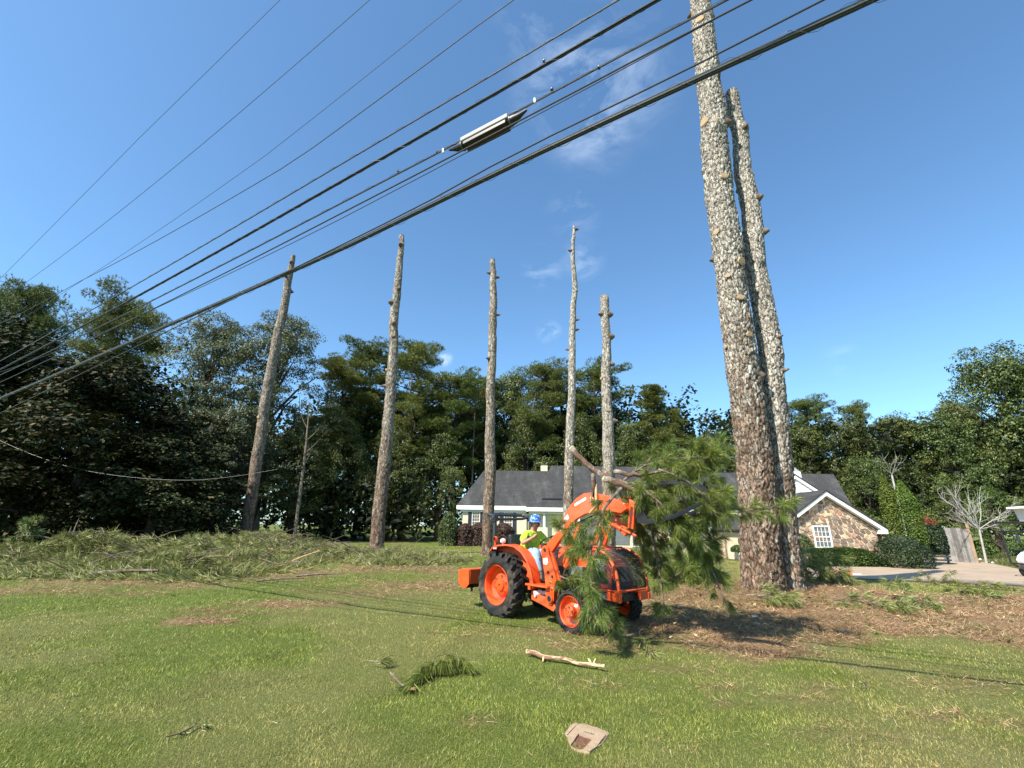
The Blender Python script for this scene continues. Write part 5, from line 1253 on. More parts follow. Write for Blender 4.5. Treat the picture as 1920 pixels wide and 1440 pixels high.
# golf cart cut by the right edge
gp = hit(1935, 1083); Yc = gp[1]
s_ = depth_of(gp)/CF
rc = empty('golf_cart', gp, 0); tag(rc, 'white golf cart with black roof and frame at the right edge', 'golf cart')
def cp(x, y, dy=0): return at_y(x, y, Yc)-gp-np.array([0, dy, 0])
mb = MB()
for dy in (0, 1.15): mb.tube([cp(1877, 990, dy), cp(1884, 1020, dy), cp(1896, 1056, dy), cp(1908, 1062, dy), cp(1950, 1064, dy)], .035, 8)
mb.tube([cp(1878, 996, 0), cp(1878, 996, 1.15)], .03, 8); mb.tube([cp(1896, 1056, 0), cp(1896, 1056, 1.15)], .03, 8); mb.build('roof_frame', M['black'], rc, smooth=True)
mb = MB(); a = cp(1872, 985, -.1); b_ = cp(2060, 978, 1.3); mb.box((a+b_)/2+np.array([0, 0, .0]), (abs(b_[0]-a[0]), 1.5, .09)); mb.build('roof', M['black'], rc, bevel=.03)
mb = MB(); q = [cp(x, y, .05) for x, y in [(1903, 1050), (1905, 1042), (1912, 1035), (1930, 1028), (1990, 1024), (1990, 1066), (1945, 1066), (1930, 1060), (1924, 1048), (1914, 1046), (1907, 1056)]]
mb.prism([(v[0], v[2]) for v in q], -1.2, -.03); mb.build('front_cowl', M['white'], rc, bevel=.03)
mb = MB(); mb.box((cp(1950, 1060)[0]+.6, -.6, cp(1950, 1062)[2]+.05), (2.2, 1.15, .12)); mb.build('chassis', M['dark'], rc)
mb = MB(); mb.box((cp(1990, 1040)[0]+.6, -.6, cp(1950, 1040)[2]+.05), (.6, 1.1, .5)); mb.box((cp(1990, 1040)[0]+.9, -.6, cp(1950, 1040)[2]+.55), (.15, 1.1, .6), 0, .15); mb.build('seat', M['grey'], rc, bevel=.04)
for dy in (.24, 1.22):
    c0 = cp(1919, 1063, dy); R_ = .30; c0[2] = R_-.02
    mb = MB(); mb.lathe([(R_*.5, 0), (R_*.85, -.01), (R_*.98, .03), (R_, .07), (R_, .15), (R_*.98, .19), (R_*.85, .22), (R_*.5, .22)], (c0[0], c0[1], c0[2]), 'y', 24); wq = mb.build('wheel', M['rubber'], rc, smooth=True)
    mb = MB(); mb.lathe([(.02, .0), (R_*.2, -.0), (R_*.42, .03), (R_*.5, .0), (R_*.53, .03), (R_*.5, .2)], (c0[0], c0[1], c0[2]), 'y', 20); mb.build('rim', M['white'], wq, smooth=True)
mb = MB(); mb.box(cp(1913, 1009, -.1), (9*s_, .05, 14*s_), .4, .2); mb.build('mirror', M['grey'], rc, bevel=.01)
# bucket of an aerial lift
bp = at_y(1906, 958, 26.0); rk = empty('lift_bucket', (bp[0]+.75, bp[1], bp[2]-.6)); tag(rk, 'white lift bucket with shelf lip above the cart roof at the right edge', 'lift bucket')
s2_ = depth_of(bp)/CF
mb = MB(); mb.prism([(-.35, .05), (.5, .0), (.55, .75), (-.5, .72)], -.4, .4); mb.build('bucket_shell', M['white'], rk, bevel=.03)
mb = MB(); mb.box((-.1, 0, .80), (1.35, 1.0, .14), 0, -.08); mb.box((-.55, 0, .74), (.5, .9, .05)); mb.build('rim_lip', M['white'], rk, bevel=.03)
mb = MB(); mb.tube([(.5, .2, .3), (1.2, .3, .5), (4.5, .6, 1.5)], [.1, .13, .16], 8); mb.build('boom_arm', M['white'], rk)
# ------------------------------------------------------------------ tractor
THD = norm(np.array([.66, -.751, 0])); TLF = np.array([-THD[1], THD[0], 0])
TO = np.array([.51, 9.76, 0.0]); TO[2] = float(gh(TO[0], TO[1]))*.5
TRZ = math.atan2(THD[1], THD[0])
def tl(x, y, yl=0.0):
    """photo pixel -> tractor coordinates on the plane yl metres left of its centre line"""
    d = px_ray(x, y); t = ((TO+TLF*yl-CAM0) @ TLF)/(d @ TLF); p = CAM0+d*t-TO
    return np.array([p @ THD, yl, p[2]])
tractor = empty('tractor', TO, TRZ); tag(tractor, 'orange compact tractor with front loader and grapple full of pine branches', 'tractor')
def tp_(mb, name, mat, parent=tractor, **k): return mb.build(name, M[mat] if isinstance(mat, str) else mat, parent, **k)
def wheel(xc, zc, R_, w_, y_out, side, rimr, nl, lug_h, name):
    """side -1: outer face towards -y; origin in tractor coordinates"""
    s = side; yo = y_out; yi = y_out-s*w_
    def Y_(q): return yo-s*q          # q metres in from the outer face
    prof = [(rimr, Y_(w_*.12)), (rimr+.02, Y_(.02)), (rimr+(R_-rimr)*.35, Y_(.0)), (rimr+(R_-rimr)*.75, Y_(.012)), (R_-lug_h*1.2, Y_(.05)), (R_-lug_h*.8, Y_(w_*.35)), (R_-lug_h*.7, Y_(w_*.5)), (R_-lug_h*.8, Y_(w_*.65)), (R_-lug_h*1.2, Y_(w_-.05)), (rimr+(R_-rimr)*.5, Y_(w_)), (rimr, Y_(w_*.9))]
    mb = MB(); mb.lathe(prof, (xc, 0, zc), 'y', 44)
    for i in range(nl):           # chevron lugs, alternately from either edge
        for hf in (0, 1):
            a0 = 2*PI*(i+.5*hf)/nl
            q0, q1 = (.012, w_*.56) if hf == 0 else (w_-.012, w_*.44)
            sw = .62*2*PI/nl
            pts = []
            for (q, da, dr0) in ((q0, 0, -.06 if R_ > .4 else -.035), (q0+(q1-q0)*.12, .05, -.005), (q0+(q1-q0)*.6, sw*.75, .0), (q1, sw*1.15, .0)):
                for rr_, ww in ((R_-lug_h*1.3, .27), (R_+dr0, .22)):
                    for e_ in (-1, 1):
                        a = a0+da+e_*ww*2*PI/nl*.8; pts.append((xc+rr_*math.cos(a), Y_(q), zc+rr_*math.sin(a)))
            f = []
            for k in range(3):
                b0 = k*4; f += [(b0+2, b0+3, b0+7, b0+6), (b0, b0+2, b0+6, b0+4), (b0+3, b0+1, b0+5, b0+7)]
            f += [(0, 1, 3, 2), (12, 14, 15, 13)]
            mb.add(pts, f)
    wq = tp_(mb, name, 'rubber', smooth=True)
    rp_ = [(rimr*1.02, Y_(.015)), (rimr*1.04, Y_(.03)), (rimr*.97, Y_(.035)), (rimr*.93, Y_(.06)), (rimr*.90, Y_(w_*.42)), (rimr*.62, Y_(w_*.50)), (rimr*.58, Y_(w_*.40)), (rimr*.34, Y_(w_*.36)), (rimr*.30, Y_(w_*.28)), (.02, Y_(w_*.26))]
    if R_ < .4: rp_ = [(rimr*1.02, Y_(.012)), (rimr*1.04, Y_(.022)), (rimr*.95, Y_(.03)), (rimr*.90, Y_(w_*.35)), (rimr*.60, Y_(w_*.42)), (rimr*.42, Y_(w_*.30)), (rimr*.40, Y_(w_*.02)), (rimr*.30, Y_(-.01)), (.01, Y_(-.015))]
    mb = MB(); mb.lathe(rp_, (xc, 0, zc), 'y', 40); r2 = tp_(mb, 'rim', 'orange', wq, smooth=True)
    for k in range(6):
        a = k*PI/3+.3; rr_ = rimr*(.46 if R_ > .4 else .34); mb = MB(); q = w_*.37 if R_ > .4 else -.012; mb.cyl((xc+rr_*math.cos(a), Y_(q-.03), zc+rr_*math.sin(a)), (xc+rr_*math.cos(a), Y_(q+.02), zc+rr_*math.sin(a)), .017 if R_ > .4 else .011, n=6); tp_(mb, 'wheel_bolt', 'chrome', wq)
    return wq
RW, FW = (-.24, .555), (1.60, .335)
wheel(RW[0], RW[1], .575, .40, -.83, -1, .345, 19, .055, 'rear_wheel'); wheel(RW[0], RW[1], .575, .40, .83, 1, .345, 19, .055, 'rear_wheel')
wheel(FW[0], FW[1]-.01, .335, .27, -.80, -1, .225, 16, .026, 'front_wheel'); wheel(FW[0], FW[1]-.01, .335, .27, .80, 1, .225, 16, .026, 'front_wheel')
# running gear
mb = MB(); mb.box((.55, 0, .55), (1.9, .34, .34)); mb.box((-.25, 0, .6), (.6, .9, .3)); mb.tube([(-.24, -.6, .56), (-.24, .6, .56)], .11, 14); tp_(mb, 'transmission', 'dark', bevel=.02)
mb = MB(); mb.tube([(1.6, -.6, .34), (1.6, -.25, .38), (1.6, .25, .38), (1.6, .6, .34)], [.07, .06, .06, .07], 12); mb.box((1.6, 0, .42), (.22, .3, .2)); tp_(mb, 'front_axle', 'dark')
mb = MB(); mb.box((1.45, 0, .87), (.9, .50, .50)); mb.box((1.0, 0, .85), (.3, .42, .6)); mb.cyl((1.35, -.27, .8), (1.35, -.34, .8), .09); mb.cyl((1.15, -.24, .95), (1.15, -.36, .95), .06)
for k in range(7): mb.box((1.12+k*.1, -.26, .98+.03*(k % 2)), (.05, .05, .22)); mb.tube([(1.05+.12*k, -.27, .75), (1.1+.12*k, -.33, .85+.02*k), (1.2+.1*k, -.28, 1.0)], .016, 6)
tp_(mb, 'engine', 'dark', bevel=.008)
mb = MB(); mb.prism([(1.22, .83), (1.55, .83), (1.55, .98), (1.22, .98)], -.38, -.30); tp_(mb, 'battery_box', 'grey', bevel=.01)
mb = MB(); mb.cyl((1.9, -.30, .55), (2.02, -.30, .55), .05); mb.box((1.85, -.33, .58), (.16, .08, .12)); tp_(mb, 'oil_filter', 'case')
# lower side rails and steps
for s in (-1, 1):
    mb = MB(); a = [(.52, .37), (.52, .52), (.62, .50), (.74, .46), (.86, .44), (1.08, .36), (1.12, .30), (1.06, .24), (.8, .31)]; mb.prism(a, s*.60, s*.50); tp_(mb, 'loader_frame', 'orange', bevel=.006)
    mb = MB(); mb.box((.74, s*.52, .625), (.56, .36, .035)); mb.box((.55, s*.52, .58), (.06, .34, .08)); tp_(mb, 'foot_step', 'orange', bevel=.006)
    mb = MB(); mb.box((.80, s*.33, .70), (.5, .3, .02)); tp_(mb, 'floor_plate', 'black')
    mb = MB(); mb.cyl((.62, s*.62, .47), (.68, s*.50, .49), .055, n=14); mb.cyl((.68, s*.50, .49), (.9, s*.40, .50), .035); tp_(mb, 'filter_can', 'decal', smooth=True)
# fenders
fo = [tuple(tl(x_, y_, -.62)[[0, 2]]) for x_, y_ in [(922, 1031), (925, 1026), (936, 1022), (952, 1021), (966, 1024), (979, 1034), (989, 1049), (996, 1068), (1000, 1085), (1001, 1101)]]
for s in (-1, 1):
    mb = MB(); n = len(fo); inn = [(x*.985-.03*(i/n), z-.03) for i, (x, z) in enumerate(fo)]
    ys = [s*.64, s*.44]
    vs = [(x, ys[0], z) for x, z in fo]+[(x, ys[1], z+.01) for x, z in fo]+[(x, ys[0], z) for x, z in inn]+[(x, ys[1], z) for x, z in inn]
    f = []
    for i in range(n-1): f += [(i, i+1, n+i+1, n+i), (2*n+i, 3*n+i, 3*n+i+1, 2*n+i+1), (i, 2*n+i, 2*n+i+1, i+1), (n+i, n+i+1, 3*n+i+1, 3*n+i)]
    f += [(0, n, 3*n, 2*n), (n-1, 2*n-1, 4*n-1, 3*n-1)]
    mb.add(vs, f)
    # outer lip and inner wall
    mb.tube([(x, s*.645, z-.012) for x, z in fo], .018, 8)
    tp_(mb, 'fender', 'orange', smooth=True)
    mb = MB(); mb.prism([(x-.02, z-.03) for x, z in fo]+[(.3, .62), (.1, .85), (-.3, .9), (-.55, 1.0)], s*.45, s*.43); tp_(mb, 'fender_side', 'orange_dull')
    mb = MB(); mb.box((fo[0][0]+.07, s*.55, fo[0][1]-.05), (.17, .2, .05)); tp_(mb, 'rear_light_bar', 'black')
    mb = MB(); mb.cyl((fo[0][0]+.06, s*.58, 1.22), (fo[0][0]+.06, s*.58, 1.33), .02, n=8); mb.lathe([(.045, 0), (.055, .01), (.055, .045), (.04, .05)], (fo[0][0]+.06, s*.58-.025, 1.375), 'y', 16); tp_(mb, 'turn_signal', 'amber', smooth=True)
    mb = MB(); mb.lathe([(.0, -.05), (.03, -.045), (.05, -.01), (.045, .04), (0, .05)], (fo[0][0]+.27, s*.56, 1.345), 'y', 14); mb.cyl((fo[0][0]+.27, s*.56, 1.25), (fo[0][0]+.27, s*.56, 1.33), .012, n=6); tp_(mb, 'work_light', 'lamp', smooth=True)
def text(body, size, loc, rot, mat, parent, name='lettering', extr=.002):
    cu = bpy.data.curves.new(name, 'FONT'); cu.body = body; cu.size = size; cu.extrude = extr; cu.align_x = 'CENTER'; cu.align_y = 'CENTER'
    o = bpy.data.objects.new(name, cu); COL.objects.link(o)
    bpy.context.view_layer.update(); dg_ = bpy.context.evaluated_depsgraph_get(); me = bpy.data.meshes.new_from_object(o.evaluated_get(dg_)); bpy.data.objects.remove(o)
    o = bpy.data.objects.new(name, me); me.materials.clear(); me.materials.append(M[mat]); COL.objects.link(o); o.location = loc; o.rotation_euler = rot; o.parent = parent; return o
text('4WD', .05, (fo[0][0]+.16, -.668, fo[1][1]-.02), (PI/2, -.12, 0), 'decal', tractor, 'fender_lettering')
# seat
mb = MB(); mb.box((-.28, 0, .98), (.46, .46, .12)); mb.box((-.52, 0, 1.24), (.12, .46, .46), 0, -.16); tp_(mb, 'seat', 'black', bevel=.04)
mb = MB(); mb.box((-.575, -.13, 1.26), (.03, .05, .36), 0, -.16); mb.box((-.575, .13, 1.26), (.03, .05, .36), 0, -.16); mb.box((-.60, 0, 1.25), (.03, .36, .34), 0, -.16); tp_(mb, 'seat_shell', 'grey', bevel=.01)
mb = MB(); mb.box((-.25, 0, .82), (.5, .5, .22)); tp_(mb, 'seat_pedestal', 'black')
# folded roll bar
hz = 1.79
for s in (-1, 1):
    yy = s*.52
    mb = MB(); mb.box((-.66, yy, (hz+.95)/2), (.07, .06, hz-.95)); tp_(mb, 'roll_bar_post', 'gunmetal', bevel=.008)
    mb = MB(); mb.box((-.66, yy, hz), (.10, .12, .13)); mb.cyl((-.66, yy-.08, hz), (-.66, yy+.08, hz), .035, n=10); mb.cyl((-.72, yy-.06, hz-.02), (-.72, yy+.10, hz-.02), .014, n=8); tp_(mb, 'hinge_bracket', 'gunmetal', bevel=.006)
mb = MB(); mb.tube([(-.68, -.52, hz+.03), (-.86, -.52, hz+.07), (-.93, -.50, hz+.08), (-.95, -.40, hz+.08), (-.95, .40, hz+.08), (-.93, .50, hz+.08), (-.86, .52, hz+.07), (-.68, .52, hz+.03)], .036, 4); tp_(mb, 'folded_hoop', 'gunmetal')
mb = MB(); mb.tube([(-.70, -.52, hz-.02), (-.72, -.2, hz-.02), (-.70, .3, hz+.0), (-.68, .52, hz+.05)], .032, 6); tp_(mb, 'cross_tube', 'gunmetal')
# dash, wheel, levers
mb = MB(); mb.prism([(.62, .75), (.92, .75), (.95, 1.22), (.70, 1.27), (.60, 1.15)], -.20, .20); tp_(mb, 'dashboard', 'black', bevel=.02)
mb = MB(); c0 = np.array([.42, 0, 1.37]); nn_ = norm(np.array([-.55, 0, 1.0])); a_, b_ = frame_of(nn_)
mb.tube([c0+.19*(math.cos(t)*a_+math.sin(t)*b_) for t in np.linspace(0, 2*PI, 29)], .014, 8)
for t in (0, 2.1, 4.2): mb.tube([c0-nn_*.03, c0+.19*(math.cos(t)*a_+math.sin(t)*b_)], .01, 6)
mb.tube([c0-nn_*.03, c0-nn_*.25], .022, 8); tp_(mb, 'steering_wheel', 'black', smooth=True)
mb = MB(); mb.tube([(.55, -.36, .75), (.50, -.37, 1.05), (.30, -.36, 1.22), (.16, -.34, 1.40)], .010, 8); mb.lathe([(0, -.03), (.02, -.03), (.024, 0), (.018, .03), (0, .035)], (.155, -.34, 1.42), 'z', 10); tp_(mb, 'joystick', 'black', smooth=True)
mb = MB(); mb.box((.66, -.42, .98), (.05, .04, .64)); mb.cyl((.64, -.42, 1.28), (.70, -.42, 1.28), .05); [mb.tube([(.70, -.40-.02*k, .75), (.72, -.44, 1.1), (.78, -.42, 1.3), (.95, -.42, 1.34)], .012, 6) for k in range(3)]; tp_(mb, 'valve_and_hoses', 'black', smooth=True)
# hood: lofted sections
def loft(secs, name, mat, parent=tractor, n=18, smooth=True):
    V = []; 
    for (x, w_, zt, zb, rd) in secs:
        for k in range(n+1):
            a = PI*k/n; yy = -math.cos(a)*w_; zz = zb+(zt-zb)*(math.sin(a)**rd); V.append((x, yy, zz))
    V = np.array(V); m_ = n+1; L = len(secs); id_ = np.arange(L*m_).reshape(L, m_)
    q = np.stack([id_[:-1, :-1].ravel(), id_[:-1, 1:].ravel(), id_[1:, 1:].ravel(), id_[1:, :-1].ravel()], -1)
    o = mesh_np(name, V, q, M[mat], parent, smooth=smooth); return o
loft([(.90, .28, 1.29, .95, .35), (1.2, .30, 1.33, .95, .35), (1.5, .31, 1.35, .95, .33), (1.75, .31, 1.335, .93, .33), (1.92, .30, 1.27, .90, .36), (2.04, .28, 1.15, .85, .4), (2.11, .25, 1.0, .80, .45)], 'hood', 'orange')
mb = MB(); mb.prism([(1.62, 1.18), (1.95, 1.16), (2.05, 1.0), (2.10, .78), (2.08, .66), (1.66, .68)], -.31, -.28); mb.prism([(1.62, 1.18), (1.95, 1.16), (2.05, 1.0), (2.10, .78), (2.08, .66), (1.66, .68)], .28, .31); tp_(mb, 'hood_side_panel', 'orange', bevel=.005)
mb = MB(); mb.prism([(1.70, 1.05), (1.90, 1.03), (2.0, .95), (2.03, .74), (1.74, .74)], -.316, -.308); mb.box((2.06, 0, .85), (.03, .46, .40)); tp_(mb, 'radiator_screen', 'black')
mb = MB(); mb.prism([(1.76, 1.14), (1.92, 1.11), (1.99, 1.03), (1.94, .99), (1.82, 1.05)], -.325, -.312); mb.prism([(1.88, 1.0), (1.98, .97), (1.97, .93), (1.88, .96)], -.325, -.312); tp_(mb, 'headlight', 'lamp', bevel=.004)
# grille guard: side frames, front frame, expanded mesh
def guard_x(z): return float(np.interp(z, [.66, .8, 1.0, 1.15, 1.25, 1.30], [2.29, 2.29, 2.24, 2.14, 2.0, 1.86]))
for s in (-1, 1):
    fr_ = [(1.78, .66), (guard_x(.66), .66)]+[(guard_x(z), z) for z in (.75, .85, .95, 1.05, 1.15, 1.22)]+[(1.86, 1.27), (1.76, 1.24)]
    mb = MB(); 
    for i in range(len(fr_)):
        a, b2_ = fr_[i], fr_[(i+1) % len(fr_)]; mb.tube([(a[0], s*.40, a[1]), (b2_[0], s*.40, b2_[1])], .017 if i in (0, 8) else .024, 6)
    q = tp_(mb, 'guard_side_frame', 'orange', smooth=True)
    ms_ = MB(); 
    for k in range(-24, 40):
        for dr in (-1, 1):
            pts = []
            for z in np.linspace(.66, 1.25, 13):
                x = 1.78+k*.03+dr*(z-.95)*.55
                if 1.79 < x < guard_x(z)-.01: pts.append((x, s*.405, z))
            if len(pts) > 1: ms_.tube([pts[0], pts[-1]], .0046, 4)
    o = tp_(ms_, 'expanded_mesh', 'gunmetal', q); o['kind'] = 'stuff'
mb = MB()
for yy in (-.40, .40): mb.tube([(guard_x(z)+.0, yy, z) for z in (.62, .75, .85, .95, 1.05, 1.15, 1.22, 1.28)], .028, 6)
mb.tube([(guard_x(.66), -.4, .66), (guard_x(.66), .4, .66)], .02, 6); mb.tube([(1.84, -.38, 1.29), (1.84, .38, 1.29)], .018, 6)
gf = tp_(mb, 'grille_guard', 'orange_dull', smooth=True)
ms_ = MB()
for k in range(-30, 34):
    for dr in (-1, 1):
        pts = []
        for z in np.linspace(.68, 1.27, 10):
            yy = k*.035+dr*(z-.95)*.6
            if abs(yy) < .39: pts.append((guard_x(z)+.006, yy, z))
        if len(pts) > 1: ms_.tube(pts, .0050, 4, cap=False)
o = tp_(ms_, 'expanded_mesh', 'gunmetal', gf); o['kind'] = 'stuff'
mb = MB()
for s in (-1, 1): mb.prism([(2.08, .52), (2.33, .50), (2.33, .60), (2.22, .64), (2.08, .64)], s*.43, s*.37); mb.box((2.28, s*.40, .64), (.08, .09, .09))
mb.box((2.10, 0, .60), (.06, .8, .10)); mb.prism([(2.29, .50), (2.32, .50), (2.32, .64), (2.29, .64)], .14, .43); tp_(mb, 'bumper_frame', 'orange', bevel=.006)
mb = MB(); mb.box((1.98, 0, .55), (.5, .42, .12)); tp_(mb, 'front_weight', 'dark', bevel=.01)
# loader
post = [(.80, 1.20), (.83, 1.28), (.90, 1.31), (.97, 1.27), (1.00, 1.15), (1.13, .86), (1.17, .74), (1.12, .62), (1.10, .42), (1.04, .34), (.96, .35), (.91, .43), (.91, .62), (.88, .85)]
arm = [(.90, 1.33), (1.17, 1.54), (1.36, 1.83), (1.50, 2.0), (1.64, 2.11), (1.80, 2.18), (1.98, 2.19), (2.3, 2.12), (2.62, 1.99), (2.66, 1.90), (2.55, 1.84), (2.2, 1.90), (1.98, 1.86), (1.82, 1.84), (1.62, 1.76), (1.43, 1.62), (1.24, 1.42), (1.03, 1.20), (.93, 1.20)]
for s in (-1, 1):
    mb = MB(); mb.prism(post, s*.63, s*.60); mb.prism(post, s*.52, s*.49); mb.prism([(.98, 1.2), (1.04, 1.18), (1.22, .72), (1.15, .66), (1.1, .8)], s*.585, s*.535)
    pq = tp_(mb, 'loader_post', 'orange', bevel=.004)
    mb = MB(); mb.cyl((1.02, s*.47, .44), (1.02, s*.655, .44), .062, n=20); tp_(mb, 'mount_tube', 'orange_dull', pq, smooth=True)
    mb = MB(); mb.cyl((1.02, s*.656, .44), (1.02, s*.660, .44), .045, n=20); tp_(mb, 'tube_bore', 'black', pq)
    for (x, z, r_) in ((.90, 1.23, .03), (1.08, .80, .022), (1.03, .70, .018), (.98, .86, .024), (1.06, .60, .02)):
        mb = MB(); mb.cyl((x, s*.45, z), (x, s*.645, z), r_, n=12); tp_(mb, 'pivot_pin', 'dark' if r_ > .02 else 'chrome', pq, smooth=True)
    mb = MB(); mb.prism([(.86, 1.08), (.96, 1.10), (.98, 1.02), (.94, .98), (.87, .99)], s*.631, s*.634); tp_(mb, 'warning_label', 'decal', pq)
    mb = MB(); mb.prism(arm, s*.585, s*.505); aq = tp_(mb, 'loader_arm', 'orange', bevel=.008)
    mb = MB(); mb.prism([(1.60, 1.97), (1.86, 2.075), (1.845, 2.115), (1.59, 2.01)], s*.586, s*.5885); tp_(mb, 'white_decal', 'decal', aq)
    mb = MB(); mb.prism([(1.38, 1.70), (1.46, 1.77), (1.43, 1.84), (1.34, 1.77)], s*.586, s*.5885); mb.prism([(1.25, 1.54), (1.35, 1.64), (1.33, 1.70), (1.22, 1.58)], s*.586, s*.5885); tp_(mb, 'warning_label', 'decal', aq)
    # boom cylinder
    yy = s*.45
    mb = MB(); mb.cyl((1.12, yy, .72), (1.28, yy, 1.02), .020, n=12); bc = tp_(mb, 'cylinder_rod', 'chrome', smooth=True)
    mb = MB(); mb.cyl((1.24, yy, .96), (1.55, yy, 1.62), .042, n=16); mb.cyl((1.24, yy, .96), (1.26, yy, 1.0), .052, n=16); mb.cyl((1.56, yy-.04, 1.65), (1.56, yy+.04, 1.65), .045, n=12); mb.tube([(1.22, yy-.05, 1.03), (1.40, yy-.06, 1.40), (1.55, yy-.04, 1.66)], .010, 6); tp_(mb, 'boom_cylinder', 'orange', smooth=True)
    mb = MB(); mb.cyl((1.95, yy, 1.80), (2.45, yy, 1.60), .036, n=14); mb.cyl((2.45, yy, 1.60), (2.72, yy, 1.50), .02, n=10); tp_(mb, 'bucket_cylinder', 'orange', smooth=True)
mb = MB(); mb.cyl((1.70, -.51, 1.93), (1.70, .51, 1.93), .085, n=20); cq = tp_(mb, 'cross_tube', 'orange', smooth=True)
mb = MB(); mb.box((1.86, 0, 1.97), (.04, .98, .26), 0, .2); mb.prism([(1.72, 1.78), (2.1, 1.78), (2.25, 1.62), (1.95, 1.48)], .30, .36); tp_(mb, 'gusset_plate', 'orange', cq, bevel=.005)
mb = MB(); mb.tube([(1.15, .3, 1.35), (1.5, .35, 1.72), (1.8, .2, 1.83), (2.3, .1, 1.8)], .014, 6); mb.tube([(1.15, -.35, 1.33), (1.4, -.42, 1.66), (1.8, -.3, 1.83), (2.3, -.2, 1.8)], .014, 6); tp_(mb, 'hydraulic_hose', 'black', smooth=True)
text('1153', .10, (1.72, .503, 1.90), (PI/2, 0, 0), 'black', tractor, 'loader_lettering')
# grapple bucket: black ribs and orange quick plate
mb = MB(); mb.prism([(2.60, 1.62), (2.70, 1.60), (2.76, 2.0), (2.66, 2.06)], -.50, -.44); mb.prism([(2.60, 1.62), (2.70, 1.60), (2.76, 2.0), (2.66, 2.06)], .44, .50); mb.box((2.68, 0, 1.95), (.05, .9, .12), 0, .1); tp_(mb, 'quick_hitch', 'orange', bevel=.006)
for yy in (-.45, -.15, .15, .45, .72):
    mb = MB(); mb.prism([(2.74, 1.98), (2.76, 1.70), (2.95, 1.68), (3.4, 1.76), (3.85, 1.96), (3.80, 1.98), (3.38, 1.82), (2.95, 1.76), (2.82, 1.98)], yy-.014, yy+.014); tp_(mb, 'lower_tine', 'black')
mb = MB()
for (x, z) in ((2.78, 1.72), (2.79, 1.95), (3.0, 1.72), (3.4, 1.79)): mb.tube([(x, -.46, z), (x, .74, z)], .028, 8)
tp_(mb, 'tine_cross_bar', 'black')
for yy in (-.30, -.14, .36, .52):
    mb = MB(); mb.prism([(2.76, 2.26), (2.95, 2.33), (3.35, 2.32), (3.72, 2.24), (3.82, 2.14), (3.79, 2.13), (3.70, 2.20), (3.33, 2.27), (3.0, 2.275), (2.80, 2.20)], yy-.016, yy+.016); tp_(mb, 'upper_tine', 'black')
mb = MB(); [mb.tube([(x, -.32, z), (x, .54, z)], .026, 8) for (x, z) in ((3.0, 2.32), (3.4, 2.32))]; mb.cyl((2.80, 0, 2.05), (3.2, 0, 2.42), .03, n=10); tp_(mb, 'clamp_cross_bar', 'black')
# box blade behind
for yy in (-.74, .74): mb = MB(); mb.prism([(-1.56, .74), (-1.20, .76), (-1.18, .48), (-1.28, .40), (-1.40, .38), (-1.46, .45), (-1.54, .45)], yy-.012, yy+.012); bb_ = tp_(mb, 'box_blade_end', 'orange', bevel=.004)
mb = MB(); mb.box((-1.33, 0, .745), (.30, 1.46, .03)); mb.box((-1.20, 0, .62), (.03, 1.44, .28)); mb.box((-1.47, 0, .70), (.03, 1.44, .10)); tp_(mb, 'box_blade_frame', 'orange_dull', bevel=.004)
mb = MB(); mb.box((-1.38, 0, .48), (.03, 1.42, .20), 0, .3); [mb.box((-1.34, yy, .52), (.04, .03, .4)) for yy in (-.55, -.2, .2, .55)]; tp_(mb, 'cutting_edge', 'black')
mb = MB(); mb.tube([(-.75, -.3, .62), (-1.24, -.3, .55)], .03, 8); mb.tube([(-.75, .3, .62), (-1.24, .3, .55)], .03, 8); mb.tube([(-.8, 0, .95), (-1.24, 0, 1.0)], .03, 8); mb.prism([(-1.26, .74), (-1.20, 1.06), (-1.16, 1.06), (-1.12, .74)], -.04, .04); tp_(mb, 'three_point_linkage', 'black')
# ------------------------------------------------------------------ the driver
M['skin'] = plain('skin', (.50, .24, .16), .5, 0, .12, 14, .05, 60, .4)
M['shirt'] = plain('lime_shirt', (.46, .70, .06), .85, 0, .22, 9, 1.0, 14, .15)
for n_ in M['shirt'].node_tree.nodes:
    if n_.type == 'BUMP': n_.inputs['Distance'].default_value = .05
M['jeans'] = plain('blue_jeans', (.26, .36, .46), .9, 0, .30, 7, .4, 16, .15)
M['belt'] = plain('dark_waist', (.02, .025, .035), .8, 0, .2, 7)
M['boot'] = plain('leather_boot', (.11, .085, .065), .7, 0, .25, 9, .3, 30)
M['hair'] = plain('dark_hair', (.03, .022, .018), .8, 0, .2, 30)
m, t, b, o = newmat('blue_hard_hat'); f = noise(t, 14, 3, .5)
c_ = ramp(t, f, [(.40, (.03, .11, .38)), (.47, (.10, .26, .62)), (.53, (.55, .66, .80)), (.58, (.04, .16, .48))]); t.links.new(c_, b.inputs['Base Color']); b.inputs['Roughness'].default_value = .25; M['hat'] = m
def skin(name, V, Ed, Rr, mat, parent, sub=2, root=0, smooth_mod=0):
    me = bpy.data.meshes.new(name); me.from_pydata([tuple(map(float, v)) for v in V], Ed, []); me.materials.append(M[mat])
    o = bpy.data.objects.new(name, me); COL.objects.link(o)
    if parent: o.parent = parent
    sk = o.modifiers.new('skin', 'SKIN'); sk.use_smooth_shade = True
    ld = me.skin_vertices[0].data if me.skin_vertices else None
    if ld is None:
        bpy.context.view_layer.objects.active = o; ld = me.skin_vertices[0].data
    for i, r_ in enumerate(Rr):
        ld[i].radius = (r_, r_) if not hasattr(r_, '__len__') else r_
    ld[root].use_root = True
    s_ = o.modifiers.new('sub', 'SUBSURF'); s_.levels = sub; s_.render_levels = sub
    if smooth_mod: q = o.modifiers.new('soft', 'SMOOTH'); q.iterations = smooth_mod
    return o
def ensure_skin(me):
    pass
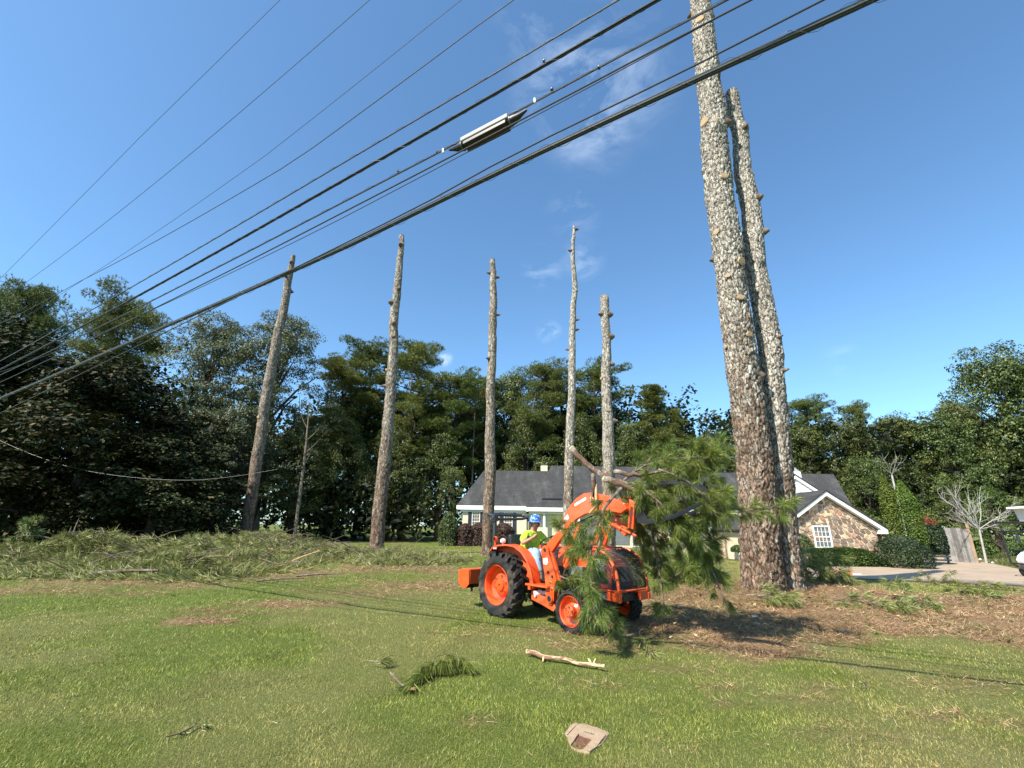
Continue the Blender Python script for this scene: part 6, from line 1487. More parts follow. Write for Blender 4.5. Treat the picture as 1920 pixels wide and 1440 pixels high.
pel = np.array([-.20, 0, 1.06]); che = np.array([-.10, 0, 1.40]); nk = np.array([-.03, 0, 1.545]); hd = np.array([.045, -.03, 1.675])
rs_h = np.array([-.07, -.19, 1.47]); ls_h = np.array([-.05, .19, 1.47])
re_ = tl(979, 1019, -.40); rh = tl(999, 1008, -.33); le = np.array([.13, .30, 1.25]); lh = np.array([.36, .20, 1.40])
rk_ = tl(1005, 1035, -.34); ra_ = tl(1012, 1077, -.38); lk_ = np.array([.20, .20, 1.16]); la_ = np.array([.42, .22, .76])
V = [pel, pel+[.03, 0, .14], che, nk, nk+[.02, -.005, .06], hd, hd+[.0, 0, .09],            # 0-6
     rs_h, re_, rh-(rh-re_)*.12, ls_h, le, lh-(lh-le)*.12,                                       # 7-12
     pel+[.05, -.10, -.02], rk_, ra_, pel+[.05, .10, -.02], lk_, la_,                              # 13-18
     hd+[.045*.85, -.045*.52, -.065], hd+[.094*.85, -.094*.52, -.012]]                                                 # 19 chin, 20 nose
Ed = [(0, 1), (1, 2), (2, 3), (3, 4), (4, 5), (5, 6), (2, 7), (7, 8), (8, 9), (2, 10), (10, 11), (11, 12), (0, 13), (13, 14), (14, 15), (0, 16), (16, 17), (17, 18), (5, 19), (5, 20)]
Rr = [(.14, .13), (.15, .14), (.15, .12), .07, .066, (.085, .080), (.07, .066), .055, .042, .028, .055, .042, .028, .09, .06, .04, .09, .06, .04, .035, .014]
def add_hand(V, Ed, Rr, wrist_i, wpos, hpos, grip, right=True):
    """palm, four bent fingers and a thumb, closing on a rod that runs along GRIP"""
    fw = norm(hpos-wpos); grip = norm(grip); nrm_ = norm(np.cross(grip, fw)); 
    pi = len(V); V.append(hpos+fw*.02); Ed.append((wrist_i, pi)); Rr.append((.034, .020))
    pk = len(V); V.append(hpos+fw*.06); Ed.append((pi, pk)); Rr.append((.036, .018))
    for k, (o_, L) in enumerate([(.030, .036), (.011, .042), (-.009, .039), (-.028, .030)]):
        b0 = hpos+fw*.068+grip*o_; i0 = len(V)
        V.append(b0); V.append(b0+fw*L*.6+nrm_*.020); V.append(b0+fw*L*.5+nrm_*.045); Ed += [(pk, i0), (i0, i0+1), (i0+1, i0+2)]; Rr += [.0095, .0088, .0075]
    i0 = len(V); V.append(hpos+fw*.03+grip*.038+nrm_*.012); V.append(hpos+fw*.055+grip*.040+nrm_*.038); Ed += [(pi, i0), (i0, i0+1)]; Rr += [.011, .009]
add_hand(V, Ed, Rr, 9, V[9], rh, np.array([.2, 0, 1.0])); add_hand(V, Ed, Rr, 12, V[12], lh, np.array([.3, 1.0, .2]))
man = empty('person', TO, TRZ); tag(man, 'driver in lime green t-shirt, jeans and blue hard hat seated on the tractor', 'person')
skin('body', V, Ed, Rr, 'skin', man, 2)
sV = [pel+[0, 0, .02], pel+[.02, 0, .12], pel+[.05, 0, .24], che+[-.01, 0, 0], nk+[-.005, 0, -.035], rs_h, rs_h+(re_-rs_h)*.45, rs_h+(re_-rs_h)*.78, ls_h, ls_h+(le-ls_h)*.45, ls_h+(le-ls_h)*.78]
skin('shirt', sV, [(0, 1), (1, 2), (2, 3), (3, 4), (3, 5), (5, 6), (6, 7), (3, 8), (8, 9), (9, 10)], [(.165, .155), (.21, .195), (.205, .185), (.20, .16), .08, .092, .09, .085, .092, .09, .085], 'shirt', man, 2)
skin('jeans', [pel+[0, 0, .03], pel+[.02, 0, -.03], pel+[.07, -.11, -.03], (pel+[.05, -.10, 0]+rk_)/2+[0, 0, .01], rk_, (rk_+ra_)/2+[.0, 0, 0], ra_+[-.01, 0, .0], pel+[.07, .11, -.03], (pel+[.05, .10, 0]+lk_)/2, lk_, (lk_+la_)/2, la_],
     [(0, 1), (1, 2), (2, 3), (3, 4), (4, 5), (5, 6), (1, 7), (7, 8), (8, 9), (9, 10), (10, 11)], [.175, .17, .125, .115, .10, .082, .078, .11, .10, .085, .072, .068], 'jeans', man, 2)
mb = MB(); mb.lathe([(.172, -.02), (.176, .0), (.172, .025)], (pel[0]+.01, pel[1], pel[2]+.045), 'z', 24); o = mb.build('belt', M['belt'], man, smooth=True)
for nm, an, s_ in (('boot', ra_, 1), ('boot', la_, 1)):
    skin(nm, [an+[-.01, 0, .06], an+[.0, 0, -.01], an+[-.03, 0, -.06], an+[.07, -.01, -.055], an+[.17, -.02, -.065]], [(0, 1), (1, 2), (1, 3), (3, 4)], [.058, .06, .048, (.052, .045), (.045, .034)], 'boot', man, 2, root=1)
FT = -.55      # the head is turned to his right, towards the camera
def turn(o):
    for v in o.data.vertices:
        x, y = v.co.x-hd[0], v.co.y-hd[1]; v.co.x = hd[0]+x*math.cos(FT)-y*math.sin(FT); v.co.y = hd[1]+x*math.sin(FT)+y*math.cos(FT)
    return o
# face, hair, hat
mb = MB()
for s in (-1, 1): mb.lathe([(0, -.008), (.010, -.006), (.012, 0), (.010, .006), (0, .008)], (hd[0]+.074, hd[1]+s*.030, hd[2]+.012), 'y', 8)
turn(mb.build('eye', M['hair'], man, smooth=True))
mb = MB(); [mb.tube([(hd[0]+.080, hd[1]+s*.015, hd[2]+.030), (hd[0]+.078, hd[1]+s*.045, hd[2]+.030)], .006, 6) for s in (-1, 1)]; mb.tube([(hd[0]+.085, hd[1]-.022, hd[2]-.048), (hd[0]+.092, hd[1], hd[2]-.046), (hd[0]+.085, hd[1]+.022, hd[2]-.048)], .005, 6); turn(mb.build('brow_and_mouth', M['hair'], man))
mb = MB(); [mb.lathe([(0, -.01), (.022, -.008), (.026, 0), (.018, .008), (0, .01)], (hd[0]-.002, hd[1]+s*.088, hd[2]+.0), 'y', 10) for s in (-1, 1)]; turn(mb.build('ear', M['skin'], man, smooth=True))
mb = MB(); mb.lathe([(.082, .055), (.090, .03), (.090, .0), (.083, -.035), (.07, -.05)], (hd[0]-.016, hd[1], hd[2]+.0), 'z', 20, PI*.42, PI*1.58); turn(mb.build('hair', M['hair'], man, smooth=True))
prof = [(.142, -.012), (.146, -.004), (.118, .004), (.117, .03), (.110, .075), (.090, .110), (.055, .130), (.0, .137)]
mb = MB(); mb.lathe(prof, (0, 0, 0), 'z', 32)
for k in (-1, 0, 1): mb.tube([(-.10, k*.03, .055), (-.06, k*.03, .118), (0, k*.03, .142-abs(k)*.004), (.06, k*.03, .118), (.10, k*.03, .06)], .009, 6)
mb.box((.135, 0, -.006), (.06, .13, .008), 0, .1)
h_ = mb.build('hard_hat', M['hat'], man, smooth=True); h_.location = (hd[0]-.002, hd[1], hd[2]+.055); h_.rotation_euler = (0, .06, -.55)

# ------------------------------------------------------------------ cut pine branches
M['needle_fresh'] = leafmat('fresh_pine_needles', [(0, (.022, .040, .010)), (.35, (.085, .125, .020)), (.7, (.19, .245, .042)), (1, (.38, .42, .12))], .3, .38, (.20, .28, .04), .45, .15, .8)
M['needle_wilt'] = leafmat('raked_pine_needles', [(0, (.03, .04, .012)), (.3, (.13, .16, .04)), (.7, (.27, .31, .09)), (1, (.50, .50, .24))], .22, .5, (.18, .22, .06), .3, .15, .5)
def W_(x, y, yl): 
    p = tl(x, y, yl); return TO+THD*p[0]+TLF*p[1]+np.array([0, 0, p[2]])
def bough(label, path, r0, r1, ntw, twl, start=.3, k=52, nl=.165, wd=.0032, droop=.22, butt=True, name='pine_branch', group=None, mat='needle_fresh', seed=1, flat=1.0, grav=.10, ntuft=4, cat='branch', lying=False, sidebias=None):
    global rng; old = rng; rng = np.random.default_rng(seed); rr = rng
    A = catmull(np.array(path, float), max(8, len(path)*4)); o0 = A[0].copy()
    A = A+np.concatenate([[np.zeros(3)], rr.normal(0, r0*.18, (len(A)-1, 3))])
    rad_ = np.linspace(r0, r1, len(A))*(1+rr.normal(0, .06, len(A)))
    root = empty(name, o0); tag(root, label, cat, group)
    mb = MB(); mb.tube(A-o0, rad_, 9, jit=.12)
    s_ = np.concatenate([[0], np.cumsum(np.linalg.norm(np.diff(A, axis=0), axis=1))]); s_ /= s_[-1]
    TP = []; TD = []
    for i in range(ntw):
        u = start+(1-start)*rr.random()**.9
        p = np.array([np.interp(u, s_, A[:, k_]) for k_ in range(3)]); j = min(int(u*(len(A)-1)), len(A)-2); t_ = norm(A[j+1]-A[j])
        q = rr.normal(size=3)*np.array([1, 1, flat]); q = q-t_*(q @ t_)*.7
        if sidebias is not None: q = q+np.array(sidebias)
        d = norm(t_*.75+norm(q)*.9); l = twl*rr.uniform(.5, 1.2)*(1-.3*u); pts = [p]
        for m_ in range(3): d = norm(d+rr.normal(0, .16, 3)+np.array([0, 0, -grav*.35])); pts.append(pts[-1]+d*l/3)
        if lying: pts = [np.array([q_[0], q_[1], max(q_[2], float(gh(q_[0], q_[1]))+.015)]) for q_ in pts]
        mb.tube([v-o0 for v in pts], [max(.0035, r1*.6), .0045, .0035, .0028], 4, cap=False)
        for m_ in range(ntuft):
            v = .45+.55*(m_+1)/ntuft; i_ = min(2, int(v*3)); TP.append(pts[i_]+(pts[i_+1]-pts[i_])*(v*3-i_ if v < 1 else 1)); TD.append(norm(d+np.array([0, 0, -.1])+rr.normal(0, .25, 3)))
    TP.append(A[-1]); TD.append(norm(A[-1]-A[-2]))
    mb.build('wood', M['barkplain'] if r0 < .035 else M['logbark'], root, smooth=True)
    TD = np.array(TD)
    if lying == 2: TD[:, 2] *= .12; TD = norm(TD)
    V_, F2 = tufts(np.array(TP), TD, k, nl, wd, .50 if group == 'cut pine branches held in the loader grapple' else .36, droop, True)
    if lying:
        g_ = gh(V_[:, 0], V_[:, 1])+.006; V_[:, 2] = np.maximum(V_[:, 2], g_)
    mesh_np('needles', V_-o0, F2, M[mat], root)
    if butt:
        d = norm(A[0]-A[1]); a_, b2 = frame_of(d); n = 16; c_ = d*.004
        vs = [c_+r0*.98*(math.cos(2*PI*k_/n)*a_+math.sin(2*PI*k_/n)*b2) for k_ in range(n)]; vs2 = [v-d*.02 for v in vs]
        f = MB(); f.add(vs+vs2, [tuple(range(n)), tuple(range(2*n-1, n-1, -1))]+[(k_, (k_+1) % n, (k_+1) % n+n, k_+n) for k_ in range(n)]); f.build('cut_end', M['butt'], root)
    rng = old; return root
M['butt'] = plain('pale_cut_end', (.74, .56, .28), .75, 0, .18, 30, .15, 90, .2)
M['logbark'] = plain('log_bark', (.12, .075, .05), .92, 0, .5, 9, 1.0, 26, .15, dirt=(.42, .40, .36), dirt_amt=.75)
M['peel'] = plain('splintered_wood', (.62, .38, .20), .8, 0, .3, 20, .4, 50, .2)
GBr = 'cut pine branches held in the loader grapple'
bough('thick pine log held highest in the grapple with its round cut end pointing up left', [W_(1072, 841, -.50), W_(1092, 862, -.48), W_(1120, 885, -.42), W_(1165, 905, -.3), W_(1230, 918, -.1), W_(1290, 925, 0), W_(1350, 930, .1)], .062, .02, 42, .45, .28, group=GBr, seed=2)
bough('pine log with small round cut end just above the orange cross tube', [W_(1133, 898, -.55), W_(1165, 908, -.5), W_(1200, 925, -.4), W_(1260, 962, -.2), W_(1300, 995, -.1), W_(1330, 1025, 0)], .052, .012, 22, .30, .35, group=GBr, seed=3)
bough('broken pine branch with splintered end between the two cut logs', [W_(1153, 884, -.35), W_(1180, 890, -.3), W_(1230, 886, -.1), W_(1280, 872, .1), W_(1340, 856, .3)], .040, .012, 34, .40, .2, group=GBr, seed=4)
bough('light green bough forming the top of the load', [W_(1170, 900, .0), W_(1200, 878, .1), W_(1250, 862, .2), W_(1300, 858, .3), W_(1345, 852, .4)], .022, .006, 36, .34, .1, butt=False, group=GBr, seed=5)
bough('bough at the right rim of the load drooping beside the thick trunk', [W_(1260, 900, .2), W_(1310, 890, .3), W_(1342, 900, .4), W_(1350, 935, .45)], .020, .006, 24, .24, .15, butt=False, group=GBr, seed=6)
bough('dark dense bough in the middle of the load', [W_(1180, 925, -.1), W_(1230, 940, .1), W_(1290, 960, .2), W_(1335, 975, .3)], .03, .008, 30, .32, .1, butt=False, group=GBr, seed=7, mat='needle_fresh')
bough('bough sweeping down right below the load', [W_(1240, 950, .1), W_(1280, 975, .2), W_(1310, 1000, .3), W_(1335, 1020, .35)], .02, .006, 14, .22, .15, butt=False, group=GBr, seed=8, grav=.3)
bough('thin bough lying across the thick trunk with tufts on its tip', [W_(1330, 965, .4), W_(1375, 962, .55), W_(1430, 953, .75), W_(1478, 948, .9)], .014, .005, 16, .22, .25, butt=False, group=GBr, seed=9, k=40)
bough('bough hanging in front of the hood and mesh guard down to the ground', [W_(1165, 915, -.75), W_(1135, 950, -1.05), W_(1114, 1000, -1.35), W_(1106, 1050, -1.5), W_(1108, 1095, -1.6), W_(1114, 1135, -1.65), W_(1108, 1165, -1.65)], .026, .008, 42, .26, .12, butt=False, group=GBr, seed=10, k=34, nl=.17)
bough('pale barked bare branch hanging before the engine side', [W_(1128, 1010, -.75), W_(1117, 1050, -.8), W_(1116, 1085, -.84), W_(1122, 1124, -.88)], .028, .018, 5, .3, .4, butt=False, group=GBr, seed=11)
bough('leftmost small bough whose tuft reaches toward the driver', [W_(1128, 960, -.9), W_(1105, 990, -1.1), W_(1075, 998, -1.2), W_(1046, 988, -1.25)], .012, .005, 9, .18, .35, butt=False, group=GBr, seed=12, k=44)
bough('small bough hanging across the left loader cylinder', [W_(1125, 990, -1.0), W_(1108, 1010, -1.15), W_(1088, 1030, -1.25), W_(1076, 1046, -1.3)], .012, .005, 12, .20, .2, butt=False, group=GBr, seed=13, k=40)
bough('broken bough lying over the front tyre with green tufts', [W_(1050, 1080, -.98), W_(1075, 1092, -1.0), W_(1100, 1118, -1.0), W_(1128, 1150, -1.02), W_(1160, 1180, -1.0)], .013, .007, 22, .26, .05, butt=False, group=GBr, seed=14, k=34)
bough('dark thin stem hanging from the load beside the far front wheel', [W_(1222, 985, .1), W_(1230, 1040, .12), W_(1238, 1090, .14), W_(1246, 1138, .15)], .024, .010, 8, .24, .05, butt=False, group=GBr, seed=15)
bough('drooping bough ending in a white broken stick near the ground', [W_(1275, 960, .1), W_(1305, 1010, .2), W_(1330, 1060, .25), W_(1357, 1122, .3)], .018, .012, 16, .26, .2, butt=False, group=GBr, seed=16, grav=.3)
bough('bough hanging behind the hood in the gap right of the tractor', [W_(1190, 960, .4), W_(1210, 1000, .6), W_(1235, 1040, .8), W_(1250, 1085, .9)], .016, .008, 24, .34, .1, butt=False, group=GBr, seed=17, grav=.3)
bough('bough at the lower left of the load behind the loader arm', [W_(1170, 930, .3), W_(1200, 960, .4), W_(1250, 1000, .5), W_(1290, 1030, .6)], .02, .007, 28, .34, .1, butt=False, group=GBr, seed=18, grav=.25)
bough('tufted bough in front of the grapple, centre of the load', [W_(1185, 905, -.3), W_(1215, 925, -.35), W_(1250, 955, -.35), W_(1275, 1000, -.3)], .018, .006, 34, .30, .1, butt=False, group=GBr, seed=61)
bough('tufted bough in front of the black tines, upper right of the load', [W_(1235, 880, -.2), W_(1275, 895, -.2), W_(1315, 925, -.15), W_(1345, 970, -.1)], .018, .006, 16, .24, .1, butt=False, group=GBr, seed=62)
bough('bough hanging lowest at the right end of the load', [W_(1300, 950, .3), W_(1330, 1000, .35), W_(1335, 1040, .4), W_(1340, 1080, .45)], .018, .006, 9, .20, .2, butt=False, group=GBr, seed=63, grav=.3)
bough('tufted bough covering the far side of the loader arms', [W_(1160, 925, .2), W_(1185, 950, .1), W_(1200, 985, .1), W_(1205, 1030, .15)], .016, .006, 22, .28, .1, butt=False, group=GBr, seed=64, grav=.25)
# splintered hanging trunk piece at the knee of the arm
pz = [W_(1112, 888, -.60), W_(1114, 910, -.61), W_(1110, 930, -.62), W_(1118, 948, -.64), W_(1106, 962, -.66)]
root = empty('broken_branch', pz[0]); tag(root, 'dark broken branch stub with splintered orange wood at the knee of the left loader arm', 'branch', GBr)
mb = MB(); mb.tube([p-pz[0] for p in pz[:3]], [.035, .04, .034], 9, jit=.2); mb.build('wood', M['logbark'], root, smooth=True)
mb = MB()
for i in range(12): 
    a = pz[2]-pz[0]+np.random.default_rng(i).normal(0, .022, 3); mb.tube([a, a+np.random.default_rng(i+40).normal(0, .04, 3)+np.array([.0, 0, -.10])], [.012, .002], 4)
mb.tube([pz[1]-pz[0]+np.array([.03, 0, .02]), pz[3]-pz[0], pz[4]-pz[0]], [.02, .026, .02], 8); mb.build('splintered_wood', M['peel'], root)
gb = hit(1150, 1190)
bough('brown branch on the ground by the front wheels', [W_(1125, 1165, -.9), np.append(hit(1150, 1192)[:2], .05), np.append(hit(1178, 1198)[:2], .05), np.append(hit(1208, 1194)[:2], .09)], .028, .02, 6, .25, .0, butt=False, seed=19, lying=True)

# boughs lying round the big trunks
def lying(label, pts, h_, r0=.02, ntw=26, twl=.4, seed=1, k=26, nl=.2, mat='needle_wilt', name='pine_branch', group=None, wd=.006, start=.1, z0=.06):
    P_ = []
    for i, (x, y) in enumerate(pts):
        p = hit(x, y); p[2] += z0+h_*math.sin(PI*min(1, (i+.5)/len(pts))); P_.append(p)
    return bough(label, P_, r0, .007, ntw, twl, start, k=k, nl=nl, wd=wd, seed=seed, mat=mat, lying=2 if h_ < .15 else True, butt=False, name=name, group=group, flat=.6)
lying('big green bough leaning against the right foot of the big trunks', [(1505, 1100), (1520, 1090), (1545, 1092), (1565, 1096)], .75, .03, 46, .6, 31, 30, .26, 'needle_fresh')
lying('green bough lying right of the big trunks toward the drive', [(1520, 1100), (1560, 1098), (1600, 1102)], .3, .02, 26, .45, 32)
lying('heap of green boughs in the lawn left of the thickest trunk', [(1262, 1098), (1285, 1098), (1315, 1098), (1345, 1098)], .28, .03, 50, .42, 33, 30, .26, 'needle_fresh')
lying('dark green boughs on the lawn close behind the hanging dark stem', [(1215, 1092), (1260, 1088), (1300, 1100)], .4, .03, 40, .6, 46, 30, .26, 'needle_fresh')
lying('green boughs on the lawn behind the right front wheel', [(1190, 1085), (1230, 1080), (1290, 1082)], .55, .03, 50, .6, 34, 30, .26, 'needle_fresh')
lying('raked green boughs in the straw just below the trunk foot', [(1400, 1130), (1440, 1136), (1480, 1140)], .10, .015, 26, .4, 35)
lying('pale green tufts in the straw right of the big trunks', [(1640, 1120), (1670, 1128), (1720, 1136), (1740, 1146)], .08, .012, 22, .35, 36)
lying('small pale tuft standing in the straw near the drive shade', [(1668, 1104), (1682, 1100), (1694, 1106)], .12, .01, 10, .25, 37)
lying('dark green tufts at the edge of the lawn by the drive, right', [(1800, 1120), (1820, 1118), (1840, 1122)], .10, .01, 14, .25, 38, mat='needle_fresh')
lying('dry needles heaped along the near edge of the drive', [(1730, 1100), (1780, 1098), (1860, 1106), (1920, 1110)], .06, .01, 34, .4, 39)
lying('green tufts in the raked straw at right', [(1560, 1130), (1610, 1140), (1680, 1150)], .05, .01, 22, .35, 40)
lying('single long thin branch in the straw at the right', [(1790, 1126), (1830, 1128), (1875, 1128)], .02, .014, 4, .2, 41)
lying('green tuft lying on the lawn right of the bare stick', [(1205, 1215), (1212, 1224), (1220, 1238)], .02, .006, 4, .12, 47, nl=.16)
lying('small tuft in the grass behind the foreground branch', [(690, 1255), (712, 1256), (722, 1250)], .02, .006, 1, .12, 42, nl=.16)
lying('small dark twig in the lawn lower left', [(308, 1392), (335, 1386), (362, 1374)], .0, .005, 2, .12, 44, nl=.07, k=8, z0=.03)
lying('short dark twig in the lawn right of the shadows', [(1618, 1282), (1624, 1288), (1630, 1296)], .0, .006, 1, .08, 45, nl=.06, k=8, z0=.03)
# foreground sprig
P_ = [hit(731, 1271), hit(745, 1284), hit(760, 1293), hit(775, 1293), hit(795, 1272), hit(812, 1266), hit(833, 1262)]
for p, z in zip(P_, (.04, .03, .03, .03, .07, .09, .08)): p[2] += z
r_ = bough('small green pine branch with drooping needles lying in the foreground lawn', P_, .011, .005, 1, .1, .3, k=5, nl=.05, seed=51, lying=True, butt=False)
o0 = P_[0]
mb = MB(); Q2 = [hit(800, 1270), hit(818, 1256), hit(838, 1251), hit(860, 1256), hit(884, 1266)]
for q, z in zip(Q2, (.07, .12, .13, .11, .06)): q[2] += z
mb.tube([q-o0 for q in Q2], .0045, 6); mb.build('side_twig', M['barkplain'], r_, smooth=True)
TPs = []; TDs = []
for (x, y, z, dx, dy) in [(795, 1273, .07, -.5, -1), (800, 1272, .07, -.2, -1), (826, 1264, .09, -.35, -1), (830, 1262, .09, 0, -1), (834, 1262, .09, .3, -1), (850, 1258, .10, -.1, -1), (862, 1260, .10, .2, -1), (872, 1264, .08, .4, -1), (840, 1256, .11, .1, -1), (812, 1266, .09, -.6, -.8), (775, 1294, .03, -.6, -.5), (790, 1282, .05, -.7, -.8)]:
    p = hit(x, y); p[2] += z
    for q in range(3): TPs.append(p+[0, 0, .03]); TDs.append(norm(np.array([dx*.8+.2, dy, -.25])))
V_, F2 = tufts(np.array(TPs), np.array(TDs), 48, .24, .0042, .28, .15, True); V_[:, 2] = np.maximum(V_[:, 2], gh(V_[:, 0], V_[:, 1])+.02+.02*rng.random(len(V_)))
mesh_np('needles', V_-o0, F2, M['needle_fresh'], r_)
mb = MB(); 
for i in range(26):
    q = hit(770+random.uniform(-6, 10), 1296+random.uniform(-2, 10)); q[2] += .04; mb.tube([hit(772, 1296)+[0, 0, .04]-o0, q-o0], [.002, .001], 3)
mb.build('dry_needles', M['peel'], r_)
# peeled stick
P_ = [hit(*p) for p in [(989, 1235), (1003, 1237), (1018, 1241), (1040, 1244), (1062, 1248), (1085, 1253), (1110, 1257), (1134, 1261)]]
for i, p in enumerate(P_): p[2] += .055+.012*math.sin(i*2.1)
A = catmull(np.array(P_), 60); nth = 14; u_ = np.linspace(0, 1, 60)
th = np.linspace(0, 2*PI, nth, endpoint=False); T_ = norm(np.gradient(A, axis=0)); a_ = norm(np.cross(T_, [0, 0, 1.0])); b_ = np.cross(a_, T_)
rr = (.029-.009*u_)*(1+.22*(fbm(u_*14, u_*0, s=4)-.5)*2)
TH, J = np.meshgrid(th, np.arange(60))
R2 = rr[J]*(1+.25*(fbm(np.cos(TH)*2, np.sin(TH)*2, u_[J]*30, s=6)-.5))
V_ = A[J]+a_[J]*(R2*np.cos(TH))[..., None]+b_[J]*(R2*np.sin(TH))[..., None]; o0 = P_[0].copy()
pe = sstep(.50, .58, fbm(np.cos(TH)*1.2, np.sin(TH)*1.2, u_[J]*9, s=15)+.12*(u_[J]-.4))[..., None]
cl = np.array([.22, .12, .075])*(1-pe)+np.array([.58, .42, .25])*pe
id_ = np.arange(60*nth).reshape(60, nth); q = np.stack([id_[:-1].ravel(), np.roll(id_, -1, 1)[:-1].ravel(), np.roll(id_, -1, 1)[1:].ravel(), id_[1:].ravel()], -1)
root = empty('broken_branch', o0); tag(root, 'bare stick with peeling bark lying in the lawn before the tractor', 'stick')
mesh_np('wood', V_.reshape(-1, 3)-o0, q, vcolmat('peeling_bark', .85, .4, 60), root, smooth=True, cols=cl.reshape(-1, 3))
mb = MB(); mb.tube([A[0]-T_[0]*.004-o0, A[0]+T_[0]*.01-o0], rr[0], 12); mb.tube([A[-1]+T_[-1]*.004-o0, A[-1]-T_[-1]*.01-o0], rr[-1], 12); mb.build('cut_end', M['butt'], root)
mb = MB()
for (x, y, x2, y2) in [(1113, 1257, 1117, 1249), (1108, 1256, 1104, 1251), (1020, 1241, 1018, 1246)]: mb.tube([hit(x, y)+[0, 0, .055]-o0, hit(x2, y2)+[0, 0, .075 if y2 < y else .02]-o0], [.016, .008], 7)
mb.build('twig_stub', M['butt'], root, smooth=True)

# ------------------------------------------------------------------ debris row along the left side
foot = px_poly([(-90, 1078), (60, 1084), (200, 1086), (330, 1090), (440, 1088), (540, 1070), (620, 1052), (700, 1062), (800, 1062), (868, 1056), (862, 1046), (760, 1040), (690, 1036), (640, 1032), (560, 1028), (480, 1024), (420, 1028), (360, 1036), (250, 1048), (120, 1050), (0, 1050), (-90, 1050)])
fx = [p[0] for p in foot]; fy = [p[1] for p in foot]
def debris_h(x, y):
    e = in_poly_dist(x, y, foot); b_ = .5*fbm(x*.45, y*.45, s=61)+.9*sstep(.35, .7, fbm(x*1.3, y*1.3, s=63))
    big = .15+.32*sstep(-6, -13, x)
    return np.maximum(0, sstep(-.2, 1.6, e))*big*(.12+1.45*b_)*.95
n = 7600; xs_, ys_ = [], []
while len(xs_) < n:
    x = random.uniform(min(fx), max(fx)); y = random.uniform(min(fy), max(fy))
    if y > 42: continue
    xs_.append(x); ys_.append(y)
xs_ = np.array(xs_); ys_ = np.array(ys_); k = (in_poly_dist(xs_, ys_, foot) > -.35*rng.random(n)); 
# more where it is near, in heaps
k &= rng.random(n) < np.clip(1.3-ys_/45, .25, 1)
xs_, ys_ = xs_[k], ys_[k]
xs_ = np.concatenate([xs_]*3)+rng.normal(0, .22, 3*len(xs_)); ys_ = np.concatenate([ys_]*3)+rng.normal(0, .22, len(xs_))
zz = gh(xs_, ys_)+.04+debris_h(xs_, ys_)*(1-.5*rng.random(len(xs_))**2)
cell = np.floor(xs_/.55)*7.3+np.floor(ys_/.55)*3.1
D_ = np.stack([np.sin(cell*1.7)*1.1+rng.normal(0, .5, len(xs_)), -.25+np.cos(cell*2.3)*.8+rng.normal(0, .4, len(xs_)), np.full(len(xs_), .4)], -1)
V_, F2 = tufts(np.stack([xs_, ys_, zz], -1), norm(D_), 12, .30, .017, .30, .35)
V_[:, 2] = np.maximum(V_[:, 2], gh(V_[:, 0], V_[:, 1])+.01)
tag(mesh_np('pine_debris', V_, F2, M['needle_wilt']), 'long row of piled green pine cuttings across the left of the lawn', 'pine cuttings', kind='stuff')
# small cuttings strewn along the near side of the row and round the trunks
n = 1500; xs_ = rng.uniform(-16, 2, n); ys_ = rng.uniform(11, 26, n); k = (rng.random(n) < sstep(-3.0, .5, in_poly_dist(xs_, ys_, foot)))
xs_, ys_ = xs_[k], ys_[k]; n2 = 900
xr_, yr_ = rng.uniform(2, 20, n2), rng.uniform(6.5, 18, n2); k = in_poly_dist(xr_, yr_, STRAW_POLY) > .1; xs_ = np.concatenate([xs_, xr_[k]]); ys_ = np.concatenate([ys_, yr_[k]])
D_ = np.stack([rng.normal(0, 1, len(xs_)), rng.normal(0, .7, len(xs_)), np.full(len(xs_), .2)], -1)
V_, F2 = tufts(np.stack([xs_, ys_, gh(xs_, ys_)+.03], -1), norm(D_), 10, .2, .009, .35, .4); V_[:, 2] = np.maximum(V_[:, 2], gh(V_[:, 0], V_[:, 1])+.01)
tag(mesh_np('loose_cuttings', V_, F2, M['needle_wilt']), 'loose green needle tufts strewn over the lawn and the straw', 'pine cuttings', kind='stuff')
mb = MB(); r4 = random.Random(19); nt_ = 0
while nt_ < 330:
    x = r4.uniform(min(fx), max(fx)); y = r4.uniform(min(fy), 30)
    if in_poly_dist(np.array([x]), np.array([y]), foot)[0] < .1: continue
    nt_ += 1; z = float(gh(x, y)+debris_h(np.array([x]), np.array([y]))[0])*1.0; a = r4.uniform(0, PI*2); l = r4.uniform(.5, 1.6); d = np.array([math.cos(a), math.sin(a), r4.uniform(-.15, .45)]); p = np.array([x, y, z])
    mb.tube([p, p+d*l*.5+np.array([0, 0, r4.uniform(0, .12)]), p+d*l], [.020, .014, .006], 4, cap=False)
o = mb.build('debris_twigs', M['barkplain']); tag(o, 'brown twigs sticking out of the row of pine cuttings', 'twigs', kind='stuff')
r3 = random.Random(9)
for i in range(16):
    x = r3.uniform(-16, -1.5); y = r3.uniform(14, 25)
    if in_poly_dist(np.array([x]), np.array([y]), foot)[0] < 0: continue
    z = float(gh(x, y)+debris_h(np.array([x]), np.array([y]))[0])+.03; a = r3.uniform(0, PI); l = r3.uniform(.4, 1.1)
    d = np.array([math.cos(a), math.sin(a), r3.uniform(-.1, .35)]); mb = MB(); mb.tube([(0, 0, 0), d*l*.5+np.array([0, 0, .03]), d*l], [.03, .025, .015], 7, jit=.2)
    o = mb.build('broken_stick', M['barkplain'] if i % 3 else M['peel'], smooth=True, loc=(x, y, z)); tag(o, 'broken stick lying in the row of pine cuttings', 'stick', 'broken sticks in the row of cuttings')
bough('tall tuft rising at the left end of the debris row', [hit(20, 1055)+[0, 0, .5], hit(26, 1055)+[0, 0, .9], hit(38, 1055)+[0, 0, 1.25]], .02, .008, 10, .3, .2, nl=.25, wd=.012, seed=71, butt=False, mat='needle_wilt')
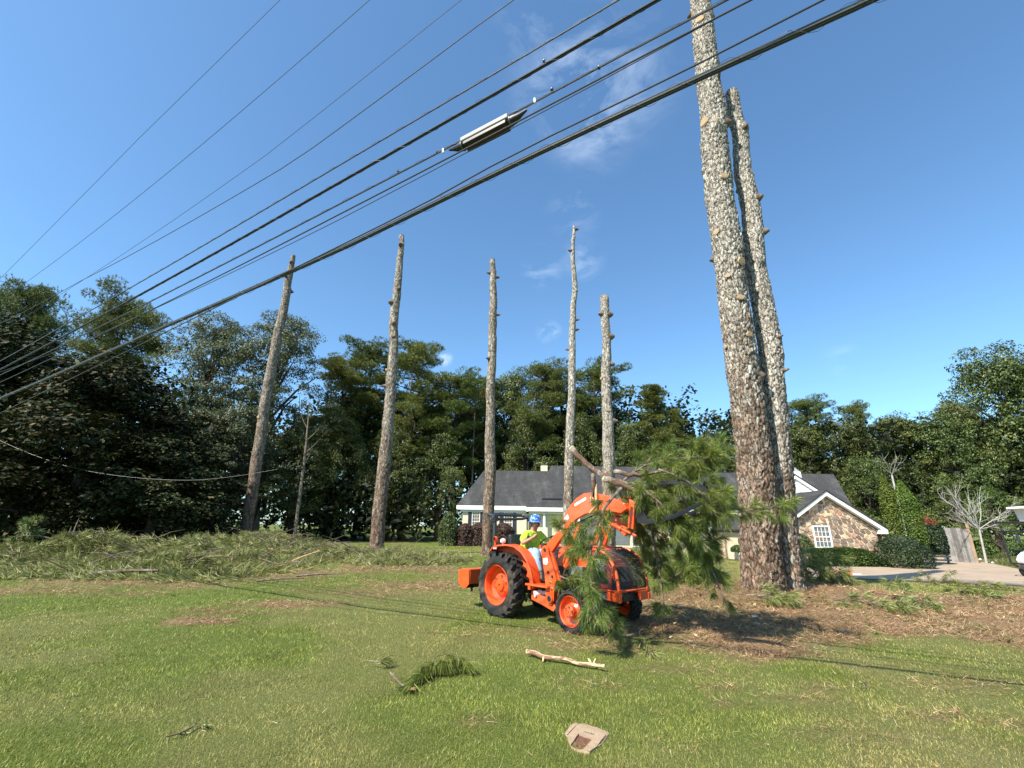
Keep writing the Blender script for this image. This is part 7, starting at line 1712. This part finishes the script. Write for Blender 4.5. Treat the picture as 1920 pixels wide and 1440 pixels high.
for lab, (x, y), a, l in [('pale log lying at the near foot of the debris row', (170, 1084), .1, 1.7), ('grey log in the middle of the debris row', (285, 1060), -.25, 1.3), ('short thick stick by the foot of the leaning trunk', (420, 1032), .1, 1.6), ('slanting stick in the debris right of the leaning trunk', (550, 1042), .8, 1.0), ('stick at the lawn edge below the debris row', (555, 1085), .2, 1.3), ('thin stick across the lawn edge right of the debris', (480, 1094), .3, 1.2)]:
    p = hit(x, y); dd = float(debris_h(np.array([p[0]]), np.array([p[1]]))[0]); mb = MB(); d = np.array([math.cos(a), math.sin(a)*.6, .05]); mb.tube([(0, 0, 0), d*l*.5+np.array([0, 0, .02]), d*l], [.05, .045, .035] if 'log' in lab else [.022, .02, .012], 8, jit=.2)
    tag(mb.build('log' if 'log' in lab else 'broken_stick', M['barkplain'], smooth=True, loc=(p[0], p[1], p[2]+dd*.8+.05)), lab, 'log' if 'log' in lab else 'stick')
# chips of bark and cones in the straw
n = 2600; x = rng.uniform(2, 22, n); y = rng.uniform(6, 18, n); k = straw_mask(x, y) > .4; x, y = x[k], y[k]
V_, F2 = leaves(np.stack([x, y, gh(x, y)+.05], -1), .085, 1.0, .6)
M['chip'] = leafmat('wood_chips', [(0, (.08, .04, .02)), (.5, (.22, .12, .06)), (.8, (.40, .26, .14)), (1, (.62, .52, .36))], .0, .9, (.3, .2, .1), .1, .2, .8)
tag(mesh_np('bark_chips', V_, F2, M['chip']), 'bark chips scattered in the pine straw', 'bark chips', kind='stuff')

# ------------------------------------------------------------------ valve box cover
M['conc'] = plain('old_concrete', (.34, .25, .165), .92, 0, .16, 18, .6, 55, .15, dirt=(.30, .21, .15), dirt_amt=.4)
M['iron'] = plain('rusty_iron', (.17, .085, .05), .8, .2, .35, 22, .5, 70, .3)
M['gap'] = plain('dark_gap', (.03, .022, .016), .95, 0, .3, 30)
c0 = hit(1100, 1384)
root = empty('valve_box', c0); tag(root, 'broken edged concrete valve box with rusty brown iron lid set in the lawn', 'valve box')
def hz_(x, y, z):      # pixel to local point on the level z above the cover's foot
    d = px_ray(x, y); t = (c0[2]+z-CH)/d[2]; return (CAM0+d*t-c0)
outer = [(1059, 1374), (1064, 1368), (1069, 1359), (1075, 1357), (1080, 1354.5), (1085, 1357), (1093, 1355.5), (1102, 1358), (1112, 1362), (1118, 1363), (1128, 1367), (1138, 1371), (1143, 1374.5), (1138, 1381), (1133, 1389), (1127, 1397), (1119, 1401), (1111, 1407), (1105, 1413), (1095, 1410), (1084, 1409), (1076, 1405), (1071, 1401), (1069, 1393), (1066, 1385), (1062, 1379)]
P_ = [hz_(x+random.uniform(-.5, .5), y+random.uniform(-.4, .4), .006) for x, y in outer]
inner = [(1063.5, 1379), (1072, 1370), (1080, 1361), (1084, 1359.7), (1092, 1361), (1112, 1367.5), (1128, 1372.5), (1134, 1376), (1134.5, 1379), (1127, 1388), (1118.5, 1399.5), (1106, 1408), (1094, 1407), (1078, 1404), (1070, 1398), (1066, 1389)]
lid = [(1070, 1396), (1076, 1388), (1080, 1381.5), (1085, 1375), (1089, 1376), (1097, 1378.5), (1105, 1381), (1111.5, 1384), (1108, 1389), (1102, 1395), (1098, 1400), (1093, 1404.5), (1088, 1405.5), (1082, 1404.5), (1076, 1402), (1071, 1399)]
order = [15, 0, 1, 2, 3, 4, 5, 6, 7, 8, 9, 10, 11, 12, 13, 14]
inn = [inner[i] for i in order]
zt = .016; I_ = [hz_(x, y, zt) for x, y in inn]; L_ = [hz_(x, y, zt) for x, y in lid]; n = 16
ctr = sum(I_)/n
def edge_pt(p):
    """nearest point of the cover's outline, a finger's width outside it"""
    best = None
    for i in range(16):
        q0, q1 = I_[i], I_[(i+1) % 16]; e_ = q1-q0; t_ = min(1, max(0, float((p-q0)[:2] @ e_[:2]/(e_[:2] @ e_[:2])))); q = q0+e_*t_; d = np.hypot(*(p-q)[:2])
        if best is None or d < best[0]: best = (d, q)
    return best[1]
m_ = len(P_); In = []
for p in P_:
    q = edge_pt(p); d = norm((p-q)*np.array([1, 1, 0])); out_ = (p-q) @ norm((q-ctr)*np.array([1, 1, 0])) > .011
    v = q+d*.010 if out_ else p+(ctr-p)*.02; v = np.array([v[0], v[1], .013]); In.append(v)
mb = MB(); mb.add([p-np.array([0, 0, .06]) for p in P_]+P_+In+[v-np.array([0, 0, .04]) for v in In], [(i+k_*m_, (i+1) % m_+k_*m_, (i+1) % m_+(k_+1)*m_, i+(k_+1)*m_) for k_ in range(3) for i in range(m_)]); mb.build('concrete_collar', M['conc'], root)
mb = MB(); mb.add([p+(ctr-p)*.03-np.array([0, 0, p[2]+.004]) for p in P_], [tuple(range(m_))]); mb.build('joint_gap', M['gap'], root)
mb = MB(); mb.add([p-np.array([0, 0, .026]) for p in I_]+I_+L_+[p-np.array([0, 0, .022]) for p in L_], [(i, (i+1) % n, (i+1) % n+n, i+n) for i in range(n)]+[(i+n, (i+1) % n+n, (i+1) % n+2*n, i+2*n) for i in range(n)]+[(i+2*n, (i+1) % n+2*n, (i+1) % n+3*n, i+3*n) for i in range(n)])
cvr = mb.build('concrete_cover', M['conc'], root)
ctr = sum(L_)/n; K_ = [ctr+(p-ctr)*.94-np.array([0, 0, .013]) for p in L_]; K2 = [ctr+(p-ctr)*1.02-np.array([0, 0, .018]) for p in L_]
mb = MB(); mb.add(K2, [tuple(range(n))]); mb.build('lid_gap', M['gap'], root)
mb = MB(); mb.add(K_+[p-np.array([0, 0, .01]) for p in K_], [tuple(range(n))]+[(i, i+n, (i+1) % n+n, (i+1) % n) for i in range(n)])
for t_ in (.25, .75):
    a = K_[3]*(1-t_)+K_[7]*t_; b2 = K_[0]*(1-t_)+K_[11]*t_; 
lo = mb.build('iron_lid', M['iron'], root)
mb = MB(); q = hz_(1082, 1399, .0036); mb.cyl(q, q+np.array([0, 0, .001]), .009, n=10); mb.build('lift_hole', M['gap'], lo)
a = hz_(1094, 1371.5, zt+.001); b2 = hz_(1114, 1377.5, zt+.001); an = math.atan2(b2[1]-a[1], b2[0]-a[0])
text('WATER', np.hypot(*(b2-a)[:2])/3.3, tuple((a+b2)/2), (0, 0, an), 'chipmark', cvr, 'cast_lettering', .001) if 'chipmark' in M else text('WATER', np.hypot(*(b2-a)[:2])/3.3, tuple((a+b2)/2), (0, 0, an), 'oldwood2', cvr, 'cast_lettering', .001)
# remove template objects that were never placed
for k_, pr in PROTO.items():
    if not pr[5]:
        for ch in list(pr[0].children): bpy.data.objects.remove(ch)
        bpy.data.objects.remove(pr[0])
import sys; print('TRIS', sum(len(me.loops)-2*len(me.polygons) for me in bpy.data.meshes), 'OBJ', len(bpy.data.objects))
